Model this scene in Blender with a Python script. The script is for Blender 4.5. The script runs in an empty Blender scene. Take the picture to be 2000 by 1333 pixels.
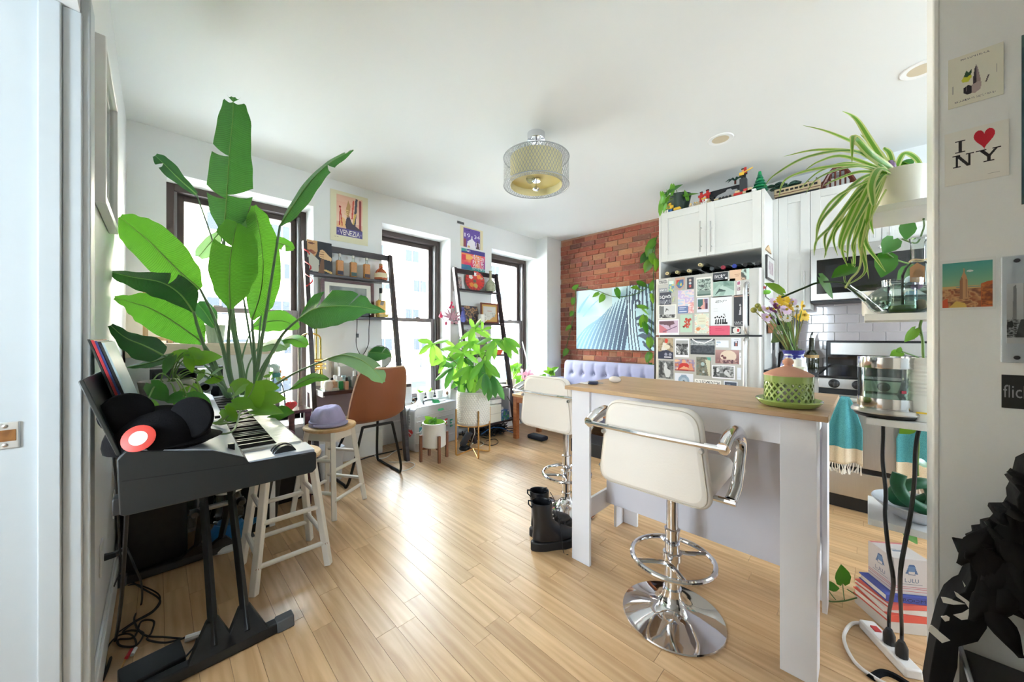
import bpy, math, random
import numpy as np
from mathutils import Vector, Matrix
random.seed(7)
SC=bpy.context.scene; COL=SC.collection
# ---------------------------------------------------------------- camera, sky, sun, exposure
F=693.25; HC=1.175; U0=1000.0; V0=657.77; R2=2**.5
cd=bpy.data.cameras.new('camera'); cam=bpy.data.objects.new('camera',cd); COL.objects.link(cam)
cam.location=(0,0,HC); cam.rotation_euler=(math.pi/2,0,-math.pi/4)
cd.sensor_width=36; cd.lens=F/2000*36; cd.shift_y=-(666.5-V0)/2000; cd.clip_start=.02; cd.clip_end=300
SC.camera=cam
SC.view_settings.view_transform='Standard'; SC.view_settings.look='None'
SC.view_settings.gamma=1; SC.view_settings.use_curve_mapping=False
SC.view_settings.exposure=1.62
W=bpy.data.worlds.new('World'); SC.world=W; W.use_nodes=True
_bg=W.node_tree.nodes['Background']; _bg.inputs[0].default_value=(.76,.89,1,1); _bg.inputs[1].default_value=16.0
def light(name,kind,loc,energy,color=(1,1,1),**k):
    d=bpy.data.lights.new(name,kind); d.energy=energy; d.color=color
    for a,b in k.items(): setattr(d,a,b)
    o=bpy.data.objects.new(name,d); COL.objects.link(o); o.location=loc; return o
sun=light('sun','SUN',(0,-5,30),4.0,(1,.95,.86),angle=.01)
sun.rotation_euler=(math.radians(48),0,math.radians(20))
def area(name,loc,rot,sx,sy,energy,color,portal=False):
    d=bpy.data.lights.new(name,'AREA'); d.shape='RECTANGLE'; d.size=sx; d.size_y=sy; d.energy=energy; d.color=color
    o=bpy.data.objects.new(name,d); COL.objects.link(o); o.location=loc; o.rotation_euler=rot
    if portal: d.cycles.is_portal=True
    return o
WY=3.48; NY=3.70; CZ=2.623; XL=-.145; XB=4.33; XK=4.09; XP=1.5
WINS=[(.046,.983),(1.614,2.45),(3.10,4.0)]; SILL=.42; HEAD=2.333
for i,(a,b) in enumerate(WINS):
    area('window_portal_%d'%(i+1),((a+b)/2,NY+.12,(SILL+HEAD)/2),(-math.pi/2,0,0),b-a,HEAD-SILL,1,(1,1,1),True)
area('kitchen_fill_portal',(2.95,-3.12,1.6),(math.pi/2,0,0),1.1,.7,1,(1,1,1),True)  # added, unseen kitchen opening that brings in fill light
area('hall_fill_portal',(-1.52,.65,1.4),(0,-math.pi/2,0),.8,.5,1,(1,1,1),True)  # added, unseen hall opening, fill for island and stools
# ---------------------------------------------------------------- helpers
def PD(u,v,D):
    s=(u-U0)/F; a=D*R2; b=s*a
    return Vector(((a+b)/2,(a-b)/2,HC-(v-V0)*D/F))
def PX(u,v,X):
    t=(u-U0)/F; Y=X*(1-t)/(1+t); return Vector((X,Y,HC-(v-V0)*(X+Y)/R2/F))
def PY(u,v,Y):
    t=(u-U0)/F; X=Y*(1+t)/(1-t); return Vector((X,Y,HC-(v-V0)*(X+Y)/R2/F))
def PZ(u,v,Z):
    D=(HC-Z)*F/(v-V0); return PD(u,v,D)
def lin(c):
    return tuple(((x/255)/12.92 if x/255<=.04045 else ((x/255+.055)/1.055)**2.4) for x in c)
_M={}
def _nt(name):
    m=bpy.data.materials.new(name); m.use_nodes=True; nt=m.node_tree; return m,nt,nt.nodes['Principled BSDF']
def mat(name,c,rough=.55,metal=0,var=.05,scale=14,bump=0,bs=120,coat=0,spec=.5,stretch=None,emit=None):
    if name in _M: return _M[name]
    m,nt,p=_nt(name); N=nt.nodes; L=nt.links; c=lin(c)
    tc=N.new('ShaderNodeTexCoord'); mp=N.new('ShaderNodeMapping'); L.new(tc.outputs['Object'],mp.inputs[0])
    if stretch: mp.inputs['Scale'].default_value=stretch
    nz=N.new('ShaderNodeTexNoise'); nz.inputs['Scale'].default_value=scale; nz.inputs['Detail'].default_value=3; L.new(mp.outputs[0],nz.inputs[0])
    mx=N.new('ShaderNodeMix'); mx.data_type='RGBA'; L.new(nz.outputs[0],mx.inputs[0])
    mx.inputs[6].default_value=(*[x*(1-var) for x in c],1); mx.inputs[7].default_value=(*[min(1,x*(1+var)) for x in c],1)
    L.new(mx.outputs[2],p.inputs['Base Color'])
    p.inputs['Roughness'].default_value=rough; p.inputs['Metallic'].default_value=metal
    p.inputs['Coat Weight'].default_value=coat; p.inputs['Specular IOR Level'].default_value=spec
    if bump:
        n2=N.new('ShaderNodeTexNoise'); n2.inputs['Scale'].default_value=bs; L.new(mp.outputs[0],n2.inputs[0])
        bp=N.new('ShaderNodeBump'); bp.inputs['Strength'].default_value=bump; bp.inputs['Distance'].default_value=.004
        L.new(n2.outputs[0],bp.inputs['Height']); L.new(bp.outputs[0],p.inputs['Normal'])
    if emit: p.inputs['Emission Color'].default_value=(*lin(emit[0]),1); p.inputs['Emission Strength'].default_value=emit[1]
    _M[name]=m; return m
def vcmat(name,rough=.5,metal=0,trans=0):
    if name in _M: return _M[name]
    m,nt,p=_nt(name); N=nt.nodes; L=nt.links
    a=N.new('ShaderNodeAttribute'); a.attribute_name='Col'; L.new(a.outputs[0],p.inputs['Base Color'])
    p.inputs['Roughness'].default_value=rough; p.inputs['Metallic'].default_value=metal
    if trans:
        t=N.new('ShaderNodeBsdfTranslucent'); L.new(a.outputs[0],t.inputs[0]); x=N.new('ShaderNodeMixShader'); x.inputs[0].default_value=trans
        L.new(p.outputs[0],x.inputs[1]); L.new(t.outputs[0],x.inputs[2]); L.new(x.outputs[0],N['Material Output'].inputs[0])
    _M[name]=m; return m
def leafmat(name,c,c2,trans=.35,rough=.35,var=.15,vein=0):
    if name in _M: return _M[name]
    m,nt,p=_nt(name); N=nt.nodes; L=nt.links
    tc=N.new('ShaderNodeTexCoord'); nz=N.new('ShaderNodeTexNoise'); nz.inputs['Scale'].default_value=9; L.new(tc.outputs['Object'],nz.inputs[0])
    mx=N.new('ShaderNodeMix'); mx.data_type='RGBA'; L.new(nz.outputs[0],mx.inputs[0])
    a=lin(c); mx.inputs[6].default_value=(*[x*(1-var) for x in a],1); mx.inputs[7].default_value=(*[x*(1+var) for x in a],1)
    L.new(mx.outputs[2],p.inputs['Base Color']); p.inputs['Roughness'].default_value=rough
    t=N.new('ShaderNodeBsdfTranslucent'); t.inputs[0].default_value=(*lin(c2),1)
    x=N.new('ShaderNodeMixShader'); x.inputs[0].default_value=trans
    L.new(p.outputs[0],x.inputs[1]); L.new(t.outputs[0],x.inputs[2]); L.new(x.outputs[0],N['Material Output'].inputs[0])
    if vein:
        uv=N.new('ShaderNodeUVMap'); wv=N.new('ShaderNodeTexWave'); wv.inputs['Scale'].default_value=vein; wv.bands_direction='Y'; wv.inputs['Distortion'].default_value=.6
        L.new(uv.outputs[0],wv.inputs[0]); bp=N.new('ShaderNodeBump'); bp.inputs['Strength'].default_value=.3; bp.inputs['Distance'].default_value=.006
        L.new(wv.outputs[0],bp.inputs['Height'])
        m2=N.new('ShaderNodeMix'); m2.data_type='RGBA'; m2.blend_type='MULTIPLY'; m2.inputs[0].default_value=.28; L.new(mx.outputs[2],m2.inputs[6]); L.new(wv.outputs[0],m2.inputs[7]); L.new(m2.outputs[2],p.inputs['Base Color'])
        m3=N.new('ShaderNodeMix'); m3.data_type='RGBA'; m3.blend_type='MULTIPLY'; m3.inputs[0].default_value=.3; m3.inputs[6].default_value=(*lin(c2),1); L.new(wv.outputs[0],m3.inputs[7]); L.new(m3.outputs[2],t.inputs[0]); L.new(bp.outputs[0],p.inputs['Normal']); L.new(bp.outputs[0],t.inputs['Normal'])
    _M[name]=m; return m
def wood(name,c1,c2,axis='Y',scale=1.0,rough=.4,rnd=.25,coat=0,spec=.5):
    if name in _M: return _M[name]
    m,nt,p=_nt(name); N=nt.nodes; L=nt.links
    g=N.new('ShaderNodeNewGeometry'); oi=N.new('ShaderNodeObjectInfo'); mp=N.new('ShaderNodeMapping')
    s={'X':(1.2,14,14),'Y':(14,1.2,14),'Z':(14,14,1.2)}[axis]; mp.inputs['Scale'].default_value=[x*scale for x in s]
    ad=N.new('ShaderNodeVectorMath'); ad.operation='MULTIPLY_ADD'; ad.inputs[1].default_value=(37,11,23)
    L.new(oi.outputs['Random'],ad.inputs[0]); L.new(g.outputs['Position'],mp.inputs[0]); L.new(mp.outputs[0],ad.inputs[2])
    nz=N.new('ShaderNodeTexNoise'); nz.inputs['Scale'].default_value=2.2; nz.inputs['Detail'].default_value=6; nz.inputs['Distortion'].default_value=1.4; L.new(ad.outputs[0],nz.inputs[0])
    wv=N.new('ShaderNodeTexWave'); wv.inputs['Scale'].default_value=1.1; wv.inputs['Distortion'].default_value=9; wv.inputs['Detail'].default_value=3; wv.inputs['Detail Scale'].default_value=.7; L.new(ad.outputs[0],wv.inputs[0])
    mi=N.new('ShaderNodeMix'); mi.data_type='FLOAT'; mi.inputs[0].default_value=.12; L.new(nz.outputs[0],mi.inputs[2]); L.new(wv.outputs[1],mi.inputs[3])
    cr=N.new('ShaderNodeValToRGB'); e=cr.color_ramp.elements; e[0].position=.3; e[1].position=.72
    e[0].color=(*lin(c1),1); e[1].color=(*lin(c2),1); L.new(mi.outputs[0],cr.inputs[0])
    hs=N.new('ShaderNodeHueSaturation'); mr=N.new('ShaderNodeMapRange'); mr.inputs['To Min'].default_value=1-rnd; mr.inputs['To Max'].default_value=1+rnd*.6
    L.new(oi.outputs['Random'],mr.inputs['Value']); L.new(mr.outputs[0],hs.inputs['Value']); L.new(cr.outputs[0],hs.inputs['Color']); L.new(hs.outputs[0],p.inputs['Base Color'])
    p.inputs['Roughness'].default_value=rough; p.inputs['Coat Weight'].default_value=coat; p.inputs['Specular IOR Level'].default_value=spec
    bp=N.new('ShaderNodeBump'); bp.inputs['Strength'].default_value=.08; bp.inputs['Distance'].default_value=.002; L.new(mi.outputs[0],bp.inputs['Height']); L.new(bp.outputs[0],p.inputs['Normal'])
    _M[name]=m; return m
def glass(name,c=(255,255,255),refl=.08,rough=.0,tint=1.0):
    if name in _M: return _M[name]
    m,nt,p=_nt(name); N=nt.nodes; L=nt.links
    t=N.new('ShaderNodeBsdfTransparent'); t.inputs[0].default_value=(*lin(c),1); g=N.new('ShaderNodeBsdfGlossy'); g.inputs['Roughness'].default_value=rough
    fr=N.new('ShaderNodeFresnel'); fr.inputs[0].default_value=1.22; ma=N.new('ShaderNodeMath'); ma.operation='ADD'; ma.use_clamp=True; ma.inputs[1].default_value=refl; L.new(fr.outputs[0],ma.inputs[0])
    x=N.new('ShaderNodeMixShader'); L.new(ma.outputs[0],x.inputs[0]); L.new(t.outputs[0],x.inputs[1]); L.new(g.outputs[0],x.inputs[2]); L.new(x.outputs[0],N['Material Output'].inputs[0])
    _M[name]=m; return m
OFF={}
class B:
    def __init__(s): s.v=[]; s.f=[]; s.c=[]; s.col=None; s.uv=None
    def add(s,vs,fs):
        n=len(s.v); s.v+=[Vector(p) for p in vs]; s.f+=[tuple(i+n for i in f) for f in fs]; s.c+=[s.col]*len(fs); return s
    def box(s,x0,y0,z0,x1,y1,z1):
        if x0>x1:x0,x1=x1,x0
        if y0>y1:y0,y1=y1,y0
        if z0>z1:z0,z1=z1,z0
        return s.add([(x0,y0,z0),(x1,y0,z0),(x1,y1,z0),(x0,y1,z0),(x0,y0,z1),(x1,y0,z1),(x1,y1,z1),(x0,y1,z1)],
          [(0,3,2,1),(4,5,6,7),(0,1,5,4),(1,2,6,5),(2,3,7,6),(3,0,4,7)])
    def prism(s,pts,ext):
        n=len(pts); e=Vector(ext); a=[Vector(p) for p in pts]
        return s.add(a+[p+e for p in a],[tuple(range(n))[::-1],tuple(range(n,2*n))]+[(i,(i+1)%n,n+(i+1)%n,n+i) for i in range(n)])
    def tube(s,pts,r,n=8,closed=False,flat=None):
        P=[Vector(p) for p in pts]; k=len(P); rs=r if isinstance(r,(list,tuple)) else [r]*k; vs=[];fs=[]; up=None
        for i in range(k):
            t=(P[(i+1)%k]-P[i-1]) if closed else (P[min(i+1,k-1)]-P[max(i-1,0)])
            t=t.normalized() if t.length>1e-9 else Vector((0,0,1))
            if up is None:
                up=Vector((0,0,1)) if abs(t.z)<.9 else Vector((1,0,0))
            a=t.cross(up)
            if a.length<1e-6: a=t.orthogonal()
            a.normalize(); b=a.cross(t).normalized(); up=b
            for j in range(n):
                q=2*math.pi*j/n; fx,fy=(flat or (1,1))
                vs.append(P[i]+a*(rs[i]*fx*math.cos(q))+b*(rs[i]*fy*math.sin(q)))
        m=k if closed else k-1
        for i in range(m):
            for j in range(n):
                fs.append((i*n+j,i*n+(j+1)%n,((i+1)%k)*n+(j+1)%n,((i+1)%k)*n+j))
        if not closed: fs+=[tuple(range(n))[::-1],tuple(range((k-1)*n,k*n))]
        return s.add(vs,fs)
    def lathe(s,o,prof,n=24,axis=None,closed=False):
        o=Vector(o); vs=[];fs=[];R=Matrix.Identity(3) if axis is None else Vector((0,0,1)).rotation_difference(Vector(axis)).to_matrix(); k=len(prof)
        for r,z in prof:
            for j in range(n):
                q=2*math.pi*j/n; vs.append(o+R@Vector((r*math.cos(q),r*math.sin(q),z)))
        for i in range(k if closed else k-1):
            for j in range(n): fs.append((i*n+j,i*n+(j+1)%n,((i+1)%k)*n+(j+1)%n,((i+1)%k)*n+j))
        if not closed:
            if prof[0][0]>1e-6: fs.append(tuple(range(n))[::-1])
            if prof[-1][0]>1e-6: fs.append(tuple(range((k-1)*n,k*n)))
        return s.add(vs,fs)
    def ell(s,c,r,n=16,m=10,R=None,fn=None):
        c=Vector(c); vs=[];fs=[]
        for i in range(m+1):
            a=math.pi*i/m
            for j in range(n):
                q=2*math.pi*j/n; p=Vector((r[0]*math.sin(a)*math.cos(q),r[1]*math.sin(a)*math.sin(q),r[2]*math.cos(a)))
                if fn: p=fn(p)
                vs.append(c+(R@p if R else p))
        for i in range(m):
            for j in range(n): fs.append((i*n+j,(i+1)*n+j,(i+1)*n+(j+1)%n,i*n+(j+1)%n))
        return s.add(vs,fs)
    def grid(s,fn,nu,nv):
        return s.add([fn(i/nu,j/nv) for j in range(nv+1) for i in range(nu+1)],[(j*(nu+1)+i,j*(nu+1)+i+1,(j+1)*(nu+1)+i+1,(j+1)*(nu+1)+i) for j in range(nv) for i in range(nu)])
    def xf(s,M):
        s.v=[M@p for p in s.v]; return s
def mk(name,b,m,parent=None,smooth=35,bevel=0,off=None,solid=0,sub=0,weld=True):
    me=bpy.data.meshes.new(name)
    o0=OFF[parent.name] if parent else (Vector(off) if off is not None else Vector((0,0,0)))
    me.from_pydata([tuple(p-o0) for p in b.v],[],b.f); me.validate()
    if any(c is not None for c in b.c) and len(me.polygons)==len(b.f):
        at=me.color_attributes.new('Col','FLOAT_COLOR','CORNER'); a=[]
        for f,c in zip(b.f,b.c):
            c=lin(c) if c else (.5,.5,.5); a+=[*c,1]*len(f)
        at.data.foreach_set('color',a)
    if b.uv:
        ul=me.uv_layers.new(name='UVMap'); a=[]
        for lp in me.loops: a+=list(b.uv[lp.vertex_index])
        ul.data.foreach_set('uv',a)
    me.update()
    if smooth:
        me.polygons.foreach_set('use_smooth',[True]*len(me.polygons))
        me.set_sharp_from_angle(angle=math.radians(smooth))
    ms=m if isinstance(m,(list,tuple)) else [m]
    for q in ms: me.materials.append(q)
    o=bpy.data.objects.new(name,me); COL.objects.link(o)
    if parent: o.parent=parent
    elif off is not None: o.location=off
    OFF[o.name]=o0
    if bevel:
        d=o.modifiers.new('bevel','BEVEL'); d.width=bevel; d.segments=2; d.limit_method='ANGLE'; d.angle_limit=math.radians(40); d.harden_normals=False
    if solid:
        d=o.modifiers.new('solid','SOLIDIFY'); d.thickness=solid; d.offset=0
    if sub:
        d=o.modifiers.new('sub','SUBSURF'); d.levels=sub; d.render_levels=sub
    return o
def tag(o,label=None,cat=None,group=None,kind=None):
    if label: o['label']=label
    if cat: o['category']=cat
    if group: o['group']=group
    if kind: o['kind']=kind
    return o
def thing(name,label,cat,loc,group=None):
    o=bpy.data.objects.new(name,None); COL.objects.link(o); o.location=loc; o.empty_display_size=.05; OFF[o.name]=Vector(loc)
    return tag(o,label,cat,group)
def one(name,b,m,label,cat,group=None,**k):
    xs=[p.x for p in b.v]; ys=[p.y for p in b.v]; zs=[p.z for p in b.v]
    o=mk(name,b,m,None,off=((min(xs)+max(xs))/2,(min(ys)+max(ys))/2,min(zs)),**k); return tag(o,label,cat,group)
def dup(o,loc=None,rotz=None,label=None,parent=None):
    c=o.copy(); COL.objects.link(c); OFF[c.name]=OFF.get(o.name,Vector())
    if parent: c.parent=parent
    if loc is not None: c.location=loc; OFF[c.name]=Vector(loc)
    if rotz is not None: c.rotation_euler=(0,0,rotz)
    if label: c['label']=label
    for ch in list(o.children): dup(ch,parent=c)
    return c
def bez(*p,n=12):
    P=[Vector(q) for q in p]; out=[]
    for i in range(n+1):
        t=i/n; Q=P[:]
        while len(Q)>1: Q=[Q[k].lerp(Q[k+1],t) for k in range(len(Q)-1)]
        out.append(Q[0])
    return out
def spl(pts,n=6):
    P=[Vector(p) for p in pts]; out=[]
    for i in range(len(P)-1):
        p0=P[max(i-1,0)];p1=P[i];p2=P[i+1];p3=P[min(i+2,len(P)-1)]
        for k in range(n):
            t=k/n; out.append(.5*((2*p1)+(p2-p0)*t+(2*p0-5*p1+4*p2-p3)*t*t+(3*p1-p0-3*p2+p3)*t**3))
    out.append(P[-1]); return out
def RM(c,az=0,ax=0,ay=0):
    c=Vector(c); return Matrix.Translation(c)@Matrix.Rotation(az,4,'Z')@Matrix.Rotation(ax,4,'X')@Matrix.Rotation(ay,4,'Y')@Matrix.Translation(-c)
# ---- leaves
def blade(rib,ws,nrm,fold=.15,curl=0,tears=(),nx=3,n=None):
    """leaf on a midrib: one connected sheet; tears=[(t,side,gap)]"""
    P=spl(rib,n or 5); k=len(P)-1; b=B(); uv=[]; nrm=Vector(nrm).normalized()
    def w(t):
        x=t*(len(ws)-1); i=min(int(x),len(ws)-2); f=x-i; f=f*f*(3-2*f); return ws[i]*(1-f)+ws[i+1]*f
    T=[(P[min(i+1,k)]-P[max(i-1,0)]).normalized() for i in range(k+1)]
    S=[t.cross(nrm).normalized() for t in T]; Nn=[S[i].cross(T[i]).normalized() for i in range(k+1)]
    rid=[]
    for i in range(k+1):
        b.v.append(P[i].copy()); uv.append((.5,i/k)); rid.append(i)
    for side in (-1,1):
        cuts=sorted([(max(1,min(k-1,round(t*k))),g) for t,sd,g in tears if sd==side])
        segs=[];s0=0;g0=0
        for ci,g in cuts: segs.append((s0,ci,g0,g)); s0=ci; g0=g
        segs.append((s0,k,g0,0))
        for (a,e,ga,ge) in segs:
            prev=None
            for i in range(a,e+1):
                sh=ga if i==a else (-ge if i==e else 0)
                row=[rid[i]]
                for j in range(1,nx+1):
                    x=j/nx; ww=w(i/k)
                    q=P[i]+S[i]*(side*ww*x)+Nn[i]*(-fold*ww*x+curl*ww*x*x)+T[i]*(ww*.28*x*x+sh*x)
                    row.append(len(b.v)); b.v.append(q); uv.append((.5+side*x*.5,i/k+.06*x))
                if prev:
                    for j in range(nx):
                        f=(prev[j],prev[j+1],row[j+1],row[j]); b.f.append(f if side>0 else f[::-1]); b.c.append(None)
                prev=row
    b.uv=uv; return b
def heart(base,tip,nrm,wd,fold=.25,droop=.15):
    base=Vector(base);tip=Vector(tip);L=(tip-base).length; nrm=Vector(nrm).normalized(); d=(tip-base).normalized()
    ts=[0,.15,.35,.6,.8,.92,1]; wv=[.25,.8,1,.82,.45,.2,.0]
    s=d.cross(nrm).normalized(); nn=s.cross(d); b=B(); uv=[]; rows=[]
    for t,w_ in zip(ts,wv):
        c=base+d*(L*t)-nn*(droop*L*t*t); r=[]
        for x in (-1,-.55,0,.55,1):
            back=-.16*L*abs(x) if t<.2 else 0
            b.v.append(c+s*(x*w_*wd/2)+nn*(-fold*abs(x)*w_*wd/2*(-1))+d*back); uv.append((.5+x/2,t)); r.append(len(b.v)-1)
        rows.append(r)
    for i in range(len(rows)-1):
        for j in range(4): b.f.append((rows[i][j],rows[i][j+1],rows[i+1][j+1],rows[i+1][j])); b.c.append(None)
    b.uv=uv; return b
# ---- flat prints: a card whose face is a fine grid of coloured cells
_H=np.random.RandomState(3).rand(64,64)
def _noise(x,y,s,seed=0):
    x=x*s+seed*7.3; y=y*s+seed*3.1; i=np.floor(x).astype(int); j=np.floor(y).astype(int); fx=x-i; fy=y-j; fx=fx*fx*(3-2*fx); fy=fy*fy*(3-2*fy)
    h=lambda a,c:_H[a%64,c%64]
    return h(i,j)*(1-fx)*(1-fy)+h(i+1,j)*fx*(1-fy)+h(i,j+1)*(1-fx)*fy+h(i+1,j+1)*fx*fy
def _glyphs(txt):
    cu=bpy.data.curves.new('t','FONT'); cu.body=txt; cu.resolution_u=3
    o=bpy.data.objects.new('t',cu); COL.objects.link(o); dg=bpy.context.evaluated_depsgraph_get(); me=o.evaluated_get(dg).to_mesh(); me.calc_loop_triangles()
    v=np.array([p.co[:2] for p in me.vertices]); t=[tuple(x.vertices) for x in me.loop_triangles]
    o.evaluated_get(dg).to_mesh_clear(); bpy.data.objects.remove(o); bpy.data.curves.remove(cu)
    return v,t
def raster(nx,ny,bg,ops):
    X,Y=np.meshgrid((np.arange(nx)+.5)/nx,(np.arange(ny)+.5)/ny); I=np.zeros((ny,nx,3)); I[:]=bg
    def pg(pts):
        m=np.zeros(X.shape,bool); n=len(pts)
        for i in range(n):
            (x0,y0),(x1,y1)=pts[i],pts[(i+1)%n]
            if y0==y1: continue
            c=((y0>Y)!=(y1>Y))&(X<(x1-x0)*(Y-y0)/(y1-y0)+x0); m^=c
        return m
    for o in ops:
        k=o[0]
        if k=='R': _,x0,y0,x1,y1,c=o; I[(X>=x0)&(X<x1)&(Y>=y0)&(Y<y1)]=c
        elif k=='E': _,cx,cy,rx,ry,c=o; I[((X-cx)/rx)**2+((Y-cy)/ry)**2<1]=c
        elif k=='P': _,p,c=o; I[pg(p)]=c
        elif k=='L':
            _,x0,y0,x1,y1,w,c=o; asp=ny/nx; dx,dy=x1-x0,(y1-y0)*asp; q=np.clip(((X-x0)*dx+(Y-y0)*asp*dy)/(dx*dx+dy*dy+1e-12),0,1)
            I[np.hypot(X-x0-q*dx,(Y-y0)*asp-q*dy)<w]=c
        elif k=='G':
            _,x0,y0,x1,y1,c0,c1=o; m=(X>=x0)&(X<x1)&(Y>=y0)&(Y<y1); t=((Y-y0)/(y1-y0))[m][:,None]; I[m]=np.array(c0)*(1-t)+np.array(c1)*t
        elif k=='N':
            _,x0,y0,x1,y1,s,cs,sd=o; m=(X>=x0)&(X<x1)&(Y>=y0)&(Y<y1); q=(.6*_noise(X,Y*ny/nx,s,sd)+.4*_noise(X,Y*ny/nx,s*2.3,sd+5))[m]
            q=np.clip((q-.2)/.6,0,.999)*(len(cs)-1); i=q.astype(int); t=(q-i)[:,None]; cs=np.array(cs,float); I[m]=cs[i]*(1-t)+cs[np.minimum(i+1,len(cs)-1)]*t
        elif k=='T':
            _,txt,x0,y0,x1,y1,c=o; v,t=_glyphs(txt)
            if len(v)==0: continue
            v=(v-v.min(0))/(np.ptp(v,axis=0)+1e-9)*[x1-x0,y1-y0]+[x0,y0]; m=np.zeros(X.shape,bool)
            for a in t: m|=pg([tuple(v[i]) for i in a])
            I[m]=c
    return I
def card(name,label,cat,O,A,U,bg,ops,nx=30,group=None,th=.0015,rough=.45,parent=None,ny=None):
    """O lower left, A vector to the lower right, U vector to the upper left"""
    O=Vector(O);A=Vector(A);U=Vector(U); ny=ny or max(3,int(nx*U.length/A.length)); n=A.cross(U).normalized()*th
    I=raster(nx,ny,bg,ops); b=B()
    for j in range(ny+1):
        for i in range(nx+1): b.v.append(O+A*(i/nx)+U*(j/ny)+n)
    for j in range(ny):
        for i in range(nx):
            k=j*(nx+1)+i; b.f.append((k,k+1,k+nx+2,k+nx+1)); b.c.append(tuple(I[j,i]))
    q=len(b.v); b.v+=[O,O+A,O+A+U,O+U]; e=[0,nx,(ny+1)*(nx+1)-1,ny*(nx+1)]
    for i in range(4): b.f.append((q+i,q+(i+1)%4,e[(i+1)%4],e[i])); b.c.append(tuple(bg))
    b.f.append((q+3,q+2,q+1,q)); b.c.append(tuple(bg))
    m=vcmat('print_%d'%int(rough*100),rough)
    if parent: return mk(name,b,m,parent,smooth=0)
    return one(name,b,m,label,cat,group,smooth=0)
def cardX(name,label,cat,u0,v0,u1,v1,X,bg,ops,cx=None,**k):
    """upright card on a plane facing -x; corners from left-top pixel and right-bottom pixel sizes"""
    a=PX(u0,v0,X); c=PX(u1,v1,X); z0=min(a.z,c.z); z1=max(a.z,c.z)
    return card(name,label,cat,(X,a.y,z0),(0,c.y-a.y,0),(0,0,z1-z0),bg,ops,**k)
WHT=(250,250,248); BLK=(25,25,28)
# ---------------------------------------------------------------- materials
wallm=mat('wall_paint',(233,235,234),.6,var=.015,scale=3,bump=.05,bs=220)
ceilm=mat('ceiling_paint',(229,231,229),.7,var=.01,scale=2)
whitem=mat('white_paint',(238,238,236),.35,var=.015)
cabm=mat('cabinet_white',(224,223,218),.32,var=.012)
isl=mat('island_white',(232,231,236),.42,var=.015,bump=.03,bs=300)
steel=mat('brushed_steel',(190,188,184),.32,1,var=.07,scale=6,stretch=(1,60,1.5))
steelh=mat('satin_steel',(200,198,195),.28,1,var=.03)
chrome=mat('chrome',(225,226,230),.06,1,var=.01)
blackm=mat('black_plastic',(24,25,28),.4,var=.1)
blackg=mat('black_glass',(10,10,12),.06,var=.05,coat=.6)
blackfab=mat('black_fabric',(17,17,20),.9,var=.2,bump=.3,bs=90,spec=.15)
darkwood=wood('dark_espresso_wood',(38,30,33),(62,50,53),'X',1,.35,.05)
oakm=wood('oak_floor',(186,146,102),(218,182,138),'Y',.6,.36,.12,coat=.0,spec=.8)
oakx=wood('oak_top',(176,140,102),(205,172,134),'Y',.8,.38,.02)
lightw=wood('birch_wood',(206,166,116),(228,194,148),'X',1,.4,.03)
walnut=wood('walnut_wood',(112,66,42),(146,92,60),'Z',1,.4,.05)
framem=mat('window_bronze',(74,62,58),.45,.2,var=.06)
trackm=mat('window_track',(128,124,124),.4,.3)
panem=glass('window_glass',(250,252,252),.02)
clear=glass('clear_glass',(244,249,247),.03)
clearb=glass('clear_plastic',(232,238,240),.05,.05)
water=glass('water',(218,232,222),.02)
gold=mat('brass_gold',(205,160,98),.28,1,var=.04)
soil=mat('potting_soil',(52,40,30),.95,var=.3,scale=60,bump=.8,bs=80)
potw=mat('white_ceramic',(232,230,226),.35,var=.02)
potg=mat('grey_stone_pot',(176,172,166),.6,var=.05,bump=.1)
# ---------------------------------------------------------------- floor: slab and oak planks
fl=mk('floor',B().box(-1.6,-3.2,-.12,4.6,3.9,-.005),mat('floor_joint',(120,84,50),.6)); tag(fl,kind='structure')
pm=mk('plank',B().box(-.5,-.5,-1,.5,.5,0),oakm,fl,smooth=0); _pm=pm.data
rows=[];w=.083
for i in range(int(4.5/w)+1):
    x=-.145+w*(i+.5); y=-.2-random.random()*.8
    while y<3.7:
        l=random.choice((.32,.42,.55,.7,.85,1.0)); y1=min(y+l,3.72); cy=(y+y1)/2
        if y1-y>.05 and y1>.0:
            t=(x-cy)/(x+cy+1e-6); d=(x+cy)/R2
            vis=d>.6 and abs(t)<1.6 and x<3.4
            rows.append((d if vis else 99,x,cy,y1-y))
        y=y1
rows.sort()
for k,(d,x,cy,l) in enumerate(rows[:295]):
    o=pm if k==0 else pm.copy()
    if k: COL.objects.link(o)
    o.location=(x,cy,-random.random()*.0007); o.scale=(w-.0012,l-.0012,.006)
b=B()
for d,x,cy,l in rows[295:]: b.box(x-w/2+.0006,cy-l/2+.0006,-.006,x+w/2-.0006,cy+l/2-.0006,-.0004)
tag(mk('far_planks',b,oakm,fl,smooth=0),kind='stuff')
b=B().box(-1.6,-3.2,-.006,4.4,-.2,-.001); mk('hall_boards',b,oakm,fl,smooth=0)
tag(mk('ceiling',B().box(-1.6,-3.2,CZ,4.6,4.2,CZ+.15),ceilm),kind='structure')
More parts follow.
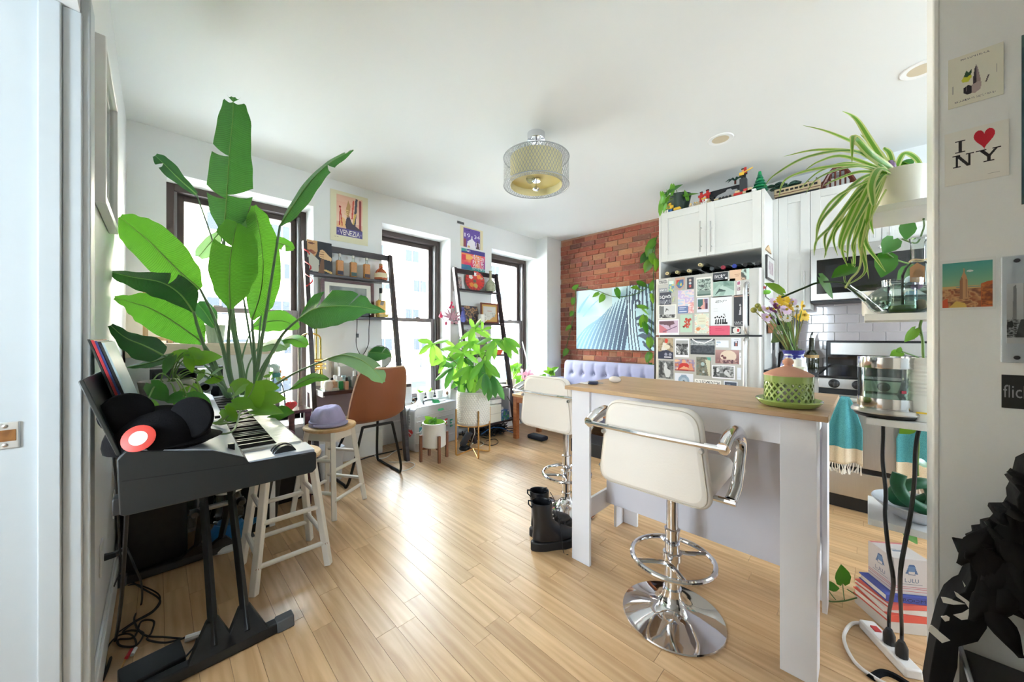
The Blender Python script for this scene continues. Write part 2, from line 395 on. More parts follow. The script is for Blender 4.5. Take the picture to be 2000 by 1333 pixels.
# ---------------------------------------------------------------- walls
b=B().box(XL-.14,1.49,0,XL,NY+.3,CZ).box(XL-.14,.5,2.04,XL,1.49,CZ).box(XL-.14,-3.2,0,XL,.5,CZ)
tag(mk('wall_left',b,wallm),kind='structure')
b=B(); xs=[XL-.14]+[x for w_ in WINS for x in w_]+[XB+.2]
for i in range(0,8,2):
    if i<6: b.box(xs[i],WY,0,xs[i+1],NY+.3,CZ)
for (a,c) in WINS: b.box(a,NY,0,c,NY+.3,SILL+.05).box(a,WY,HEAD,c,NY+.3,CZ)
b.box(4.0,3.28,0,XB+.2,NY+.3,CZ)
tag(mk('wall_back',b,wallm),kind='structure')
for i,(a,c) in enumerate(WINS):   # bright reveal sills
    o=mk('trim_%d'%(i+1),B().box(a,WY-.012,SILL-.03,c,NY+.02,SILL),whitem,bevel=.003); tag(o,kind='structure')
b=B().box(-1.5,-3.2,0,2.4,-3.05,CZ).box(3.5,-3.2,0,4.5,-3.05,CZ).box(2.4,-3.2,0,3.5,-3.05,1.25).box(2.4,-3.2,1.95,3.5,-3.05,CZ)  # opening on the kitchen side is added for fill light
tag(mk('wall_front',b,wallm),kind='structure')
tag(mk('wall_hall',B().box(-1.6,-3.2,0,-1.45,.4,CZ).box(-1.6,.9,0,-1.45,3.9,CZ).box(-1.6,.4,0,-1.45,.9,1.0).box(-1.6,.4,1.8,-1.45,.9,CZ),wallm),kind='structure')  # opening is added so fill light comes through the doorway
# partition with the cards, its end face and white corner bead
tag(mk('wall_partition',B().box(XP,-3.05,0,XP+.127,-.1275,CZ),wallm),kind='structure')
tag(mk('trim_5',B().box(XP-.0015,-.140,0,XP+.1285,-.1265,CZ-.001),whitem,bevel=.004),kind='structure')
# brick wall
wr=mk('wall_right',B().box(XB,1.3,0,XB+.2,3.3,CZ),mat('mortar',(178,140,116),.95,var=.2,scale=30,bump=.8,bs=60)); tag(wr,kind='structure')
def brickmat():
    m,nt,p=_nt('old_brick'); N=nt.nodes;L=nt.links; oi=N.new('ShaderNodeObjectInfo'); cr=N.new('ShaderNodeValToRGB'); cr.color_ramp.interpolation='LINEAR'
    e=cr.color_ramp.elements; cols=[(120,66,50),(148,78,58),(160,86,64),(132,72,58),(166,98,72),(142,82,68),(110,72,62),(182,128,92),(150,80,60)]
    e[0].color=(*lin(cols[0]),1); e[1].color=(*lin(cols[-1]),1)
    for i,c in enumerate(cols[1:-1]): q=e.new((i+1)/8); q.color=(*lin(c),1)
    L.new(oi.outputs['Random'],cr.inputs[0]); g=N.new('ShaderNodeNewGeometry'); nz=N.new('ShaderNodeTexNoise'); nz.inputs['Scale'].default_value=26; nz.inputs['Detail'].default_value=6; L.new(g.outputs['Position'],nz.inputs[0])
    c2=N.new('ShaderNodeValToRGB'); c2.color_ramp.elements[0].position=.56; c2.color_ramp.elements[1].position=.78; c2.color_ramp.elements[1].color=(.6,.6,.6,1); L.new(nz.outputs[0],c2.inputs[0])
    mx=N.new('ShaderNodeMix'); mx.data_type='RGBA'; L.new(c2.outputs[0],mx.inputs[0]); L.new(cr.outputs[0],mx.inputs[6]); mx.inputs[7].default_value=(*lin((196,158,128)),1)
    L.new(mx.outputs[2],p.inputs['Base Color']); p.inputs['Roughness'].default_value=.9
    bp=N.new('ShaderNodeBump'); bp.inputs['Strength'].default_value=.7; bp.inputs['Distance'].default_value=.008; L.new(nz.outputs[0],bp.inputs['Height']); L.new(bp.outputs[0],p.inputs['Normal']); return m
bm=brickmat(); bms=[]
for k in range(4):
    b=B(); r=random.Random(k); 
    def jj(s=.06): return r.uniform(-s,s)
    b.box(-.5,-.5,-.5,.5,.5,.5); b.v=[Vector((p.x+jj(.12),p.y+jj(.02),p.z+jj())) for p in b.v]; o=mk('brick',b,bm,wr,smooth=0,bevel=0); bms.append(o)
z=.66; ri=0; first=True
while z<CZ-.02:
    hd=ri%6==4; L0=.106 if hd else .212; y=1.36-random.random()*L0
    while y<3.28:
        ln=L0*random.uniform(.9,1.1); y1=min(y+ln,3.28)
        if not first and random.random()<.05: ln*=.5; y1=min(y+ln,3.28)
        if y1-y>.03:
            s=bms[random.randrange(4)]
            if s.location.length<.01 and s.scale.x==1: o=s
            else: o=s.copy(); COL.objects.link(o)
            o.location=(XB-.001-random.random()*.004,(y+y1)/2,z); o.scale=(.016,y1-y-.011,.059)
        y=y1
    z+=.0705; ri+=1
tag(mk('wall_kitchen',B().box(XK,-3.2,0,XB+.2,1.3,CZ),wallm),kind='structure')
# kitchen tiles
tm=mat('grey_glazed_tile',(196,186,186),.12,var=.05,coat=.5); tl=None; z=.915; ri=0
tag(mk('trim_6',B().box(XK-.003,-.9,.9,XK-.0005,.57,1.6),mat('grout',(225,220,216),.8)),kind='structure')
tw=bpy.data.objects['wall_kitchen']
while z<1.6:
    y=.57+(.0775 if ri%2 else 0)
    while y>-.55:
        if tl is None: tl=mk('tile',B().box(-.006,-.0735,-.0355,0,.0735,.0355),tm,tw,smooth=0,bevel=.002); o=tl
        else: o=tl.copy(); COL.objects.link(o)
        o.location=(XK-.002,y-.075,z+.0375); y-=.1505
    z+=.0745; ri+=1
# baseboards
tag(mk('baseboard_left',B().box(XL,1.57,0,XL+.015,WY,.11).box(XL,1.57,.11,XL+.008,WY,.125),whitem,bevel=.003),kind='structure')
b=B()
for a,c,y in ((XL,.046,WY),(.983,1.614,WY),(2.45,3.1,WY),(.046,.983,NY),(1.614,2.45,NY)): b.box(a,y-.018,0,c,y,.24)
tag(mk('baseboard_back',b,whitem,bevel=.004),kind='structure')
# ---------------------------------------------------------------- door opening on the left: jamb, stop, casing, strike plate
d1=mk('door_1',B().box(XL-.16,1.488,0,XL-.065,1.52,2.04).box(XL-.068,1.472,0,XL-.03,1.52,2.04).box(XL-.03,1.482,0,XL+.004,1.52,2.04).box(XL-.001,1.49,0,XL+.018,1.575,2.1),mat('jamb_paint',(192,200,204),.4,var=.02),bevel=.003); tag(d1,kind='structure')
p=PY(16,851,1.486); b=B().box(p.x-.026,1.4835,p.z-.033,p.x+.017,1.4885,p.z+.033); mk('strike_plate',b,mat('plate_nickel',(205,206,204),.4,.6),d1,bevel=.004)
mk('latch_hole',B().box(p.x-.018,1.4825,p.z-.014,p.x+.012,1.484,p.z+.014),wood('raw_wood',(120,78,40),(160,110,60)),d1,bevel=.004)
b=B()
for s in (-1,1): b.lathe((p.x-.004,1.4836,p.z+s*.023),[(.005,0),(.003,.0015),(0,.0018)],10,axis=(0,-1,0))
mk('screw_heads',b,steelh,d1)
# ---------------------------------------------------------------- windows
for i,(a,c) in enumerate(WINS):
    j=.105; y=NY; wn=mk('window_%d'%(i+1),B().box(a,y,SILL,a+.045,y+.14,HEAD).box(c-.045,y,SILL,c,y+.14,HEAD).box(a+.045,y,HEAD-.055,c-.045,y+.14,HEAD).box(a+.045,y,SILL,c-.045,y+.14,SILL+.05),framem,bevel=.003); tag(wn,kind='structure')
    mk('side_tracks',B().box(a+.045,y+.02,SILL+.05,a+.062,y+.13,HEAD-.055).box(c-.062,y+.02,SILL+.05,c-.045,y+.13,HEAD-.055),trackm,wn)
    zr=1.385 if i!=1 else 1.36
    for nm,z0,z1,yy in (('upper_sash',zr-.01,HEAD-.055,y+.085),('lower_sash',SILL+.05,zr+.03,y+.035)):
        x0=a+.062;x1=c-.062;r=.042
        sm=framem if nm=='upper_sash' else mat('sash_grey',(112,104,102),.45,.3)
        s=mk(nm,B().box(x0,yy,z0,x0+r,yy+.04,z1).box(x1-r,yy,z0,x1,yy+.04,z1).box(x0+r,yy,z0,x1-r,yy+.04,z0+r).box(x0+r,yy,z1-r,x1-r,yy+.04,z1),sm,wn,bevel=.003)
        mk('pane',B().box(x0+r,yy+.017,z0+r,x1-r,yy+.021,z1-r),panem,s,smooth=0)
        if nm=='lower_sash':
            b=B()
            for q in (.3,.7): b.box(x0+(x1-x0)*q-.03,yy-.002,z1,x0+(x1-x0)*q+.03,yy+.03,z1+.014)
            mk('sash_locks',b,trackm,wn,bevel=.003)
# low white cover under the right window that carries the sill plants
b=B().box(3.1,3.30,0,4.0,3.32,.44).box(3.1,3.29,.44,4.0,NY,.46)
o=one('radiator_cover',b,whitem,'low white boxed ledge below the rightmost window, carrying small pots','radiator cover',bevel=.004)
# ---------------------------------------------------------------- outside
def outside():
    y=45; t=thing('apartment_building','sunlit cream apartment block across the street, seen through the windows','building',(30,y,-12))
    mk('facade',B().box(-30,y,-14,120,y+2,24),mat('cream_render',(226,200,172),.9,var=.02,scale=.4),t,smooth=0)
    gm=mat('far_window_glass',(34,36,40),.5,spec=.1); fm=mat('far_window_frame',(215,212,206),.6)
    ref=None
    for r in range(5):
        for k in range(16):
            x=-6+k*5.2+(1.2 if r%2 else 0); z=-4+r*4.1
            if ref is None:
                f=mk('window',B().box(-1.1,-.12,-.9,1.1,.0,.9),fm,None,smooth=0); f.parent=t; g=mk('pane',B().box(-1,-.15,-.8,-.06,-.1,.8).box(.06,-.15,-.8,1,-.1,.8),gm,None,smooth=0); g.parent=f; ref=f; o=f
            else:
                o=ref.copy(); COL.objects.link(o); g2=ref.children[0].copy(); COL.objects.link(g2); g2.parent=o
            o.location=(x-30,0,z+12)
    tag(mk('added_ground',B().box(-80,7,-15,140,46,-13.5),mat('added_ground_grey',(150,148,146),.9,var=.1,scale=.3)),kind='structure')  # unseen ground added to cut light rising to the ceiling
    b=B().box(3.3,6.2,-2,18,13,.3); one('neighbour_roof',b,mat('roof_felt',(30,35,45),.9,var=.15,scale=3),'blue grey flat neighbour roof in shade outside the middle window','roof')
    b=B().prism([(3.3,7.2,.3),(18,10.5,.3),(18,10.9,.3),(3.3,7.5,.3)],(0,0,.06)).prism([(3.3,9.4,.3),(18,12.2,.3),(18,12.7,.3),(3.3,9.8,.3)],(0,0,.08)); one('roof_parapet',b,mat('white_coping',(245,243,240),.8),'white parapet strips on the neighbour roof outside the middle window','parapet')
    t=thing('roof_railing','thin grey metal railing standing on the neighbour roof','railing',(6.2,9,.3)); rm=mat('railing_grey',(24,25,28),.5); n=0
    for u in (822,833,846,1000,1012): 
        p=PY(u,700,9); mk('post',B().tube([(p.x,9,.3),(p.x,9,1.25)],.018,6),rm,t)
    p=PY(819,700,9);q=PY(1016,700,9); mk('rail',B().tube([(p.x,9,1.25),(q.x,9,1.25)],.018,6),rm,t); mk('rail',B().tube([(p.x,9,.7),(q.x,9,.7)],.014,6),rm,t)
outside()
# ---------------------------------------------------------------- kitchen
XE=3.43; XU=3.79; XFD=3.32
def shaker(b,x,ya,yb,z0,z1,fr=.06,th=.02):
    """door facing -x between ya>yb"""
    b.box(x,ya,z0,x+th,ya-fr,z1).box(x,yb+fr,z0,x+th,yb,z1).box(x,ya-fr,z1-fr,x+th,yb+fr,z1).box(x,ya-fr,z0,x+th,yb+fr,z0+fr).box(x+.009,ya-fr,z0+fr,x+th,yb+fr,z1-fr); return b
def pull(parent,x,y,z0,z1,name='handle'):
    b=B().tube([(x-.035,y,z0),(x-.035,y,z1)],.006,8)
    for z in (z0+.04*(z1-z0)/.2,z1-.04*(z1-z0)/.2): b.tube([(x-.035,y,z),(x,y,z)],.0045,6)
    return mk(name,b,steelh,parent)
ytop=PX(1390,393,XE).z; ybot=PX(1291.3,512.9,XE).z
yl=PX(1287,500,XE).y; yr=PX(1493.2,500,XE).y; ymid=PX(1380,500,XE).y
t=thing('fridge_surround','tall white cabinet surround with two shaker doors above the fridge','cabinet',((XE+XK)/2,(yl+yr)/2,0))
mk('side_panel',B().box(XE,yl,0,XK-.002,yl-.019,ytop),cabm,t,bevel=.001); mk('side_panel',B().box(XE,yr,0,XK-.002,yr+.019,ytop),cabm,t,bevel=.001)
mk('cabinet_box',B().box(XE+.021,yl-.02,ybot,XK-.002,yr+.02,ytop-.002),cabm,t,bevel=.001)
mk('back_board',B().box(XK-.02,yl-.02,0,XK-.004,yr+.02,ybot),cabm,t)
for a,c,hx in ((yl-.021,ymid+.0015,1367),(ymid-.0015,yr+.021,1387.5)):
    d=mk('door',shaker(B(),XE,a,c,ybot+.002,ytop-.004,.062),cabm,t,bevel=.0015); h=PX(hx,430,XE-.035).y
    pull(d,XE,h,PX(hx,492,XE-.035).z,PX(hx,432,XE-.035).z)
# fridge
zt=PX(1284,545.6,XFD).z; zg=PX(1380,656.5,XFD).z; fl_=PX(1278,600,XFD).y; fr_=PX(1487,600,XFD).y
t=thing('refrigerator','stainless top-freezer refrigerator covered with cards and photographs','refrigerator',(3.7,(fl_+fr_)/2,0))
mk('body',B().box(XFD+.085,fl_-.012,.02,XK-.08,fr_+.012,zt-.02),mat('fridge_grey',(70,70,72),.5),t,bevel=.004)
fd=mat('fridge_door_steel',(190,187,180),.45,.3,var=.03,scale=5,stretch=(1,1,30))
fe=mat('fridge_edge_steel',(200,198,194),.22,1)
for nm,z0,z1 in (('freezer_door',zg+.008,zt),('fridge_door',.09,zg-.008)):
    r=.035; n=6; pts=[]
    for k in range(n+1):
        a=math.pi/2*k/n; pts.append((XFD+r-r*math.sin(a),fl_-r+r*math.cos(a),z0))
    for k in range(n+1):
        a=math.pi/2*k/n; pts.append((XFD+r-r*math.cos(a),fr_+r-r*math.sin(a),z0))
    pts=[(XFD+.08,fl_,z0)]+pts+[(XFD+.08,fr_,z0)]
    d=mk(nm,B().prism(pts,(0,0,z1-z0)),fd,t,smooth=30)
    mk('edge_strip',B().box(XFD+.004,fl_+.0005,z0+.001,XFD+.07,fl_+.004,z1-.001),fe,d)
    ya=PX(1456,600,XFD-.05).y
    if nm=='freezer_door': hz=(PX(1456,552,XFD-.05).z,zg+.02)
    else: hz=(zg-.02,.62)
    pth=[(XFD+.005,ya,hz[0]),(XFD-.03,ya,hz[0]-.01 if nm=='freezer_door' else hz[0]-.01),(XFD-.055,ya,hz[0]-.05),(XFD-.06,ya,(hz[0]+hz[1])/2),(XFD-.055,ya,hz[1]+.05),(XFD-.03,ya,hz[1]+.01),(XFD+.005,ya,hz[1])]
    mk('handle',B().tube(spl(pth,5),.016,10),mat('fridge_handle',(196,196,196),.3,.85),d)
mk('kick_grille',B().box(XFD+.06,fl_-.01,.0,XFD+.09,fr_+.01,.09),blackm,t)
mk('hinge_cover',B().box(XFD+.03,fr_+.01,zt,XFD+.1,fr_+.06,zt+.012),blackm,t,bevel=.003)
# upper cabinets, microwave
zu=PX(1545,382.5,XU).z; zb=PX(1560,605,XU).z; ya=yr-.001; yb=PX(1582.5,480,XU).y; zmt=PX(1584.6,487.6,XU-.05).z; zmb=PX(1584.6,591.4,XU-.05).z
t=thing('wall_cabinet','tall narrow white wall cabinet with one shaker door beside the microwave','cabinet',((XU+XK)/2,(ya+yb)/2,zb))
mk('cabinet_box',B().box(XU+.021,ya,zb,XK-.01,yb,zu),cabm,t,bevel=.001); yf=PX(1520.5,480,XU).y
mk('filler_strip',B().box(XU,ya,zb,XU+.02,yf+.002,zu),cabm,t)
d=mk('door',shaker(B(),XU,yf,yb+.001,zb,zu,.062),cabm,t,bevel=.0015); pull(d,XU,PX(1570,560,XU-.035).y,PX(1570,594,XU-.035).z,PX(1570,530,XU-.035).z)
yw=yb-.775; yc=PX(1722,470,XU).y
t=thing('wall_cabinet','wide white two door wall cabinet directly above the microwave','cabinet',((XU+XK)/2,(yb+yw)/2,zmt))
mk('cabinet_box',B().box(XU+.021,yb-.001,zmt+.004,XK-.01,yw,zu),cabm,t,bevel=.001)
for a,c,hu in ((yb-.002,yc+.0015,1707),(yc-.0015,yw,1738)):
    d=mk('door',shaker(B(),XU,a,c,zmt+.006,zu,.062),cabm,t,bevel=.0015); pull(d,XU,PX(hu,450,XU-.035).y,zmt+.03,zmt+.15)
XM=XU-.05
t=thing('microwave','stainless over-range microwave with black glass door','microwave',((XM+XK)/2,yb-.38,zmb))
mk('body',B().box(XM+.03,yb-.006,zmb,XK-.01,yw+.01,zmt),mat('mw_black',(32,32,34),.5),t,bevel=.002)
yq=PX(1595,510,XM).y; zq0=PX(1595,575,XM).z; zq1=PX(1595,509,XM).z
mk('door',B().box(XM,yb-.006,zmb+.012,XM+.032,yw+.01,zmt-.002),steel,t,bevel=.004)
mk('door_glass',B().box(XM-.002,yq,zq0,XM+.003,yw+.16,zq1),blackg,t,bevel=.003)
mk('inner_window',B().box(XM-.0025,yq-.05,zq0+.045,XM,yw+.25,zq1-.05),mat('mw_mesh',(30,30,31),.15,coat=.3),t)
mk('emblem',B().lathe((XM-.001,yc-.0,(zq1+zmt)/2),[(.017,0),(.017,.003),(.012,.005),(0,.005)],18,axis=(-1,0,0)),chrome,t)
mk('vent_underside',B().box(XM+.004,yb-.012,zmb-.002,XK-.05,yw+.02,zmb+.012),blackm,t)
# range
XR=3.30; ra=PX(1613.5,700,XK-.07).y; rb=ra-.76; xb=XK-.07
t=thing('kitchen_range','stainless freestanding range with black glass top and knobs','stove',(3.68,(ra+rb)/2,0))
ztp=PX(1612,665.8,xb).z; zp0=PX(1640,693,xb).z
mk('body',B().box(XR+.03,ra-.003,.1,xb,rb+.003,.89),mat('range_black',(26,26,28),.4),t,bevel=.003)
mk('back_guard',B().box(xb,ra,.88,XK-.008,rb,ztp),mat('range_trim_black',(14,14,16),.3),t,bevel=.006)
mk('guard_panel',B().box(xb-.004,ra-.028,zp0,xb+.002,rb+.03,ztp-.016),steel,t,bevel=.0015)
mk('lower_guard',B().box(xb-.012,ra-.01,.9,xb,rb+.01,zp0-.004),blackg,t,bevel=.002)
mk('cooktop',B().box(XR+.02,ra,.888,xb,rb,.902),blackg,t,bevel=.004)
za=.885; zk=PX(1640,760,XR).z
mk('control_panel',B().box(XR,ra-.002,zk,XR+.04,rb+.002,za),steel,t,bevel=.003)
for k in range(5):
    y=PX(1629,747,XR).y-.0-.118*k
    kb=mk('knob',B().lathe((XR,y,(za+zk)/2),[(.03,0),(.03,.006),(.022,.01),(.019,.032),(.012,.036),(0,.036)],20,axis=(-1,0,0)),blackm,t)
    mk('knob_grip',B().box(XR-.046,y-.004,(za+zk)/2-.017,XR-.03,y+.004,(za+zk)/2+.017),blackm,kb,bevel=.002)
zd1=PX(1640,764,XR).z; zd0=PX(1672,914,XR).z
mk('door_gap',B().box(XR+.012,ra-.004,zd1-.03,XR+.04,rb+.004,zk),blackm,t)
dr=mk('oven_door',B().box(XR-.008,ra-.004,zd0+.004,XR+.03,rb+.004,zd1-.025),steel,t,bevel=.004)
zh=PX(1660,782,XR-.05).z; b=B().tube([(XR-.055,ra-.03,zh),(XR-.055,rb+.03,zh)],.014,10)
for y in (ra-.05,rb+.05): b.tube([(XR-.055,y,zh),(XR,y,zh)],.011,8)
mk('handle',b,mat('oven_handle',(222,220,212),.35,.3),dr)
mk('storage_drawer',B().box(XR-.006,ra-.004,.095,XR+.03,rb+.004,zd0-.03),steel,t,bevel=.004)
mk('drawer_gap',B().box(XR+.01,ra-.006,zd0-.03,XR+.03,rb+.006,zd0+.004),blackm,t)
mk('kick_plate',B().box(XR+.03,ra-.01,0,XR+.06,rb+.01,.1),blackm,t)
# base cabinet and black worktop left of the range
t=thing('base_cabinet','white base cabinet between fridge and range','cabinet',(3.75,(yr+ra)/2,0))
mk('cabinet_box',B().box(XE+.02,yr-.002,.1,XK-.01,ra+.003,.875),cabm,t,bevel=.002); mk('door',shaker(B(),XE,yr-.004,ra+.005,.12,.86,.05),cabm,t,bevel=.0015)
one('worktop',B().box(XE-.03,yr-.001,.877,XK-.008,ra+.002,.912),mat('black_quartz',(20,20,23),.25,var=.2,scale=80),'short black stone worktop between fridge panel and range','worktop',bevel=.003)
# ---------------------------------------------------------------- island
IX0=1.50;IX1=2.117;IY0=.086;IY1=1.113;IZ=.92
t=thing('kitchen_island','white kitchen island with pale oak top','island',(1.8,.6,0))
mk('countertop',B().box(IX0,IY0,IZ-.019,IX1,IY1,IZ),oakx,t,bevel=.002)
lx=1.557
for (ya,yb_) in ((1.107,1.0),(.118,.218)):
    s=1 if ya>.5 else -1
    mk('leg',B().box(lx,ya,0,lx+.017,yb_,IZ-.02).box(lx+.017,ya,0,lx+.105,ya-.017*s,IZ-.02),isl,t,bevel=.001)
    mk('leg',B().box(IX1-.03,ya,0,IX1-.013,yb_,IZ-.02).box(IX1-.118,ya,0,IX1-.03,ya-.017*s,IZ-.02),isl,t,bevel=.001)
    mk('stretcher',B().box(lx+.018,ya-.018*s,.18,IX1-.03,ya-.034*s,.285),isl,t,bevel=.001)
    mk('end_rail',B().box(lx+.018,ya-.018*s,.79,IX1-.03,ya-.034*s,IZ-.02),isl,t,bevel=.001)
mk('apron',B().box(lx+.018,1.09,.79,lx+.034,.135,IZ-.02),isl,t,bevel=.001)
mk('apron',B().box(IX1-.047,1.09,.79,IX1-.031,.135,IZ-.02),isl,t,bevel=.001)
mk('back_panel',B().box(1.85,1.072,.21,1.866,.152,.90),mat('island_panel',(214,212,220),.45,var=.01),t,bevel=.001)
mk('shelf',B().box(1.867,1.072,.215,IX1-.035,.152,.232),isl,t,bevel=.001); mk('shelf',B().box(1.867,1.072,.52,IX1-.035,.152,.537),isl,t,bevel=.001)
b=B()
for y,z in ((1.088,.215),(1.088,.26)): b.lathe((1.60,1.0735,z),[(.006,0),(.006,.002),(0,.002)],8,axis=(0,-1,0))
mk('screw_caps',b,blackm,t)
# ---------------------------------------------------------------- bar stools
def bar_stool(cx,cy,label,first=None):
    if first: return dup(first,(cx,cy,0),None,label)
    t=thing('bar_stool',label,'bar stool',(cx,cy,0),'white chrome bar stools')
    lea=mat('cream_leather',(236,228,218),.38,var=.025,scale=6,bump=.1,bs=150)
    mk('base',B().lathe((cx,cy,0),[(.0,.0),(.195,.0),(.2,.004),(.198,.009),(.16,.02),(.1,.036),(.06,.055),(.042,.08),(.036,.1),(.036,.12),(0,.12)],48),chrome,t,smooth=50)
    mk('column',B().tube([(cx,cy,.1),(cx,cy,.36)],.029,20),chrome,t); mk('piston',B().tube([(cx,cy,.35),(cx,cy,.6)],.0235,20),chrome,t)
    mk('column_collar',B().lathe((cx,cy,.235),[(.03,0),(.037,.004),(.037,.032),(.03,.036)],20),chrome,t); mk('column_collar',B().lathe((cx,cy,.355),[(.025,0),(.031,.003),(.031,.012),(.024,.016)],20),chrome,t)
    fc=(cx-.0,cy,.245); R_=.16
    fr=mk('footrest',B().tube([(fc[0]+R_*math.cos(a),fc[1]+R_*math.sin(a),fc[2]) for a in [2*math.pi*k/40 for k in range(40)]],.0105,10,closed=True),chrome,t)
    for s in (-1,1):
        mk('footrest_spoke',B().tube(bez((cx+s*.128,cy+.1,.245),(cx+s*.07,cy+.03,.245),(cx+s*.02,cy,.245),(cx+s*.07,cy-.03,.245),(cx+s*.128,cy-.1,.245),n=14),.009,8),chrome,t)
    xb_=cx-.235
    def back(u,v):
        z=.585+.335*v; hw=.222-.052*max(0,(v-.25)/.75)**1.1; y=(u-.5)*2
        r=.13; e=1.0
        return y*hw,z
    # padded back: rounded quad outline, extruded
    pts=[]; n=8
    for (cy_,cz_,rr,a0) in ((.222,.585,.055,180),( -.222,.585,.055,270),(-.168,.92,.05,0),(.168,.92,.05,90)): pass
    out=[]
    def corner(c,p0,p1,r):
        c=Vector(c); a=c+(Vector(p0)-c).normalized()*r; d=c+(Vector(p1)-c).normalized()*r; return bez(a,c,d,n=7)
    Q=[(.218,.58),(.176,.92),(-.176,.92),(-.218,.58)]
    for i in range(4):
        c=Q[i]; out+=[Vector((0,q.x,q.y)) for q in corner((c[0],c[1],0),(*Q[i-1],0),(*Q[(i+1)%4],0),.06)]
    def pad(b,outl,dirx,th,shift):
        c=sum(outl,Vector())/len(outl); L=[]
        for f,o in ((.88,0.0),(.97,.006),(1,.016),(1,th-.016),(.97,th-.006),(.88,th)):
            L.append([Vector((o,c.y+(p.y-c.y)*f,c.z+(p.z-c.z)*f)) for p in outl])
        k=len(outl); vs=[p for r in L for p in r]; fs=[]
        for i in range(len(L)-1):
            for j in range(k): fs.append((i*k+j,i*k+(j+1)%k,(i+1)*k+(j+1)%k,(i+1)*k+j))
        fs+=[tuple(range(k)),tuple(range((len(L)-1)*k,len(L)*k))[::-1]]
        b.add([v+Vector(shift) for v in vs],fs); return b
    mk('backrest',pad(B(),out,0,.05,(xb_,cy,0)),lea,t,smooth=60)
    sb=B(); sb.tube([Vector((xb_+.0008,cy+p.y*.955,.75+(p.z-.75)*.955)) for p in out],.0018,5,closed=True); mk('stitched_seam',sb,mat('seam_tan',(206,194,178),.7),t)
    o2=[Vector((0,p.y*.98,p.z*.0)) for p in out]
    seat=B(); Q=[(.05,.2),(.42,.19),(.42,-.19),(.05,-.2)]; so=[]
    for i in range(4): so+=[Vector((q.x,q.y,0)) for q in corner((*Q[i],0),(*Q[i-1],0),(*Q[(i+1)%4],0),.06)]
    c=sum(so,Vector())/len(so); L=[]
    for f,o in ((.9,.0),(1,.012),(1,.05),(.97,.064),(.85,.07)): L.append([Vector((c.x+(p.x-c.x)*f,c.y+(p.y-c.y)*f,o)) for p in so])
    k=len(so); vs=[p+Vector((xb_,cy,.6)) for r in L for p in r]; fs=[(i*k+j,i*k+(j+1)%k,(i+1)*k+(j+1)%k,(i+1)*k+j) for i in range(4) for j in range(k)]+[tuple(range(k))[::-1],tuple(range(4*k,5*k))]
    mk('seat',seat.add(vs,fs),lea,t,smooth=60)
    mk('seat_plate',B().box(cx-.09,cy-.09,.588,cx+.09,cy+.09,.602),chrome,t,bevel=.003)
    mk('back_bar',B().tube([(xb_-.012,cy-.262,.812),(xb_-.024,cy,.812),(xb_-.012,cy+.262,.812)],.011,8,flat=(1,.9)),chrome,t)
    bb=B()
    for s in (-1,1): bb.lathe((xb_+.002,cy+s*.185,.787),[(.009,0),(.009,.01),(.006,.013),(0,.013)],10,axis=(-1,0,0))
    mk('bolts',bb,steelh,t)
    for s in (-1,1):
        y=cy+s*.252
        pth=spl([(xb_-.01,y,.812),(xb_+.06,y,.838),(xb_+.15,y+s*.004,.836),(xb_+.205,y+s*.004,.79),(xb_+.2,y,.72),(xb_+.155,y,.645),(xb_+.11,y-s*.006,.605)],7)
        mk('armrest',B().tube(pth,.026,12,flat=(.75,.95)),chrome,t)
        mk('lower_bar',B().tube([(xb_+.1,y+s*.012,.602),(xb_+.1,cy+s*.15,.602)],.011,8),chrome,t)
    return t
st=bar_stool(1.535,.58,'white leather bar stool with chrome arms standing before the middle of the island')
bar_stool(1.97,1.445,'white leather bar stool half hidden behind the left leg of the island',st)
# ---------------------------------------------------------------- left wall: framed drawing
t=thing('framed_picture','white framed sketch in blue pencil hung high on the left wall','picture',(XL,2.0,1.61))
fy0,fy1,fz0,fz1=1.743,2.263,1.61,2.15; w=.028
mk('frame',B().box(XL+.002,fy0,fz0,-.117,fy0+w,fz1).box(XL+.002,fy1-w,fz0,-.117,fy1,fz1).box(XL+.002,fy0+w,fz0,-.117,fy1-w,fz0+w).box(XL+.002,fy0+w,fz1-w,-.117,fy1-w,fz1),whitem,t,bevel=.002)
card('drawing',None,None,(-.135,fy0+w,fz0+w),(0,fy1-fy0-2*w,0),(0,0,fz1-fz0-2*w),(244,245,246),[('N',.3,.25,.62,.8,9,[(244,245,246)]*3+[(150,170,220),(244,245,246),(120,140,205)],2),('L',.4,.3,.45,.7,.012,(130,150,210)),('L',.55,.3,.5,.62,.012,(150,165,215)),('R',.8,.1,.83,.5,(190,120,110))],nx=60,parent=t)
mk('glazing',B().box(-.131,fy0+w,fz0+w,-.129,fy1-w,fz1-w),panem,t)
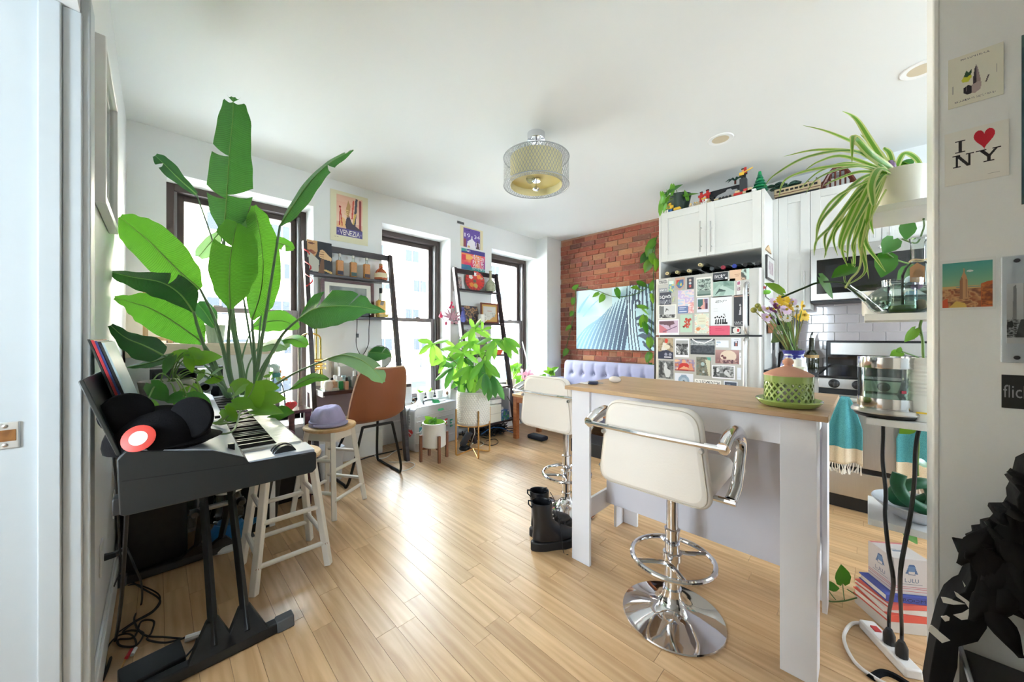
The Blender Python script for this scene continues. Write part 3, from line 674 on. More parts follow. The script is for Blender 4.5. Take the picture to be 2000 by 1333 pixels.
# ---------------------------------------------------------------- digital piano
MK=RM((-.06,1.18,.8),math.radians(-2.1)); kb=thing('digital_piano','long black digital piano with silver control panel on a folding stand along the left wall','piano',(.14,1.87,.775))
kx0,kx1,ky0,ky1=-.06,.338,1.18,2.55
def K(b): return b.xf(MK)
pts=[(kx0,0,.775),(kx0+.008,0,.77),(kx1-.01,0,.77),(kx1,0,.78),(kx1,0,.826),(kx1-.006,0,.831),(.175,0,.836),(.165,0,.853),(.1,0,.885),(kx0+.01,0,.917),(kx0-.004,0,.9)]
mk('body',K(B().prism([(p[0],ky0,p[2]) for p in pts][::-1],(0,ky1-ky0,0))),mat('piano_black',(22,26,27),.55,var=.06,bump=.05),kb,bevel=.003)
silver=mat('piano_silver',(168,176,190),.35,.35,var=.04)
mk('control_panel',K(B().add([(kx0+.012,ky0+.004,.919),(.1,ky0+.004,.887),(.162,ky0+.004,.856),(.162,ky1-.01,.856),(.1,ky1-.01,.887),(kx0+.012,ky1-.01,.919),(kx0+.012,ky0+.004,.915),(.1,ky0+.004,.883),(.162,ky0+.004,.85),(.162,ky1-.01,.85),(.1,ky1-.01,.883),(kx0+.012,ky1-.01,.915)],[(0,1,4,5),(1,2,3,4),(6,11,10,7),(7,10,9,8),(0,6,7,1),(1,7,8,2),(2,8,9,3),(3,9,10,4),(4,10,11,5),(5,11,6,0)])),silver,kb)
mk('end_seam',K(B().prism([(kx0+.004,ky0-.0008,.852),(.17,ky0-.0008,.836),(kx1-.12,ky0-.0008,.834),(kx1-.12,ky0-.0008,.832),(.17,ky0-.0008,.8335),(kx0+.004,ky0-.0008,.849)],(0,.002,0))),mat('seam_black',(10,11,12),.7),kb)
mk('cheek_block',K(B().box(.166,ky0+.003,.822,kx1-.004,ky0+.105,.839)),silver,kb,bevel=.003)
wkm=mat('ivory_key',(240,242,238),.22,var=.01); bkm=mat('ebony_key',(16,16,18),.35)
wy=(ky1-.045-ky0-.108)/52; names=[1,0,1,1,0,1,1]  # A B C D E F G : has black key after
wk=None;bk=None
for k in range(52):
    y0=ky0+.108+wy*k; 
    if wk is None:
        wk=mk('white_key',K(B().box(.164,y0+.0006,.826,kx1-.018,y0+wy-.0006,.8445)),wkm,kb,smooth=0,bevel=.0012); o=wk
    else: o=wk.copy(); COL.objects.link(o)
    o.location=MK.to_3x3()@Vector((0,wy*k,0))
    if names[k%7] and k<51:
        if bk is None:
            o=mk('black_key',K(B().add([(.164,y0+wy-.0055,.84),(.262,y0+wy-.0055,.84),(.262,y0+wy+.0055,.84),(.164,y0+wy+.0055,.84),(.164,y0+wy-.0045,.856),(.25,y0+wy-.0045,.855),(.25,y0+wy+.0045,.855),(.164,y0+wy+.0045,.856)],[(0,3,2,1),(4,5,6,7),(0,1,5,4),(1,2,6,5),(2,3,7,6),(3,0,4,7)])),bkm,kb,smooth=0); bk=(o,k)
        else:
            o=bk[0].copy(); COL.objects.link(o); o.location=MK.to_3x3()@Vector((0,wy*(k-bk[1]),0))
for dy in (0,.03): 
    mk('pitch_wheel',K(B().lathe((.262,ky0+.035+dy-.009,.826),[(.03,0),(.032,.002),(.032,.016),(.03,.018)],20,axis=(0,1,0))),blackm,kb)
mk('volume_slider',K(B().box(.135,ky0+.06,.86,.15,ky0+.075,.88)),blackm,kb,bevel=.002)
b=B()
for i in range(3): b.box(.06+.035*i,ky0+.34+.08*i,.887+.0-.0005*i,.085+.03*i,ky0+.35+.08*i,.9-.012*i)
mk('panel_buttons',K(b),blackm,kb,bevel=.001); kb_b=bpy.data.objects['panel_buttons']; tag(kb_b,kind='stuff')
rest=mat('rest_black',(30,38,38),.3,var=.15)
mk('music_rest',K(B().prism([(-.058,1.2,.905),(-.066,1.2,.905),(-.122,1.2,1.078),(-.114,1.2,1.083)],(0,.62,0))),rest,kb,bevel=.002)
mk('rest_screw',K(B().lathe((-.0575,1.222,.928),[(.005,0),(.005,.003),(0,.003)],10,axis=(1,0,.3))),gold,kb)
mk('rear_foot',K(B().box(kx0-.012,ky0+.01,.772,kx0+.002,ky0+.05,.81)),blackm,kb,bevel=.003)
# stand
t=thing('keyboard_stand','black steel folding stand with floor bars under the digital piano','stand',(.15,2.05,0))
fm_=mat('stand_black',(15,15,17),.45,var=.1)
for yy,nm in ((1.67,'near'),(2.49,'far')):
    f=mk('floor_bar',B().prism([(-.13,yy-.028,.004),(-.13,yy+.028,.004),(-.13,yy+.02,.04),(-.13,yy-.02,.04)],(.47,0,0)),fm_,t,bevel=.006)
    for xx in ((.335,.395),(-.14,-.1)): mk('end_cap',B().prism([(xx[0],yy-.03,.002),(xx[0],yy+.03,.002),(xx[0],yy+.022,.043),(xx[0],yy-.022,.043)],(xx[1]-xx[0],0,0)),mat('cap_grey',(78,80,82),.6),f,bevel=.004)
    s=1 if yy<2 else -1
    for xx in (.147,.243):
        y1=2.42 if yy<2 else 1.75
        mk('leg',B().tube([(xx,yy,.05),(xx,y1,.768)],.02,4,flat=(.8,1)),fm_,t,smooth=0,bevel=.003)
        mk('gusset',B().prism([(xx-.075,yy-.024,.036),(xx+.065,yy-.024,.036),(xx+.018,yy-.024+.075*s,.115),(xx-.018,yy-.024+.075*s,.115)],(0,.03,0)),fm_,t,bevel=.003)
b=B().tube([(.1,2.08,.41),(.29,2.08,.41)],.012,8); mk('pivot_rod',b,steelh,t)
for x in (.115,.275): mk('pivot_knob',B().lathe((x,2.06,.41),[(.018,0),(.02,.01),(.012,.03),(0,.03)],12,axis=(0,-1,0)),blackm,t)
for y in (1.75,2.42): mk('support_arm',B().box(-.02,y-.02,.752,.32,y+.02,.768),fm_,t,bevel=.004)
# records
def quad_slab(b,p0,p1,y0,y1,th):
    (xa,za),(xb,zb)=p0,p1; b.add([(xa,y0,za),(xa+th,y0,za),(xa+th,y1,za),(xa,y1,za),(xb,y0,zb),(xb+th,y0,zb),(xb+th,y1,zb),(xb,y1,zb)],[(0,3,2,1),(4,5,6,7),(0,1,5,4),(1,2,6,5),(2,3,7,6),(3,0,4,7)]); return b
for i,(c,lab,th) in enumerate((((40,52,52),'dark green record sleeve leaning nearest the left wall',.004),((196,56,62),'red record sleeve leaning second from the left wall',.005),((52,66,126),'blue record sleeve leaning between the red and the black sleeve',.004),((24,24,30),'black record sleeve leaning third in front of the red one',.005),((172,194,200),'pale blue record sleeve leaning in front of the other records',.004))):
    x=i*.0064
    b=quad_slab(B(),(-.052+x,.921),(-.122+x,1.168-.002*i),1.36-.008*i,1.67-.006*i,th); o=one('record_sleeve',b,mat('sleeve_%d'%i,c,.4,var=.12,scale=5),lab,'record')
    if i==4: o.data.materials[0]=mat('sleeve_art',(176,198,204),.35,var=.22,scale=4)
# ---------------------------------------------------------------- round eared hat
hx,hy,hz=.006,1.272,.897
t=thing('eared_hat','black felt cap with two round ears and red badge on the piano','hat',(hx,hy,hz))
felt=mat('black_felt',(20,20,22),.95,var=.2,scale=50,bump=.25,bs=260,spec=.1)
def dome(p): 
    return Vector((p.x,p.y,max(p.z,-.012)))
mk('crown',B().ell((hx,hy,hz+.014),(.1,.092,.088),28,16,fn=dome),felt,t,smooth=60)
mk('brim_edge',B().ell((hx+.016,hy+.004,hz+.012),(.108,.098,.013),28,6),felt,t)
def disc(c,n,r,th): return B().lathe(Vector(c)-Vector(n).normalized()*th/2,[(0,0),(r*.9,0),(r*.98,th*.2),(r,th*.5),(r*.98,th*.8),(r*.9,th),(0,th)],28,axis=n)
mk('ear',disc(PD(248,808,.84),(.1,-1,.12),.048,.014),felt,t,smooth=50); mk('ear',disc(PD(374,816,.9),(-.62,-.75,.1),.052,.015),felt,t,smooth=50)
bc=PD(271,857,.815); nn=Vector((-.35,-.85,.42))
bd=mk('badge',B().lathe(bc,[(0,0),(.030,0),(.0305,.0015),(.0295,.002),(0,.002)],30,axis=nn),mat('badge_red',(206,58,44),.5),t); mk('badge_centre',B().lathe(bc+nn.normalized()*.002,[(0,0),(.0165,0),(.0165,.0008),(0,.0008)],26,axis=nn),mat('badge_cream',(226,216,204),.5),bd)
# ---------------------------------------------------------------- pothos
poth=leafmat('pothos_leaf',(92,150,48),(150,205,50),.3,.3); pothd=leafmat('pothos_dark',(52,112,40),(90,160,40),.25,.3); stemm=mat('green_stem',(104,140,62),.5); vine_m=mat('vine_stem',(72,104,44),.5)
def imgdir(ang,tilt=0):
    """direction in the picture plane (0 = right, 90 = down) as a world vector"""
    r=Vector((1,-1,0))/R2; f=Vector((1,1,0))/R2; a=math.radians(ang); return (r*math.cos(a)-Vector((0,0,1))*math.sin(a)+f*tilt).normalized()
def pothos_leaf(u,v,L,ang,D,parent,m=None,tilt=None,asp=.72,nm='leaf'):
    c=PD(u,v,D); s=L*D/F; tl=random.uniform(-.35,.35) if tilt is None else tilt; d=imgdir(ang,tl); nrm=(Vector((-1,-1,1.3)).normalized()+Vector((random.uniform(-.3,.3),random.uniform(-.3,.3),random.uniform(-.2,.2))))
    return mk(nm,heart(c-d*s*.5,c+d*s*.5,nrm,s*asp,fold=random.uniform(.05,.3),droop=random.uniform(.02,.14)),m or (poth if random.random()<.75 else pothd),parent,smooth=80), c-d*s*.5
pc=Vector((.026,1.72,.9)); ptz=PD(325,742,1.25).z
t=thing('potted_pothos','trailing pothos in a pale grey pot standing on the piano','plant',pc)
mk('pot',B().lathe((pc.x,pc.y,.902),[(.0,0),(.05,0),(.054,.004),(.074,ptz-.902),(.068,ptz-.902),(.062,ptz-.922),(0,ptz-.922)],32),potg,t)
mk('soil',B().lathe((pc.x,pc.y,ptz-.024),[(0,.004),(.0635,.0)],24),soil,t)
pl=[(328,715,40,105,1.22),(350,694,42,-35,1.25),(372,712,36,85,1.24),(405,699,48,-8,1.27),(383,694,36,25,1.25),(388,736,32,155,1.3),(422,728,38,-35,1.32),(414,743,30,175,1.3),(338,778,38,175,1.12),(356,770,38,-65,1.16),(378,768,46,35,1.25),(392,790,50,35,1.12),(312,768,44,55,1.1),(298,792,30,5,1.02),(372,805,40,20,1.12),
 (470,752,46,-12,1.5),(464,766,42,160,1.45),(522,757,44,0,1.55),(474,790,50,5,1.3),(500,776,50,70,1.4),(536,778,40,5,1.5),(525,803,52,5,1.4),(552,808,48,-8,1.45),(452,812,36,40,1.25),(505,748,34,100,1.6)]
topc=Vector((pc.x,pc.y,ptz-.01))
for i,(u,v,L,a,D) in enumerate(pl):
    o,base=pothos_leaf(u,v,L,a,D,t)
    if i<15: path=bez(topc+Vector((random.uniform(-.03,.03),random.uniform(-.03,.03),-.01)),topc.lerp(base,.4)+Vector((0,0,.07)),base,n=8)
    else:
        k=PD(430+(i-15)*4,842-(i-15)*3,1.15); path=spl([topc,topc+Vector((.07,-.05,.01)),Vector((.13,1.55,.885)),base.lerp(Vector((.2,1.6,.89)),.5),base],5)
    mk('stem',B().tube(path,.0022,5),stemm,t)
mk('vine',B().tube(spl([topc,PD(383,760,1.2),PD(405,830,1.12),PD(412,846,1.07),PD(455,842,1.12),PD(470,800,1.3)],6),.003,6),vine_m,t)
# ---------------------------------------------------------------- bird of paradise
bop=leafmat('paradise_leaf',(50,106,60),(84,160,56),.35,.32,vein=26); bopl=leafmat('paradise_leaf_backlit',(66,136,54),(112,190,56),.5,.35,vein=26); bopd=leafmat('paradise_leaf_dark',(30,84,46),(60,130,44),.22,.28,vein=26); bopw=leafmat('paradise_leaf_sheen',(120,160,136),(150,200,120),.4,.22,vein=26)  # backlight and pale sheen are put into the lighter leaf colours
pstem=mat('paradise_stem',(96,128,88),.4,var=.12); 
bp_=Vector((.43,2.72,0)); bt=thing('bird_of_paradise','tall potted bird of paradise plant with large paddle leaves by the left window','plant',bp_)
mk('pot',B().lathe(bp_,[(.0,.0),(.12,0),(.155,.4),(.16,.44),(.15,.44),(.145,.41),(0,.41)],28),mat('nursery_pot_black',(22,23,26),.5),bt); mk('soil',B().lathe((bp_.x,bp_.y,.405),[(0,.01),(.146,0)],24),soil,bt)
def bleaf(pts,hw,m,D,D1=None,tears=(),fold=.12,curl=.0,nrm=None,stem=(),asym=None,sr=.009):
    D1=D if D1 is None else D1; n=len(pts); P=[PD(u,v,D+(D1-D)*i/(n-1)) for i,(u,v) in enumerate(pts)]; sc=D/F
    nr=Vector(nrm) if nrm else Vector((-1,-1,.25)); b=blade(P,[w*sc for w in hw],nr,fold,curl,tears,nx=4,n=8)
    mk('leaf',b,m,bt,smooth=70,solid=.0)
    mk('midrib',B().tube(spl(P,5),[.0045*(1-.8*i/(5*(n-1))) for i in range(5*(n-1)+1)],6),mat('midrib_green',(120,160,84),.45),bt)
    S=[Vector((bp_.x+random.uniform(-.06,.06),bp_.y+random.uniform(-.06,.06),.41))]+[PD(u,v,d) for u,v,d in stem]+[P[0]]
    q=spl(S,8); k=len(q); mk('stem',B().tube(q,[sr*1.5-(sr*.9)*i/(k-1) for i in range(k)],8),pstem,bt)
bleaf([(437,455),(441,410),(445,350),(449,290),(455,225),(455,190)],[12,40,47,44,38,34,24,4],bop,1.98,1.86,[(.3,1,.025),(.28,-1,.02),(.55,-1,.02),(.93,1,.02),(.93,-1,.02)],stem=[(470,720,2.0),(447,600,2.0)])
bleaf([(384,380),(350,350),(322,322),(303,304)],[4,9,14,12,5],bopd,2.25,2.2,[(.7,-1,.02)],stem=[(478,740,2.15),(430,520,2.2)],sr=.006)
bleaf([(547,440),(575,398),(606,355),(645,318),(690,293)],[6,22,27,24,18,12,2],bop,1.95,1.85,[(.72,1,.02),(.9,-1,.02)],nrm=(-1,-.6,.5),fold=.25,stem=[(500,740,2.0),(520,610,1.98)])
bleaf([(391,565),(350,530),(295,475),(262,447),(234,424)],[8,30,38,36,30,20,6],bopl,1.85,1.72,nrm=(-1,-1,.4),stem=[(455,760,1.95),(425,640,1.9)])
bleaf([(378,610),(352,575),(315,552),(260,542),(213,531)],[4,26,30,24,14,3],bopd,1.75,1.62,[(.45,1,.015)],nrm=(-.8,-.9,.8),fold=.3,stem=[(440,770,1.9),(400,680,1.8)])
bleaf([(398,672),(360,643),(305,608),(262,592),(224,582)],[6,30,36,32,22,10,3],bopl,1.8,1.6,nrm=(-1,-1,.5),fold=.1,stem=[(445,775,1.85),(420,710,1.82)])
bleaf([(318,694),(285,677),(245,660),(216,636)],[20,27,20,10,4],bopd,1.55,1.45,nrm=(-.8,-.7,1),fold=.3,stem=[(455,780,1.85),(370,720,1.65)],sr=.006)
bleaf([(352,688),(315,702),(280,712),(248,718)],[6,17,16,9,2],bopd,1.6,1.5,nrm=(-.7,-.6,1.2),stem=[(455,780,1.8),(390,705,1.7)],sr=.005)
bleaf([(450,604),(448,560),(450,505),(457,462),(463,436)],[6,36,50,48,44,32,6],bopl,1.75,1.7,[(.62,-1,.02)],fold=.16,stem=[(452,740,1.85)])
bleaf([(492,625),(508,575),(514,520),(508,460),(495,402)],[6,30,34,32,30,22,5],bopl,2.0,1.95,fold=.1,stem=[(498,740,2.05)])
bleaf([(462,500),(478,450),(497,420)],[14,22,18,6],bop,2.05,2.0,stem=[(500,740,2.1)],sr=.006)
bleaf([(583,624),(612,605),(655,598),(705,600),(752,609)],[6,44,46,42,30,10,2],bop,1.95,1.85,[(.27,-1,.03),(.62,-1,.008)],nrm=(-1,-1,.9),fold=.35,curl=.2,stem=[(500,775,2.0),(545,665,2.0)])
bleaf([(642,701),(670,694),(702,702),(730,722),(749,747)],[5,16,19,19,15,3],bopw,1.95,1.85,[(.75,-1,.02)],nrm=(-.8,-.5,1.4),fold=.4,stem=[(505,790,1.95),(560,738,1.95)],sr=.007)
bleaf([(568,760),(590,746),(615,738),(642,741)],[3,11,13,8,2],bopl,1.9,1.85,nrm=(-.8,-.8,.9),stem=[(530,790,1.9)],sr=.005)
bleaf([(492,640),(525,628),(556,628),(584,641)],[6,20,21,14,3],bopl,2.25,2.2,stem=[(470,740,2.1)],sr=.005)
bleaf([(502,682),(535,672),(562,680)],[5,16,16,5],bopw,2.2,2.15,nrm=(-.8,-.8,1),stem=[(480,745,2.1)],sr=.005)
bleaf([(545,668),(572,662),(600,676)],[4,11,13,4],bopl,2.2,2.15,nrm=(-.8,-.8,1),stem=[(500,745,2.1)],sr=.005)
bleaf([(527,470),(550,476),(574,487)],[10,13,11,3],bopl,2.3,2.25,[(.6,1,.02)],stem=[(500,740,2.1),(515,560,2.2)],sr=.005)
bleaf([(430,453),(408,478),(388,502)],[8,17,18,8],bopw,2.35,2.3,stem=[(470,740,2.1),(450,560,2.25)],sr=.006)
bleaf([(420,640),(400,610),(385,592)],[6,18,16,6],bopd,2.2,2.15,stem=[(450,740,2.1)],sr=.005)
# ---------------------------------------------------------------- things by the left window and under the piano
t=thing('subwoofer_box','tall black rounded speaker box with dusty front under the piano','speaker',(0,2.7,0))
def rrect(x0,y0,x1,y1,r,n=5):
    o=[]
    for cx,cy,a in ((x1-r,y1-r,0),(x0+r,y1-r,90),(x0+r,y0+r,180),(x1-r,y0+r,270)):
        for k in range(n+1): q=math.radians(a+90*k/n); o.append((cx+r*math.cos(q),cy+r*math.sin(q)))
    return o
def rbox(b,x0,y0,z0,x1,y1,z1,r): return b.prism([(x,y,z0) for x,y in rrect(x0,y0,x1,y1,r)],(0,0,z1-z0))
mk('cabinet',rbox(B(),-.12,2.53,.01,.115,2.83,.52,.03),mat('dusty_black',(15,16,18),.5,var=.3,scale=90),t); mk('plinth',rbox(B(),-.11,2.54,0,.105,2.82,.012,.03),blackm,t)
one('amplifier_box',B().box(.22,2.9,0,.82,3.2,.30).box(.25,2.89,.03,.79,2.9,.27),blackm,'low black amplifier box on the floor behind the front stool','amplifier',bevel=.006)
hp=PZ(446,1064,.0); hp=Vector((hp.x,hp.y,0))
t=thing('humidifier','blue and white humidifier with clear tank on the floor under the piano','humidifier',hp)
mk('base',B().lathe(hp,[(0,0),(.1,0),(.105,.012),(.09,.03),(.08,.035)],28),whitem,t); mk('blue_body',B().lathe(hp,[(.075,.03),(.085,.05),(.078,.1),(.06,.13),(.05,.13)],28),mat('humidifier_blue',(38,120,180),.35),t)
mk('spout',B().tube([hp+Vector((.05,-.03,.09)),hp+Vector((.13,-.08,.13))],[.03,.012],10),mat('humidifier_blue',(38,120,180),.35),t)
mk('tank',B().lathe(hp,[(.05,.13),(.075,.15),(.078,.2),(.062,.27),(.066,.31)],28),clearb,t); mk('cap',B().lathe(hp,[(.066,.305),(.07,.31),(.066,.36),(.05,.38),(0,.38)],28),whitem,t)
# outlets and cables
def outlet(u,v,lab):
    p=PX(u,v,XL); o=one('wall_outlet',B().box(XL,p.y-.037,p.z-.058,XL+.006,p.y+.037,p.z+.058),mat('outlet_white',(228,228,224),.4),lab,'outlet',bevel=.003); return p
outlet(196,1090,'white wall outlet with black plug low on the left wall'); outlet(221,985,'white wall plate on the left wall just behind the piano')
p=PX(199,1091,XL); t=thing('power_plug','black plug and cord in the left wall outlet','plug',p)
mk('plug',B().tube([p+Vector((.006,0,0)),p+Vector((.03,0,.0)),p+Vector((.06,.03,.004))],[.014,.012,.006],8),blackm,t)
cabm_=mat('cable_black',(18,18,20),.5)
def cable(name,lab,pts,r,m=None,n=8,cat='cable'): return one(name,B().tube(spl(pts,n),r,6),m or cabm_,lab,cat)
G=lambda u,v,z=.006: PZ(u,v,z)
mk('cord',B().tube(spl([p+Vector((.06,.03,.004)),PD(262,1105,1.3),PD(276,1140,1.35),G(276,1180),G(262,1210),G(280,1240),G(320,1245),G(355,1248)],8),.0035,6),cabm_,t)
cable('piano_cable','thin black cable hanging from the music rest to the floor',[PD(223,862,.82),PD(222,900,.85),PD(228,960,1.0),PD(233,1060,1.2),PD(236,1110,1.3),G(222,1156),G(262,1142),G(310,1162),G(302,1190),G(262,1215),G(225,1240)],.0028)
cable('thick_cable','thick dark cable hanging behind the piano end to the floor',[PD(248,1000,.95),PD(242,1100,1.08),PD(236,1180,1.15),G(226,1250),G(212,1300),G(200,1330)],.005)
cable('looped_cable','black cable lying in loops on the floor by the left wall',[G(245,1130),G(278,1150),G(312,1172),G(300,1195),G(265,1215),G(240,1235),G(258,1232),G(280,1238),G(265,1262),G(235,1262),G(232,1250),G(262,1245),G(276,1215),G(300,1214),G(296,1236),G(288,1250),G(320,1256),G(350,1250),G(382,1240),G(380,1262),G(355,1292)],.0035)
t=thing('audio_lead','black audio lead with red and white plugs on the floor beside the black pedal unit','cable',G(246,1280))
mk('lead',B().tube(spl([G(205,1318),G(206,1290),G(212,1262),G(232,1242),G(255,1240),G(266,1256),G(258,1272),G(248,1282)],8),.003,6),cabm_,t)
mk('red_plug',B().tube([G(257,1270,.012),G(247,1286,.012)],.006,8),mat('plug_red',(190,36,48),.4),t); mk('white_plug',B().tube([G(265,1267,.012),G(258,1280,.012)],.006,8),whitem,t); mk('gold_tip',B().tube([G(244,1290,.012),G(236,1308,.012)],.0035,8),gold,t)
a=PZ(246,1300,.05);c=PZ(352,1248,.05); d=(c-a).normalized(); nrm=Vector((-d.y,d.x,0)); 
b=B().prism([Vector((q.x,q.y,0)) for q in (a-d*.02,c,c-nrm*.11,a-d*.02-nrm*.11)],(0,0,.05)); one('pedal_unit',b,mat('pedal_black',(22,24,26),.5),'black rectangular power unit on the floor by the near stand bar','power unit',bevel=.004)
one('white_tube',B().tube([G(362,1249,.014),G(402,1236,.014)],.012,10),whitem,'short white tube lying behind the near stand bar','tube')
# pale bench shelf, carved screen, boxes, speaker by the left window
t=thing('window_bench','pale wooden bench top on white base before the left window','bench',(.2,3.25,0))
p0=PY(256,670,3.1); zb1=PY(300,672,3.1).z; zb0=PY(300,698,3.1).z
mk('bench_top',B().box(XL+.01,3.1,zb0,.62,3.44,zb1),wood('pale_wood',(214,196,172),(232,216,194),'X',1,.5,.02),t,bevel=.003); mk('base_panel',B().box(XL+.01,3.16,0,.6,3.44,zb0),whitem,t)
sp0=PY(284,570,3.3); sp1=PY(372,660,3.3)
t=thing('carved_screen','openwork carved wooden screen standing on the bench by the left window','screen',(.1,3.3,zb1))
ww=wood('carved_wood',(196,164,120),(220,190,150),'Z',1,.5,.02)
x0,x1=sp0.x,PY(378,600,3.3).x; z0,z1=zb1,PY(300,572,3.3).z; b=B()
for x in (x0,(x0+x1)/2,x1): mk('post',B().box(x-.012,3.29,z0,x+.012,3.315,z1),ww,t,bevel=.002)
for z in (z0+.03,z0+.1,z1-.02): mk('rail',B().box(x0,3.295,z-.012,x1,3.31,z+.012),ww,t,bevel=.002)
rr=random.Random(5)
for k in range(26):
    x=x0+(x1-x0)*(k+.5)/26; b.tube(spl([(x+rr.uniform(-.012,.012),3.302,z0+.1+(z1-z0-.12)*q) for q in (0,.25,.5,.75,1)],3),.0035,4)
tag(mk('fretwork',b,ww,t),kind='stuff')
p=PY(421,670,3.25); q=PY(421,635,3.25); r=(PY(440,640,3.25).x-PY(400,640,3.25).x)/2
t=thing('ribbed_pot','empty sage green ribbed pot on the bench by the left window','pot',(p.x,3.25,zb1)); b=B(); n=40
prof=[(r*.78,0),(r,q.z-zb1),(r*.93,q.z-zb1),(r*.74,.01),(0,.01)]; b.lathe((p.x,3.25,zb1+.0005),prof,n); 
b.v=[Vector((p.x+(v.x-p.x)*(1+.03*math.cos(20*math.atan2(v.y-3.25,v.x-p.x))),3.25+(v.y-3.25)*(1+.03*math.cos(20*math.atan2(v.y-3.25,v.x-p.x))),v.z)) for v in b.v]; mk('body',b,mat('sage_ceramic',(150,170,146),.5),t)
a=PY(292,722,2.85); c=PY(368,775,2.85); t=thing('stereo_receiver','black stereo receiver behind the grey pothos pot','receiver',((a.x+c.x)/2,2.9,c.z-.06))
mk('case',B().box(a.x,2.85,c.z-.08,c.x+.16,3.08,a.z),blackm,t,bevel=.003); mk('face_panel',B().box(a.x+.01,2.845,c.z-.06,c.x+.14,2.85,a.z-.02),blackg,t); mk('display',B().box(a.x+.05,2.843,a.z-.06,a.x+.13,2.846,a.z-.035),mat('display_grey',(90,94,100),.3),t)
a=PY(388,722,2.7); c=PY(412,778,2.7); t=thing('white_speaker','small white bookshelf speaker behind the piano','speaker',((a.x+c.x)/2,2.75,c.z-.05)); mk('case',B().box(a.x,2.7,c.z-.03,c.x,2.83,a.z),whitem,t,bevel=.003)
cc=PY(401,757,2.7); mk('cone_ring',B().lathe((cc.x,2.7,cc.z),[(.032,0),(.032,.004),(.024,.004),(.012,-.006),(0,-.006)],20,axis=(0,-1,0)),mat('cone_grey',(120,120,122),.4),t)
one('media_stand',B().box(XL+.03,2.62+.25,0,.2,3.09,.02).box(XL+.03,2.87,.02,XL+.06,3.09,PY(292,775,2.85).z-.081).box(.17,2.87,.02,.2,3.09,PY(292,775,2.85).z-.081).box(XL+.03,2.6,PY(292,775,2.85).z-.1,.52,3.09,PY(292,775,2.85).z-.081).box(.49,2.6,0,.52,3.09,PY(292,775,2.85).z-.1),whitem,'white media shelf behind the piano carrying receiver and speaker','shelf',bevel=.002)
# dark side table with red heart and spray bottle
tzz=.67; t=thing('side_table','small dark cherry side table with a shelf by the left window','table',(.55,2.98,0)); chy=wood('cherry_wood',(70,36,40),(96,52,52),'X',1,.22,.03)
mk('table_top',B().box(.28,2.75,tzz-.022,.77,3.22,tzz),chy,t,bevel=.003); mk('shelf',B().box(.3,2.78,.36,.75,3.2,.378),chy,t,bevel=.002)
for x in (.3,.745):
    for y in (2.775,3.195): mk('leg',B().box(x-.02,y-.02,0,x+.02,y+.02,tzz-.022),chy,t,bevel=.002)
p=PZ(567,803,tzz); b=B(); hp_=[]
for k in range(28):
    a=2*math.pi*k/28; hp_.append((16*math.sin(a)**3,13*math.cos(a)-5*math.cos(2*a)-2*math.cos(3*a)-math.cos(4*a)))
dd=Vector((1,-1,0))/R2; s_=.0021
b.prism([p+dd*(x*s_)+Vector((0,0,(y+17)*s_)) for x,y in hp_],Vector((1,1,0))*.016); one('heart_ornament',b,mat('heart_red',(232,60,66),.2,coat=.4),'small glossy red heart standing on the dark side table','ornament',bevel=.006)
p=PZ(540,800,tzz); t=thing('spray_bottle','translucent plastic spray bottle on the dark side table','bottle',p); bt2=glass('misty_plastic',(214,228,232),.12,.2)
mk('bottle',B().lathe(p,[(0,.001),(.052,.001),(.056,.02),(.052,.1),(.036,.17),(.02,.21),(.02,.23)],24),bt2,t); mk('collar',B().lathe(p,[(.024,.225),(.026,.228),(.026,.25),(.018,.255)],18),mat('collar_teal',(80,140,134),.4),t)
mk('trigger_head',B().prism([p+dd*x+Vector((0,0,z))-Vector((.01,.01,0)) for x,z in ((-.015,.25),(.015,.25),(.02,.3),(-.01,.318),(-.055,.31),(-.055,.295),(-.018,.285))],(.02,.02,0)),mat('trigger_grey',(196,210,206),.4),t,bevel=.003)
t=thing('orange_plant','small plant with orange new leaves on the dark side table near the window','plant',(.6,3.12,tzz)); mk('pot',B().lathe((.6,3.12,tzz),[(0,0),(.05,0),(.06,.09),(.055,.09),(.05,.08),(0,.08)],20),mat('rose_pot',(200,140,140),.5),t)
for u,v,a in ((535,738,-20),(548,728,-70),(556,740,20),(530,728,200),(545,742,90),(520,735,180)):
    pothos_leaf(u,v,14,a,2.6,t,leafmat('orange_leaf',(196,140,84),(220,150,80),.3) if a in(-70,20) else poth)
    mk('stem',B().tube(bez((.6,3.12,tzz+.08),PD(u,v,2.6)+Vector((0,0,-.03)),PD(u,v,2.6)),.002,5),stemm,t)
one('white_cushion',B().ell((.58,2.9,.43),(.11,.1,.052),20,10),mat('cushion_white',(226,222,228),.8),'rounded white cushion lying on the side table shelf','cushion')
one('purple_bag',B().ell((.68,3.06,.43),(.06,.08,.05),16,8),mat('plum_cloth',(98,40,72),.8,var=.3),'crumpled plum cloth bag on the side table shelf','bag')
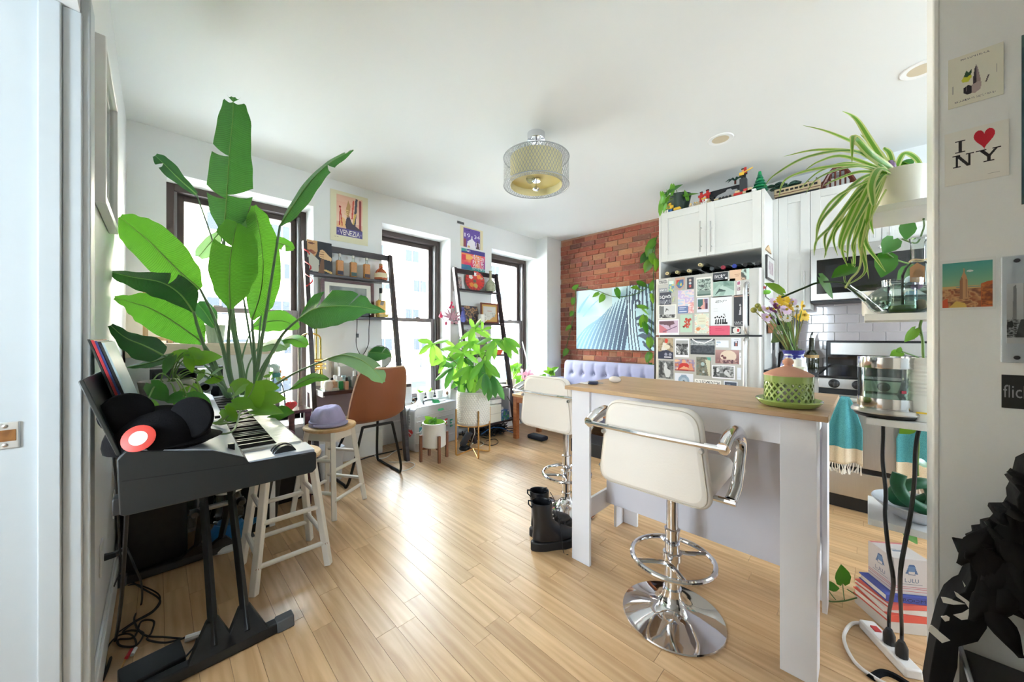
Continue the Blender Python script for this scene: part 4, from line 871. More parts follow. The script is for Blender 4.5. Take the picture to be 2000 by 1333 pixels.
# ---------------------------------------------------------------- white wooden stools
stw=mat('stool_white',(236,232,224),.4,var=.03)
def stool(cx,cy,rot,label):
    H=.572; t=thing('wooden_stool',label,'stool',(cx,cy,0),'white wooden stools'); M_=RM((cx,cy,0),rot)
    mk('seat',B().lathe((cx,cy,H-.03),[(0,0),(.15,0),(.162,.008),(.165,.02),(.16,.028),(.15,.03),(0,.03)],40).xf(M_),lightw,t)
    def lp(sx,sy,z): k=.158-(.158-.098)*z/(H-.03); return Vector((cx+sx*k,cy+sy*k,z))
    C4=[(1,1),(-1,1),(-1,-1),(1,-1)]
    for sx,sy in C4: 
        mk('leg',B().tube([lp(sx,sy,0),lp(sx,sy,H-.03)],.0215,4).xf(M_),stw,t,smooth=0,bevel=.004)
    for i in range(4):
        a,c=C4[i],C4[(i+1)%4]
        for z in ((.16,.36) if i%2 else (.115,.30)):
            mk('rung',B().tube([lp(*a,z),lp(*c,z)],.0115,10).xf(M_),stw,t)
        mk('apron',B().prism([lp(*a,H-.03),lp(*c,H-.03),lp(*c,H-.09),lp(*a,H-.09)],(Vector((cx,cy,0))-(lp(*a,0)+lp(*c,0))/2).normalized()*.016).xf(M_),stw,t)
    for sx,sy in C4:
        pass
    b=B()
    for sx,sy in ((-1,-1),(1,-1)):
        q=lp(sx,sy,.115); mk('screw_plug',B().lathe(q+Vector((0,-.0165,0)),[(.006,0),(.006,.0015),(0,.0015)],10,axis=(0,-1,0)).xf(M_),mat('plug_wood',(160,110,84),.5),t)
    return t
stool(.467,2.12,0,'white wooden stool pushed half under the piano'); stool(.845,2.62,math.radians(33),'white wooden stool carrying the lavender quilted cap')
hc=Vector((.838,2.6,.573)); t=thing('quilted_cap','puffy lavender quilted cap lying on the round stool seat','cap',hc); lav=mat('lavender_quilt',(178,170,206),.85,var=.06,scale=20,bump=.5,bs=40,spec=.2)
def puff(p):
    a=math.atan2(p.y,p.x); k=1+.05*math.cos(8*a)*max(0,p.z/.08)+.03*math.sin(3*a+p.z*60); z=p.z*(1-.3*math.exp(-((p.x+.01)**2+(p.y)**2)/.0022)) if p.z>0 else max(p.z,-.003)
    return Vector((p.x*k,p.y*k,z))
mk('crown',B().ell(hc+Vector((-.012,.012,.003)),(.112,.11,.15),36,20,fn=puff),lav,t,smooth=70)
def brim(i,j): 
    a=math.radians(-135-10+ (i-.5)*150+65); r=.1+.042*j*math.sin(math.pi*min(1,max(0,i*.8+.1))); return hc+Vector((-.012+r*math.cos(a),.012+r*math.sin(a),.022-.012*j))
mk('brim',B().grid(brim,20,3),lav,t,solid=.014,smooth=70)
mk('band',B().tube([hc+Vector((-.012+.109*math.cos(a),.012+.107*math.sin(a),.028)) for a in [2*math.pi*k/36 for k in range(36)]],.006,6,closed=True),lav,t)
# ---------------------------------------------------------------- leaning ladder desk
LW=darkwood
def ladder(name,label,x0,x1,foot,shelves,ztop,desk=None):
    t=thing(name,label,'shelf',((x0+x1)/2,foot+.1,0)); ty=WY-.022
    yl=lambda z: foot+(ty-foot)*z/ztop
    for x in (x0,x1-.035): mk('side_rail',B().add([(x,foot-.03,0),(x+.035,foot-.03,0),(x+.035,foot+.03,0),(x,foot+.03,0),(x,ty-.05,ztop),(x+.035,ty-.05,ztop),(x+.035,ty,ztop),(x,ty,ztop)],[(0,3,2,1),(4,5,6,7),(0,1,5,4),(1,2,6,5),(2,3,7,6),(3,0,4,7)]),LW,t,bevel=.002)
    mk('top_rail',B().box(x0+.035,ty-.03,ztop-.06,x1-.035,ty-.012,ztop-.005),LW,t,bevel=.002)
    for z,dep,hb in shelves:
        y=yl(z); yb=min(WY-.012,y+dep)
        yf=y-.045 if dep<.4 else WY-.46
        yb=WY-.012
        mk('shelf_board',B().box(x0+.036,yf,z-.022,x1-.036,yb,z),LW,t,bevel=.002)
        if hb: mk('shelf_back',B().box(x0+.036,yb-.012,z,x1-.036,yb,z+.05),LW,t,bevel=.001)
    return t,yl
A0,A1=.884,1.69
ld,yl=ladder('ladder_desk','tall dark leaning ladder desk between the left and middle windows',A0,A1,3.08,[(1.728,.2,0),(1.358,.25,0)],2.0)
DZ=.735
mk('desk_top',B().box(A0+.04,3.02,DZ-.03,A1-.005,WY-.012,DZ),LW,ld,bevel=.003); mk('desk_side',B().box(A0+.036,3.025,DZ-.04,A0+.05,WY-.02,DZ+.004),whitem,ld); mk('under_desk_shade',B().box(A0+.036,WY-.05,DZ-.3,A1-.036,WY-.03,DZ-.03),mat('shaded_wall_tone',(150,142,150),.5),ld)  # grey-lilac sheet stands in for shade on the wall under the desk
S1=1.728;S2=1.358
def PYz(u,Y,z): 
    t=(u-U0)/F; return Vector((Y*(1+t)/(1-t),Y,z))
red_r=mat('ribbon_red',(206,40,48),.4)
one('red_ribbon',B().tube([Vector((A0+.02+.024*math.cos(a),yl(1.93-.028*i)-.005+.04*math.sin(a),1.99-.0145*i)) for i,a in enumerate([2*math.pi*k/8 for k in range(28)])],.006,5,flat=(1,.5)),red_r,'red ribbon wound around the top of the ladder desk left rail','ribbon')
# album standing on the top shelf
p0=PY(602,470,3.36); p1=PY(652,472,3.36); z1=PY(627,470,3.36).z
card('record_album','record album showing a hand on a cello neck, standing on the top shelf','record',(p0.x,3.37,S1+.001),(p1.x-p0.x,.02,0),(0,.03,z1-S1),(40,44,52),
 [('R',0,0,1,1,(40,44,52)),('P',[(0,.62),(.3,.5),(.42,.7),(.42,1),(0,1)],(206,160,112)),('P',[(0,.6),(.25,.56),(.35,.62),(.2,.7),(0,.68)],(150,92,66)),('E',.16,.9,.13,.03,(120,74,52)),('E',.12,.66,.1,.02,(140,70,56)),('P',[(0,.05),(.42,.03),(.46,.4),(.1,.62),(0,.6)],(196,196,184)),('P',[(.4,0),(.55,.5),(.66,.52),(.66,0)],(120,84,58)),('P',[(.45,.5),(.5,.72),(.62,.76),(.98,.52),(.96,.42),(.7,.45)],(228,190,142)),('L',.5,.6,.66,.6,.014,(150,104,72)),('L',.5,.53,.64,.52,.014,(150,104,72)),('L',.52,.67,.66,.68,.014,(150,104,72)),('P',[(.62,.1),(.98,0),(.98,.08),(.7,.14)],(214,180,110))],nx=44)
wis=mat('amber_liquor',(190,128,62),.3,var=.25,scale=60); capm=mat('cap_silver',(210,206,196),.35,.5)
def sqbottle(x,y,z,w,h,label,liq=wis,lab=(44,52,66),cap=capm,group=None):
    t=thing('square_bottle',label,'bottle',(x,y,z+.0005),group); z+=.0005
    mk('body',B().box(x-w/2,y-w*.35,z,x+w/2,y+w*.35,z+h*.68),liq,t,bevel=.006); mk('label',B().box(x-w/2+.004,y-w*.35-.0012,z+h*.03,x+w/2-.004,y-w*.35,z+h*.2),mat('label_%d'%lab[0],lab,.6),t)
    mk('neck',B().lathe((x,y,z+h*.68),[(w*.36,0),(w*.18,h*.06),(w*.17,h*.18),(w*.2,h*.18)],16),clear,t); mk('cap',B().lathe((x,y,z+h*.86),[(w*.21,0),(w*.21,h*.13),(0,h*.14)],16),cap,t); return t
for u,lab,c in ((663.5,'leftmost of three square amber bottles on the top shelf',(40,46,66)),(690,'middle of three square amber bottles on the top shelf',(70,96,90)),(716,'rightmost of three square amber bottles on the top shelf',(74,60,70))):
    q=PYz(u,3.38,S1); sqbottle(q.x,3.38,S1,.058,.2,lab,lab=c,group='three square amber bottles')
q=PYz(744,3.37,S1); t=thing('round_bottle','squat amber bottle with orange ribbon and cream label on the top shelf','bottle',(q.x,3.37,S1))
mk('body',B().lathe(q+Vector((0,0,.0005)),[(0,0),(.058,0),(.062,.01),(.06,.06),(.045,.09),(.018,.115),(.016,.14)],24),mat('cognac',(170,84,44),.15,coat=.4),t); mk('label',B().lathe(q+Vector((0,-.0,.02)),[(.0622,0),(.0622,.045),(.0612,.045)],24),mat('label_cream',(232,214,176),.6),t)
mk('ribbon',B().tube([q+Vector((-.06,-.03,.06)),q+Vector((-.02,-.03,.12)),q+Vector((0,-.02,.135)),q+Vector((.03,-.03,.11)),q+Vector((.065,-.03,.07))],.006,5,flat=(1,.4)),mat('ribbon_orange',(232,104,40),.5),t); mk('stopper',B().lathe(q+Vector((0,0,.138)),[(.016,0),(.018,.02),(0,.024)],14),mat('cork',(168,120,80),.8),t)
# second shelf
def frame(name,label,x0,x1,y,z0,z1,w,fm,bg,ops,tilt=.03,matw=0,matc=(236,232,222),nx=30):
    t=thing(name,label,'picture frame',((x0+x1)/2,y,z0)); sh=lambda b: b.xf(RM(((x0+x1)/2,y,z0),0,-tilt))
    mk('frame',sh(B().box(x0,y,z0,x0+w,y+.016,z1).box(x1-w,y,z0,x1,y+.016,z1).box(x0+w,y,z0,x1-w,y+.016,z0+w).box(x0+w,y,z1-w,x1-w,y+.016,z1)),fm,t,bevel=.002)
    M_=RM(((x0+x1)/2,y,z0),0,-tilt); O=M_@Vector((x0+w,y+.009,z0+w)); A=(x1-x0-2*w,0,0); U=M_.to_3x3()@Vector((0,0,z1-z0-2*w))
    if matw: ops=[('R',0,0,1,1,matc),('R',matw,matw,1-matw,1-matw,bg)]+ops
    card('print',None,None,O,A,U,bg,ops,nx=nx,parent=t); return t
mahog=wood('mahogany',(74,34,34),(100,50,46),'X',1,.3,.03)
xa=PYz(628,3.42,S2).x; xb_=PYz(731,3.42,S2).x; frame('picture_frame','dark mahogany framed picture with cream mat behind leaves on the second shelf',xa,xb_,3.42,S2+.001,S1-.03,.028,mahog,(120,126,124),[('N',.12,.12,.88,.88,5,[(90,98,96),(150,154,150)],3)],matw=.11,nx=40)
q=PYz(744,3.36,S2); t=thing('tall_bottle','tall golden spirit bottle with black stopper and tag on the second shelf','bottle',q)
mk('body',B().box(q.x-.04,3.33,S2+.0005,q.x+.04,3.39,S2+.17),mat('golden_spirit',(222,166,52),.12,var=.1,coat=.5),t,bevel=.012); mk('neck',B().lathe((q.x,3.36,S2+.165),[(.03,0),(.016,.025),(.014,.08)],16),clear,t); mk('stopper',B().lathe((q.x,3.36,S2+.24),[(.016,0),(.016,.05),(0,.052)],16),blackm,t); mk('tag',B().box(q.x-.018,3.326,S2+.12,q.x+.012,3.329,S2+.16).xf(RM((q.x,3.327,S2+.14),0,0,.3)),mat('tag_grey',(150,140,124),.6),t)
q=PYz(747,3.29,S2); t=thing('glass_dish','small faceted glass dish at the right end of the second shelf','dish',q); mk('dish',B().lathe(q,[(0,.001),(.05,.001),(.062,.03),(.056,.03),(.046,.008),(0,.008)],10),mat('amber_glass',(214,190,110),.1,var=.3,coat=.5),t,smooth=0)
a=PY(686,603,3.28);c=PY(722,622,3.28); t=thing('camera','black compact camera on the second shelf with its strap hanging down','camera',((a.x+c.x)/2,3.31,S2))
mk('body',B().box(a.x,3.27,S2+.0005,c.x,3.33,S2+.085),mat('camera_black',(24,28,36),.4),t,bevel=.006); mk('lens',B().lathe(((a.x+c.x)/2,3.33,S2+.04),[(.028,0),(.028,.03),(.02,.032),(0,.028)],18,axis=(0,1,0)),blackm,t); mk('top_plate',B().box(a.x+.03,3.28,S2+.085,a.x+.08,3.32,S2+.098),blackm,t,bevel=.003)
sx=lambda u,v: PY(u,v,3.262)
mk('strap',B().tube(spl([sx(697,604),sx(697.5,622),sx(697,645),sx(695.5,668),sx(699,685),sx(706,694),sx(713,688),sx(720,670),sx(720.5,645),sx(722,622),sx(721,604)],5),.0055,5,flat=(1,.45)),blackfab,t); bb=sx(698,656); mk('strap_buckle',B().box(bb.x-.012,bb.y-.006,bb.z-.018,bb.x+.012,bb.y+.006,bb.z+.018),blackm,t,bevel=.003)
one('glass_ornament',B().lathe(PYz(622,3.33,S2)+Vector((0,0,.0005)),[(0,0),(.035,0),(.04,.03),(.03,.05),(0,.05)],14),glass('blue_glass',(190,214,232),.15),'pale blue glass ornament at the left of the second shelf','ornament')
# brass trumpet and silver clarinet hanging at the left rail
brass=mat('trumpet_brass',(216,178,96),.2,1,var=.05)
a=PY(618,626,3.30); c=PY(620,735,3.30); t=thing('trumpet','brass trumpet hanging upright on a hook under the ladder desk shelf','trumpet',(a.x,3.3,c.z))
zt_,zb_=a.z,c.z; x=a.x; mk('mouthpiece',B().lathe((x,3.3,zt_-.07),[(.005,0),(.005,.05),(.013,.062),(.014,.07),(.01,.07)],16),mat('mouth_silver',(206,204,190),.2,1),t)
mk('lead_pipe',B().tube([(x,3.3,zt_-.06),(x,3.3,zb_+.06)],.006,8),brass,t); mk('main_tube',B().tube(bez((x-.11,3.3,zt_-.14),(x-.1,3.3,zt_-.1),(x+.03,3.3,zt_-.1),(x+.032,3.3,zt_-.16),n=10)+[Vector((x+.034,3.3,zb_+.03))],.007,8),brass,t)
mk('bell',B().lathe((x+.034,3.3,zb_-.02),[(.03,.0),(.024,.01),(.014,.05),(.008,.12),(.007,.16)],20),brass,t)
mk('tuning_slide',B().tube(bez((x-.03,3.3,zb_+.09),(x-.03,3.3,zb_+.02),(x,3.3,zb_+.02),(x,3.3,zb_+.09),n=10),.006,8),brass,t)
for k in range(3):
    z=zt_-.34-.034*k; mk('valve',B().tube([(x-.07,3.295,z),(x+.045,3.295,z)],.013,12),brass,t); mk('valve_button',B().tube([(x+.045,3.295,z),(x+.068,3.295,z)],.004,6).lathe((x+.068,3.295,z),[(0,0),(.01,0),(.01,.003),(0,.003)],12,axis=(1,0,0)),brass,t)
one('clarinet',B().tube([PY(585,665,2.92),PY(586,730,2.92),Vector((PY(586.5,785,2.92).x,2.92,.672))],[.012,.012,.016],10),mat('pewter',(150,146,140),.3,.8,var=.3,scale=60),'grey keyed wind instrument standing upright left of the ladder desk','clarinet')
# desk clutter
t=thing('vanity_mirror','round swivel vanity mirror on a pale stand on the desk','mirror',PYz(743,3.3,DZ)); mc=PY(741,698,3.3); 
mk('mirror_glass',B().lathe(mc,[(0,0),(.105,0),(.105,.006),(0,.006)],36,axis=(-.45,-.85,.12)),mat('mirror_glass',(216,222,224),.03,1,var=0),t); mk('rim',B().tube([mc+(Vector((0,0,1)).rotation_difference(Vector((-.45,-.85,.12))).to_matrix()@Vector((.108*math.cos(a),.108*math.sin(a),.003))) for a in [2*math.pi*k/36 for k in range(36)]],.006,8,closed=True),chrome,t)
mk('stand_post',B().tube([mc+Vector((.02,.02,-.1)),Vector((mc.x+.02,3.32,DZ+.01))],.009,8),mat('stand_pale',(222,206,190),.4),t); mk('stand_base',B().lathe((mc.x+.02,3.32,DZ+.0005),[(0,0),(.06,0),(.055,.012),(0,.012)],24),mat('stand_pale',(222,206,190),.4),t)
a=PY(648,701,3.43); c=PY(718,745,3.43); t=frame('picture_frame','pale grey wood frame with pencil sketch leaning behind the desk clutter',a.x,c.x,3.43,DZ+.001,a.z,.022,mat('grey_wood',(160,150,140),.6),(226,224,216),[('N',.3,.15,.95,.7,8,[(226,224,216),(226,224,216),(120,124,116)],4),('L',.05,.1,.2,.6,.02,(190,188,180)),('L',.2,.6,.12,.9,.02,(190,188,180))],nx=40)
a=PY(664,717,3.3);c=PY(690,745,3.3); one('grey_box',B().box(a.x,3.3,DZ+.001,c.x,3.36,a.z),mat('warm_grey_card',(186,182,176),.6),'pale grey upright box among the desk cosmetics','box',bevel=.002)
def bottle(u,Y,h,r,c,label,cap=(240,240,238),nm='cosmetic_bottle',cat='bottle',capf=.3,z=DZ,glassy=False):
    q=PYz(u,Y,z)+Vector((0,0,.0005)); t=thing(nm,label,cat,q,'cosmetics on the desk')
    mk('body',B().lathe(q,[(0,0),(r,0),(r,h*(1-capf)*.9),(r*.6,h*(1-capf))],16),clear if glassy else mat('cos_%d_%d_%d'%c,c,.35),t); mk('cap',B().lathe(q+Vector((0,0,h*(1-capf))),[(r*.62,0),(r*.6,h*capf),(0,h*capf)],14),mat('cap_%d_%d_%d'%cap,cap,.4),t)
for a in [(648,3.22,.09,.022,(30,30,34),'black topped jar left of the white conditioner tube',(20,20,22)),(654,3.3,.1,.02,(236,236,234),'plain white rounded bottle behind the mint spray bottle',(240,240,240)),(660,3.12,.11,.022,(200,220,212),'mint green spray bottle with white nozzle on the desk',(230,232,236)),(666,3.1,.1,.02,(34,150,84),'bright green tube standing upside down on the desk',(240,240,240)),(671,3.22,.1,.03,(196,222,220),'clear aqua tumbler holding makeup on the desk',(170,200,205)),(677,3.06,.1,.016,(214,164,140),'peach skin toned foundation tube on the desk',(40,36,36)),(692,3.15,.14,.02,(150,140,134),'clear jar with dark lid under the pink round badge',(240,236,232)),(682,3.2,.09,.02,(96,120,118),'teal grey glass jar near the foundation tube',(110,130,130)),
 (700,3.3,.13,.014,(204,84,84),'coral red bottle in the middle of the desk',(240,220,216)),(706,3.3,.14,.014,(150,70,96),'dark pink bottle beside the gold tipped brush',(30,30,34)),(711,3.28,.13,.01,(226,190,110),'gold tipped makeup brush on the desk',(226,196,130)),(716,3.2,.12,.02,(150,146,170),'lilac grey bottle next to the white jar',(230,230,236)),(726,3.2,.11,.03,(226,224,226),'wide white jar on the desk',(236,236,240)),(752,3.2,.1,.026,(222,216,222),'clear lidded jar right of the mirror stand',(240,240,244)),(762,3.18,.08,.018,(150,84,40),'small amber dropper bottle at the right end of the desk',(16,16,18))]: bottle(*a)
q=PYz(640,3.12,DZ); t=thing('makeup_tray','speckled oblong cosmetics basket on the left of the desk','basket',q); mk('basket',B().box(q.x-.02,3.1,DZ+.0005,q.x+.13,3.24,DZ+.07),mat('speckled_tan',(196,160,130),.7,var=.4,scale=70),t,bevel=.012)
one('shell_ornament',B().lathe(PYz(641,3.06,DZ)+Vector((0,0,.005)),[(0,0),(.03,.005),(.038,.04),(.028,.075),(.012,.085),(0,.085)],14),mat('shell_white',(234,228,218),.4),'rounded cream shell ornament on the desk','ornament')
one('notebook',B().box(PYz(634,3.05,0).x,3.04,DZ+.0005,PYz(662,3.05,0).x,3.17,DZ+.018),mat('notebook_mint',(208,220,212),.6),'pale mint notebook lying at the left desk edge','notebook',bevel=.002)
t=thing('desk_sprout','small leafy sprout standing at the right desk corner beside the chair back','plant',PYz(781,3.2,DZ)); q=PYz(781,3.2,DZ); mk('pot',B().lathe(q+Vector((0,0,.0005)),[(0,0),(.025,0),(.03,.04),(.026,.04),(0,.036)],14),potw,t)
for k in range(5): 
    mk('leaf',heart(q+Vector((0,0,.04)),q+Vector((.035*math.cos(k*1.3),.035*math.sin(k*1.3),.07+.01*k)),(-.5,-.6,.6),.03),poth,t,smooth=80)
# ---------------------------------------------------------------- tan chair
t=thing('desk_chair','tan leather shell chair on black sled legs at the ladder desk','chair',(1.25,3.0,0)); tan=mat('tan_leather',(146,84,52),.5,var=.12,scale=7,bump=.12,bs=90)
def shell(i,j):
    x=(i-.5)*2
    if j<.62:
        s=j/.62; z=.93-.40*s; hw=.20+.045*math.sin(min(1,s*1.15)*math.pi/2); y=2.655+.045*s+.10*(abs(x)**2.2)*(.4+.6*s)
        if s<.16: hw*= (1-.12*(1-s/.16)**2)
    else:
        s=(j-.62)/.38; z=.53-.065*math.sin(s*math.pi/2)+.03*abs(x)**3*(1-s); hw=.245-.03*s; y=2.70+.36*s+.1*(abs(x)**2.2)*(1-s)
    lean=.06*max(0,(.93-z))
    return Vector((1.255+x*hw,y,z))
ob=mk('shell',B().grid(shell,18,22).xf(RM((1.255,2.8,0),math.radians(8))),tan,t,solid=.024,smooth=80,sub=1)
pip=[shell(0,k/22) for k in range(14,-1,-1)]+[shell(k/18,0) for k in range(1,18)]+[shell(1,k/22) for k in range(0,15)]
mk('piping',B().tube(pip,.0075,6).xf(RM((1.255,2.8,0),math.radians(8))),mat('pale_tan_edge',(222,190,164),.6),t)
legm=mat('chair_black_steel',(28,28,30),.4,.4)
for s,xx in ((-1,1.035),(1,1.48)):
    mk('sled_leg',B().tube(spl([(1.255+s*.12,2.78,.47),(xx-s*.02,2.80,.12),(xx,2.845,.012),(xx,2.9,.011),(xx,3.2,.011),(xx-s*.02,3.25,.06),(1.255+s*.12,3.05,.455)],5),.011,8),legm,t)
mk('leg_brace',B().tube([(1.135,2.78,.465),(1.375,2.78,.465)],.011,8),legm,t); mk('leg_brace',B().tube([(1.135,3.05,.452),(1.375,3.05,.452)],.011,8),legm,t)
# bin, suitcase, planters
t=thing('waste_bin','pale grey open waste bin on the floor under the desk','bin',(1.02,3.12,0)); a=[(x,y) for x,y in rrect(.9,3.04,1.10,3.22,.03)]; b=B(); n=len(a); cx,cy=1.0,3.13
Lr=[[Vector((cx+(x-cx)*f,cy+(y-cy)*f,z)) for x,y in a] for f,z in ((.8,.0),(1,.27),(.97,.27),(.79,.01))]; b.add([p for r in Lr for p in r],[(i*n+j,i*n+(j+1)%n,(i+1)*n+(j+1)%n,(i+1)*n+j) for i in range(3) for j in range(n)]+[tuple(range(n))[::-1],tuple(range(3*n,4*n))]); mk('body',b,mat('bin_grey',(206,206,210),.45),t)
alu=mat('aluminium_shell',(198,200,204),.4,.55,var=.04); MS=RM((1.82,3.2,0),math.radians(9)); sx0,sx1,sy0,sy1,sz=1.82,2.45,3.2,3.40,.45
t=thing('aluminium_suitcase','ribbed aluminium suitcase standing upright by the middle window, green tag on handle','suitcase',(2.1,3.3,0))
def S(b): return b.xf(MS)
mk('shell',S(B().prism([(x,sy0,z+.004) for x,z in rrect(sx0,0,sx1,sz,.05)],(0,sy1-sy0,0))),alu,t,bevel=.008); b=B()
for z in (.09,.2,.31,.36): b.tube([(sx0+.02,sy0-.001,z),(sx1-.02,sy0-.001,z)],.006,6)
mk('ribs',S(b),alu,t); mk('seam',S(B().prism([(x*1.0,(sy0+sy1)/2-.01,z+.004) for x,z in rrect(sx0-.003,-.001,sx1+.003,sz+.003,.05)],(0,.02,0))),mat('seam_grey',(140,142,146),.4,.6),t)
mk('handle',S(B().tube(spl([(sx0+.2,3.3,sz),(sx0+.2,3.3,sz+.035),(sx0+.23,3.3,sz+.045),(sx0+.3,3.3,sz+.045),(sx0+.33,3.3,sz+.035),(sx0+.33,3.3,sz)],4),.01,8,flat=(1.3,.8))),mat('handle_grey',(120,128,134),.5),t)
for x in (sx0+.1,sx0+.44): mk('latch',S(B().box(x-.025,3.27,sz+.003,x+.025,3.33,sz+.012)),steelh,t,bevel=.003)
mk('luggage_tag',S(B().add([(sx0+.3,3.29,sz+.04),(sx0+.37,3.25,sz+.03),(sx0+.39,3.19,sz-.07),(sx0+.31,3.19,sz-.07),(sx0+.3,3.292,sz+.042),(sx0+.37,3.252,sz+.032),(sx0+.39,3.188,sz-.07),(sx0+.31,3.188,sz-.07)],[(0,1,2,3),(7,6,5,4),(0,4,5,1),(1,5,6,2),(2,6,7,3),(3,7,4,0)])),mat('tag_green',(70,186,126),.5),t)
MS3=MS.to_3x3()
def stick(x,z,w,h,bg,ops,nx=14): card('sticker',None,None,MS@Vector((sx0+x,sy0-.0005,z)),MS3@Vector((w,0,0)),(0,0,h),bg,ops,nx=nx,parent=t,th=.001)
stick(.06,.16,.055,.09,(60,150,168),[('R',0,0,1,.3,(220,228,230)),('L',.2,.5,.8,.8,.08,(230,240,240))]); stick(.405,.19,.05,.085,(208,210,214),[('R',.1,.0,.35,1,(206,50,52)),('R',.1,.0,.9,.2,(206,50,52)),('R',.1,.8,.9,1,(206,50,52)),('R',.1,.4,.75,.6,(206,50,52))]); stick(.48,.17,.05,.085,(208,210,214),[('R',.1,.0,.9,.2,(46,150,120)),('R',.1,.8,.9,1,(46,150,120)),('R',.1,.4,.75,.6,(46,150,120)),('R',.1,.0,.3,1,(60,110,120))])
card('sticker',None,None,MS@Vector((sx0-.0005,sy0+.12,.15)),MS3@Vector((0,-.1,0)),(0,0,.09),(196,198,202),[('P',[(.1,.6),(.3,1),(.5,.8),(.75,1),(1,.65),(.5,0)],(214,58,58)),('L',.3,.6,.7,.4,.06,(240,220,220))],nx=16,parent=t,th=.001)
card('sticker',None,None,MS@Vector((sx0-.0005,sy0+.11,.26)),MS3@Vector((0,-.05,0)),(0,0,.12),(220,222,226),[('N',.1,.1,.9,.9,6,[(220,222,226),(120,124,132)],2)],nx=12,parent=t,th=.001)
# small planter
c=Vector((1.875,2.93,0)); t=thing('small_planter','small white cylinder planter on a walnut stand holding a young plant','planter',c); r=.112; zt_=.355
mk('pot',B().lathe(c,[(0,.13),(r*.92,.13),(r,.14),(r,zt_),(r*.88,zt_),(r*.86,zt_-.03),(0,zt_-.03)],36),potw,t); mk('soil',B().lathe(c+Vector((0,0,zt_-.032)),[(0,.006),(r*.87,.002)],24),mat('gravel',(150,150,146),.9,var=.3,scale=60),t)
for k in range(4):
    a=math.radians(45+90*k+33); q=c+Vector(((r+.018)*math.cos(a),(r+.018)*math.sin(a),0)); mk('stand_leg',B().box(q.x-.013,q.y-.013,0,q.x+.013,q.y+.013,.25).xf(RM(q,a)),walnut,t,bevel=.004)
for k in range(2):
    a=math.radians(78+90*k); v=Vector(((r+.01)*math.cos(a),(r+.01)*math.sin(a),0)); mk('stand_bar',B().tube([c-v+Vector((0,0,.118+.0*k)),c+v+Vector((0,0,.118))],.012,4),walnut,t,smooth=0)
for u,v,L,a in ((833,826,26,160),(838,820,22,-140),(850,822,16,-80),(862,826,22,10),(845,829,18,60)): pothos_leaf(u,v,L,a,3.38,t,asp=.6)
# big planter with money tree
c=Vector((2.24,2.79,0)); t=thing('money_tree','leafy money tree in a big dimpled white planter on gold legs','plant',c); r=.163; z0,z1=.31,.635
mk('pot',B().lathe(c,[(0,z0),(r*.9,z0),(r*.97,z0+.02),(r,z0+.05),(r,z1),(r*.94,z1),(r*.93,z1-.04),(0,z1-.04)],48),potw,t); mk('soil',B().lathe(c+Vector((0,0,z1-.042)),[(0,.01),(r*.935,.003)],28),soil,t)
b=B(); nr=15; nc=40
for i in range(nr):
    for j in range(nc):
        a=2*math.pi*(j+.5*(i%2))/nc; vd=math.cos(a)*(-.62)+math.sin(a)*(-.78)
        if vd<-.15: continue
        z=z0+.03+i*(z1-z0-.06)/(nr-1); q=c+Vector((r*math.cos(a),r*math.sin(a),z)); R_=Vector((0,0,1)).rotation_difference(Vector((math.cos(a),math.sin(a),0))).to_matrix()
        b.lathe(q,[(.0105,-.001),(.0095,.003),(.006,.0045),(0,.005)],6,axis=(math.cos(a),math.sin(a),0))
tag(mk('raised_dots',b,mat('dot_white',(240,236,228),.4),t),kind='stuff')
for k in range(4):
    a=math.radians(-112+90*k); d_=Vector((math.cos(a),math.sin(a),0)); q=c+d_*(r+.012)
    mk('gold_leg',B().tube([q+Vector((0,0,.46)),q+Vector((0,0,.02))]+bez(q+Vector((0,0,.02)),q+Vector((0,0,.006)),q-d_*.02+Vector((0,0,.008)),n=4)+[c+d_*.0+Vector((0,0,.05))],.008,8),gold,t)
mk('gold_ring',B().tube([c+Vector(((r+.004)*math.cos(a),(r+.004)*math.sin(a),z0+.0)) for a in [2*math.pi*k/32 for k in range(32)]],.006,6,closed=True),gold,t)
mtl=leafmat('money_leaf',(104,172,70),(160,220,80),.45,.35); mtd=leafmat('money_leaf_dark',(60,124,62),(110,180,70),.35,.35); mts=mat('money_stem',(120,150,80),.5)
base=c+Vector((0,0,z1-.04))
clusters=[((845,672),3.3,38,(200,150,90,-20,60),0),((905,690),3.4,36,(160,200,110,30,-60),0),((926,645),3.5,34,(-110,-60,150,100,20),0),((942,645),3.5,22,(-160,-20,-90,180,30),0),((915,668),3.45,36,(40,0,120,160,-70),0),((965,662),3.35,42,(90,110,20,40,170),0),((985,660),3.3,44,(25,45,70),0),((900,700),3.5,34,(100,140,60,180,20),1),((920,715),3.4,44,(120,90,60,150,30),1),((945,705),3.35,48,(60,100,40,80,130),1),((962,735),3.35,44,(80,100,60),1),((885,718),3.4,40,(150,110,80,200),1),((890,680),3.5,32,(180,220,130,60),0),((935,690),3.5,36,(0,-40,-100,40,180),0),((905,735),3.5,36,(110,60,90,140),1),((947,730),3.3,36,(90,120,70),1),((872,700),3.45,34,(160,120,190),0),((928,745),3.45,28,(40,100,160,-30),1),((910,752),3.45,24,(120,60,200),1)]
trunk=mat('money_trunk',(116,92,58),.8,var=.2)
for k in range(3): mk('trunk',B().tube(spl([base+Vector((.02*math.cos(k*2.1),.02*math.sin(k*2.1),-.02)),base+Vector((.015*math.cos(k*2.1+2),.015*math.sin(k*2.1+2),.1)),base+Vector((.02*math.cos(k*2.1+4),.02*math.sin(k*2.1+4),.2))],6),.009,7),trunk,t)
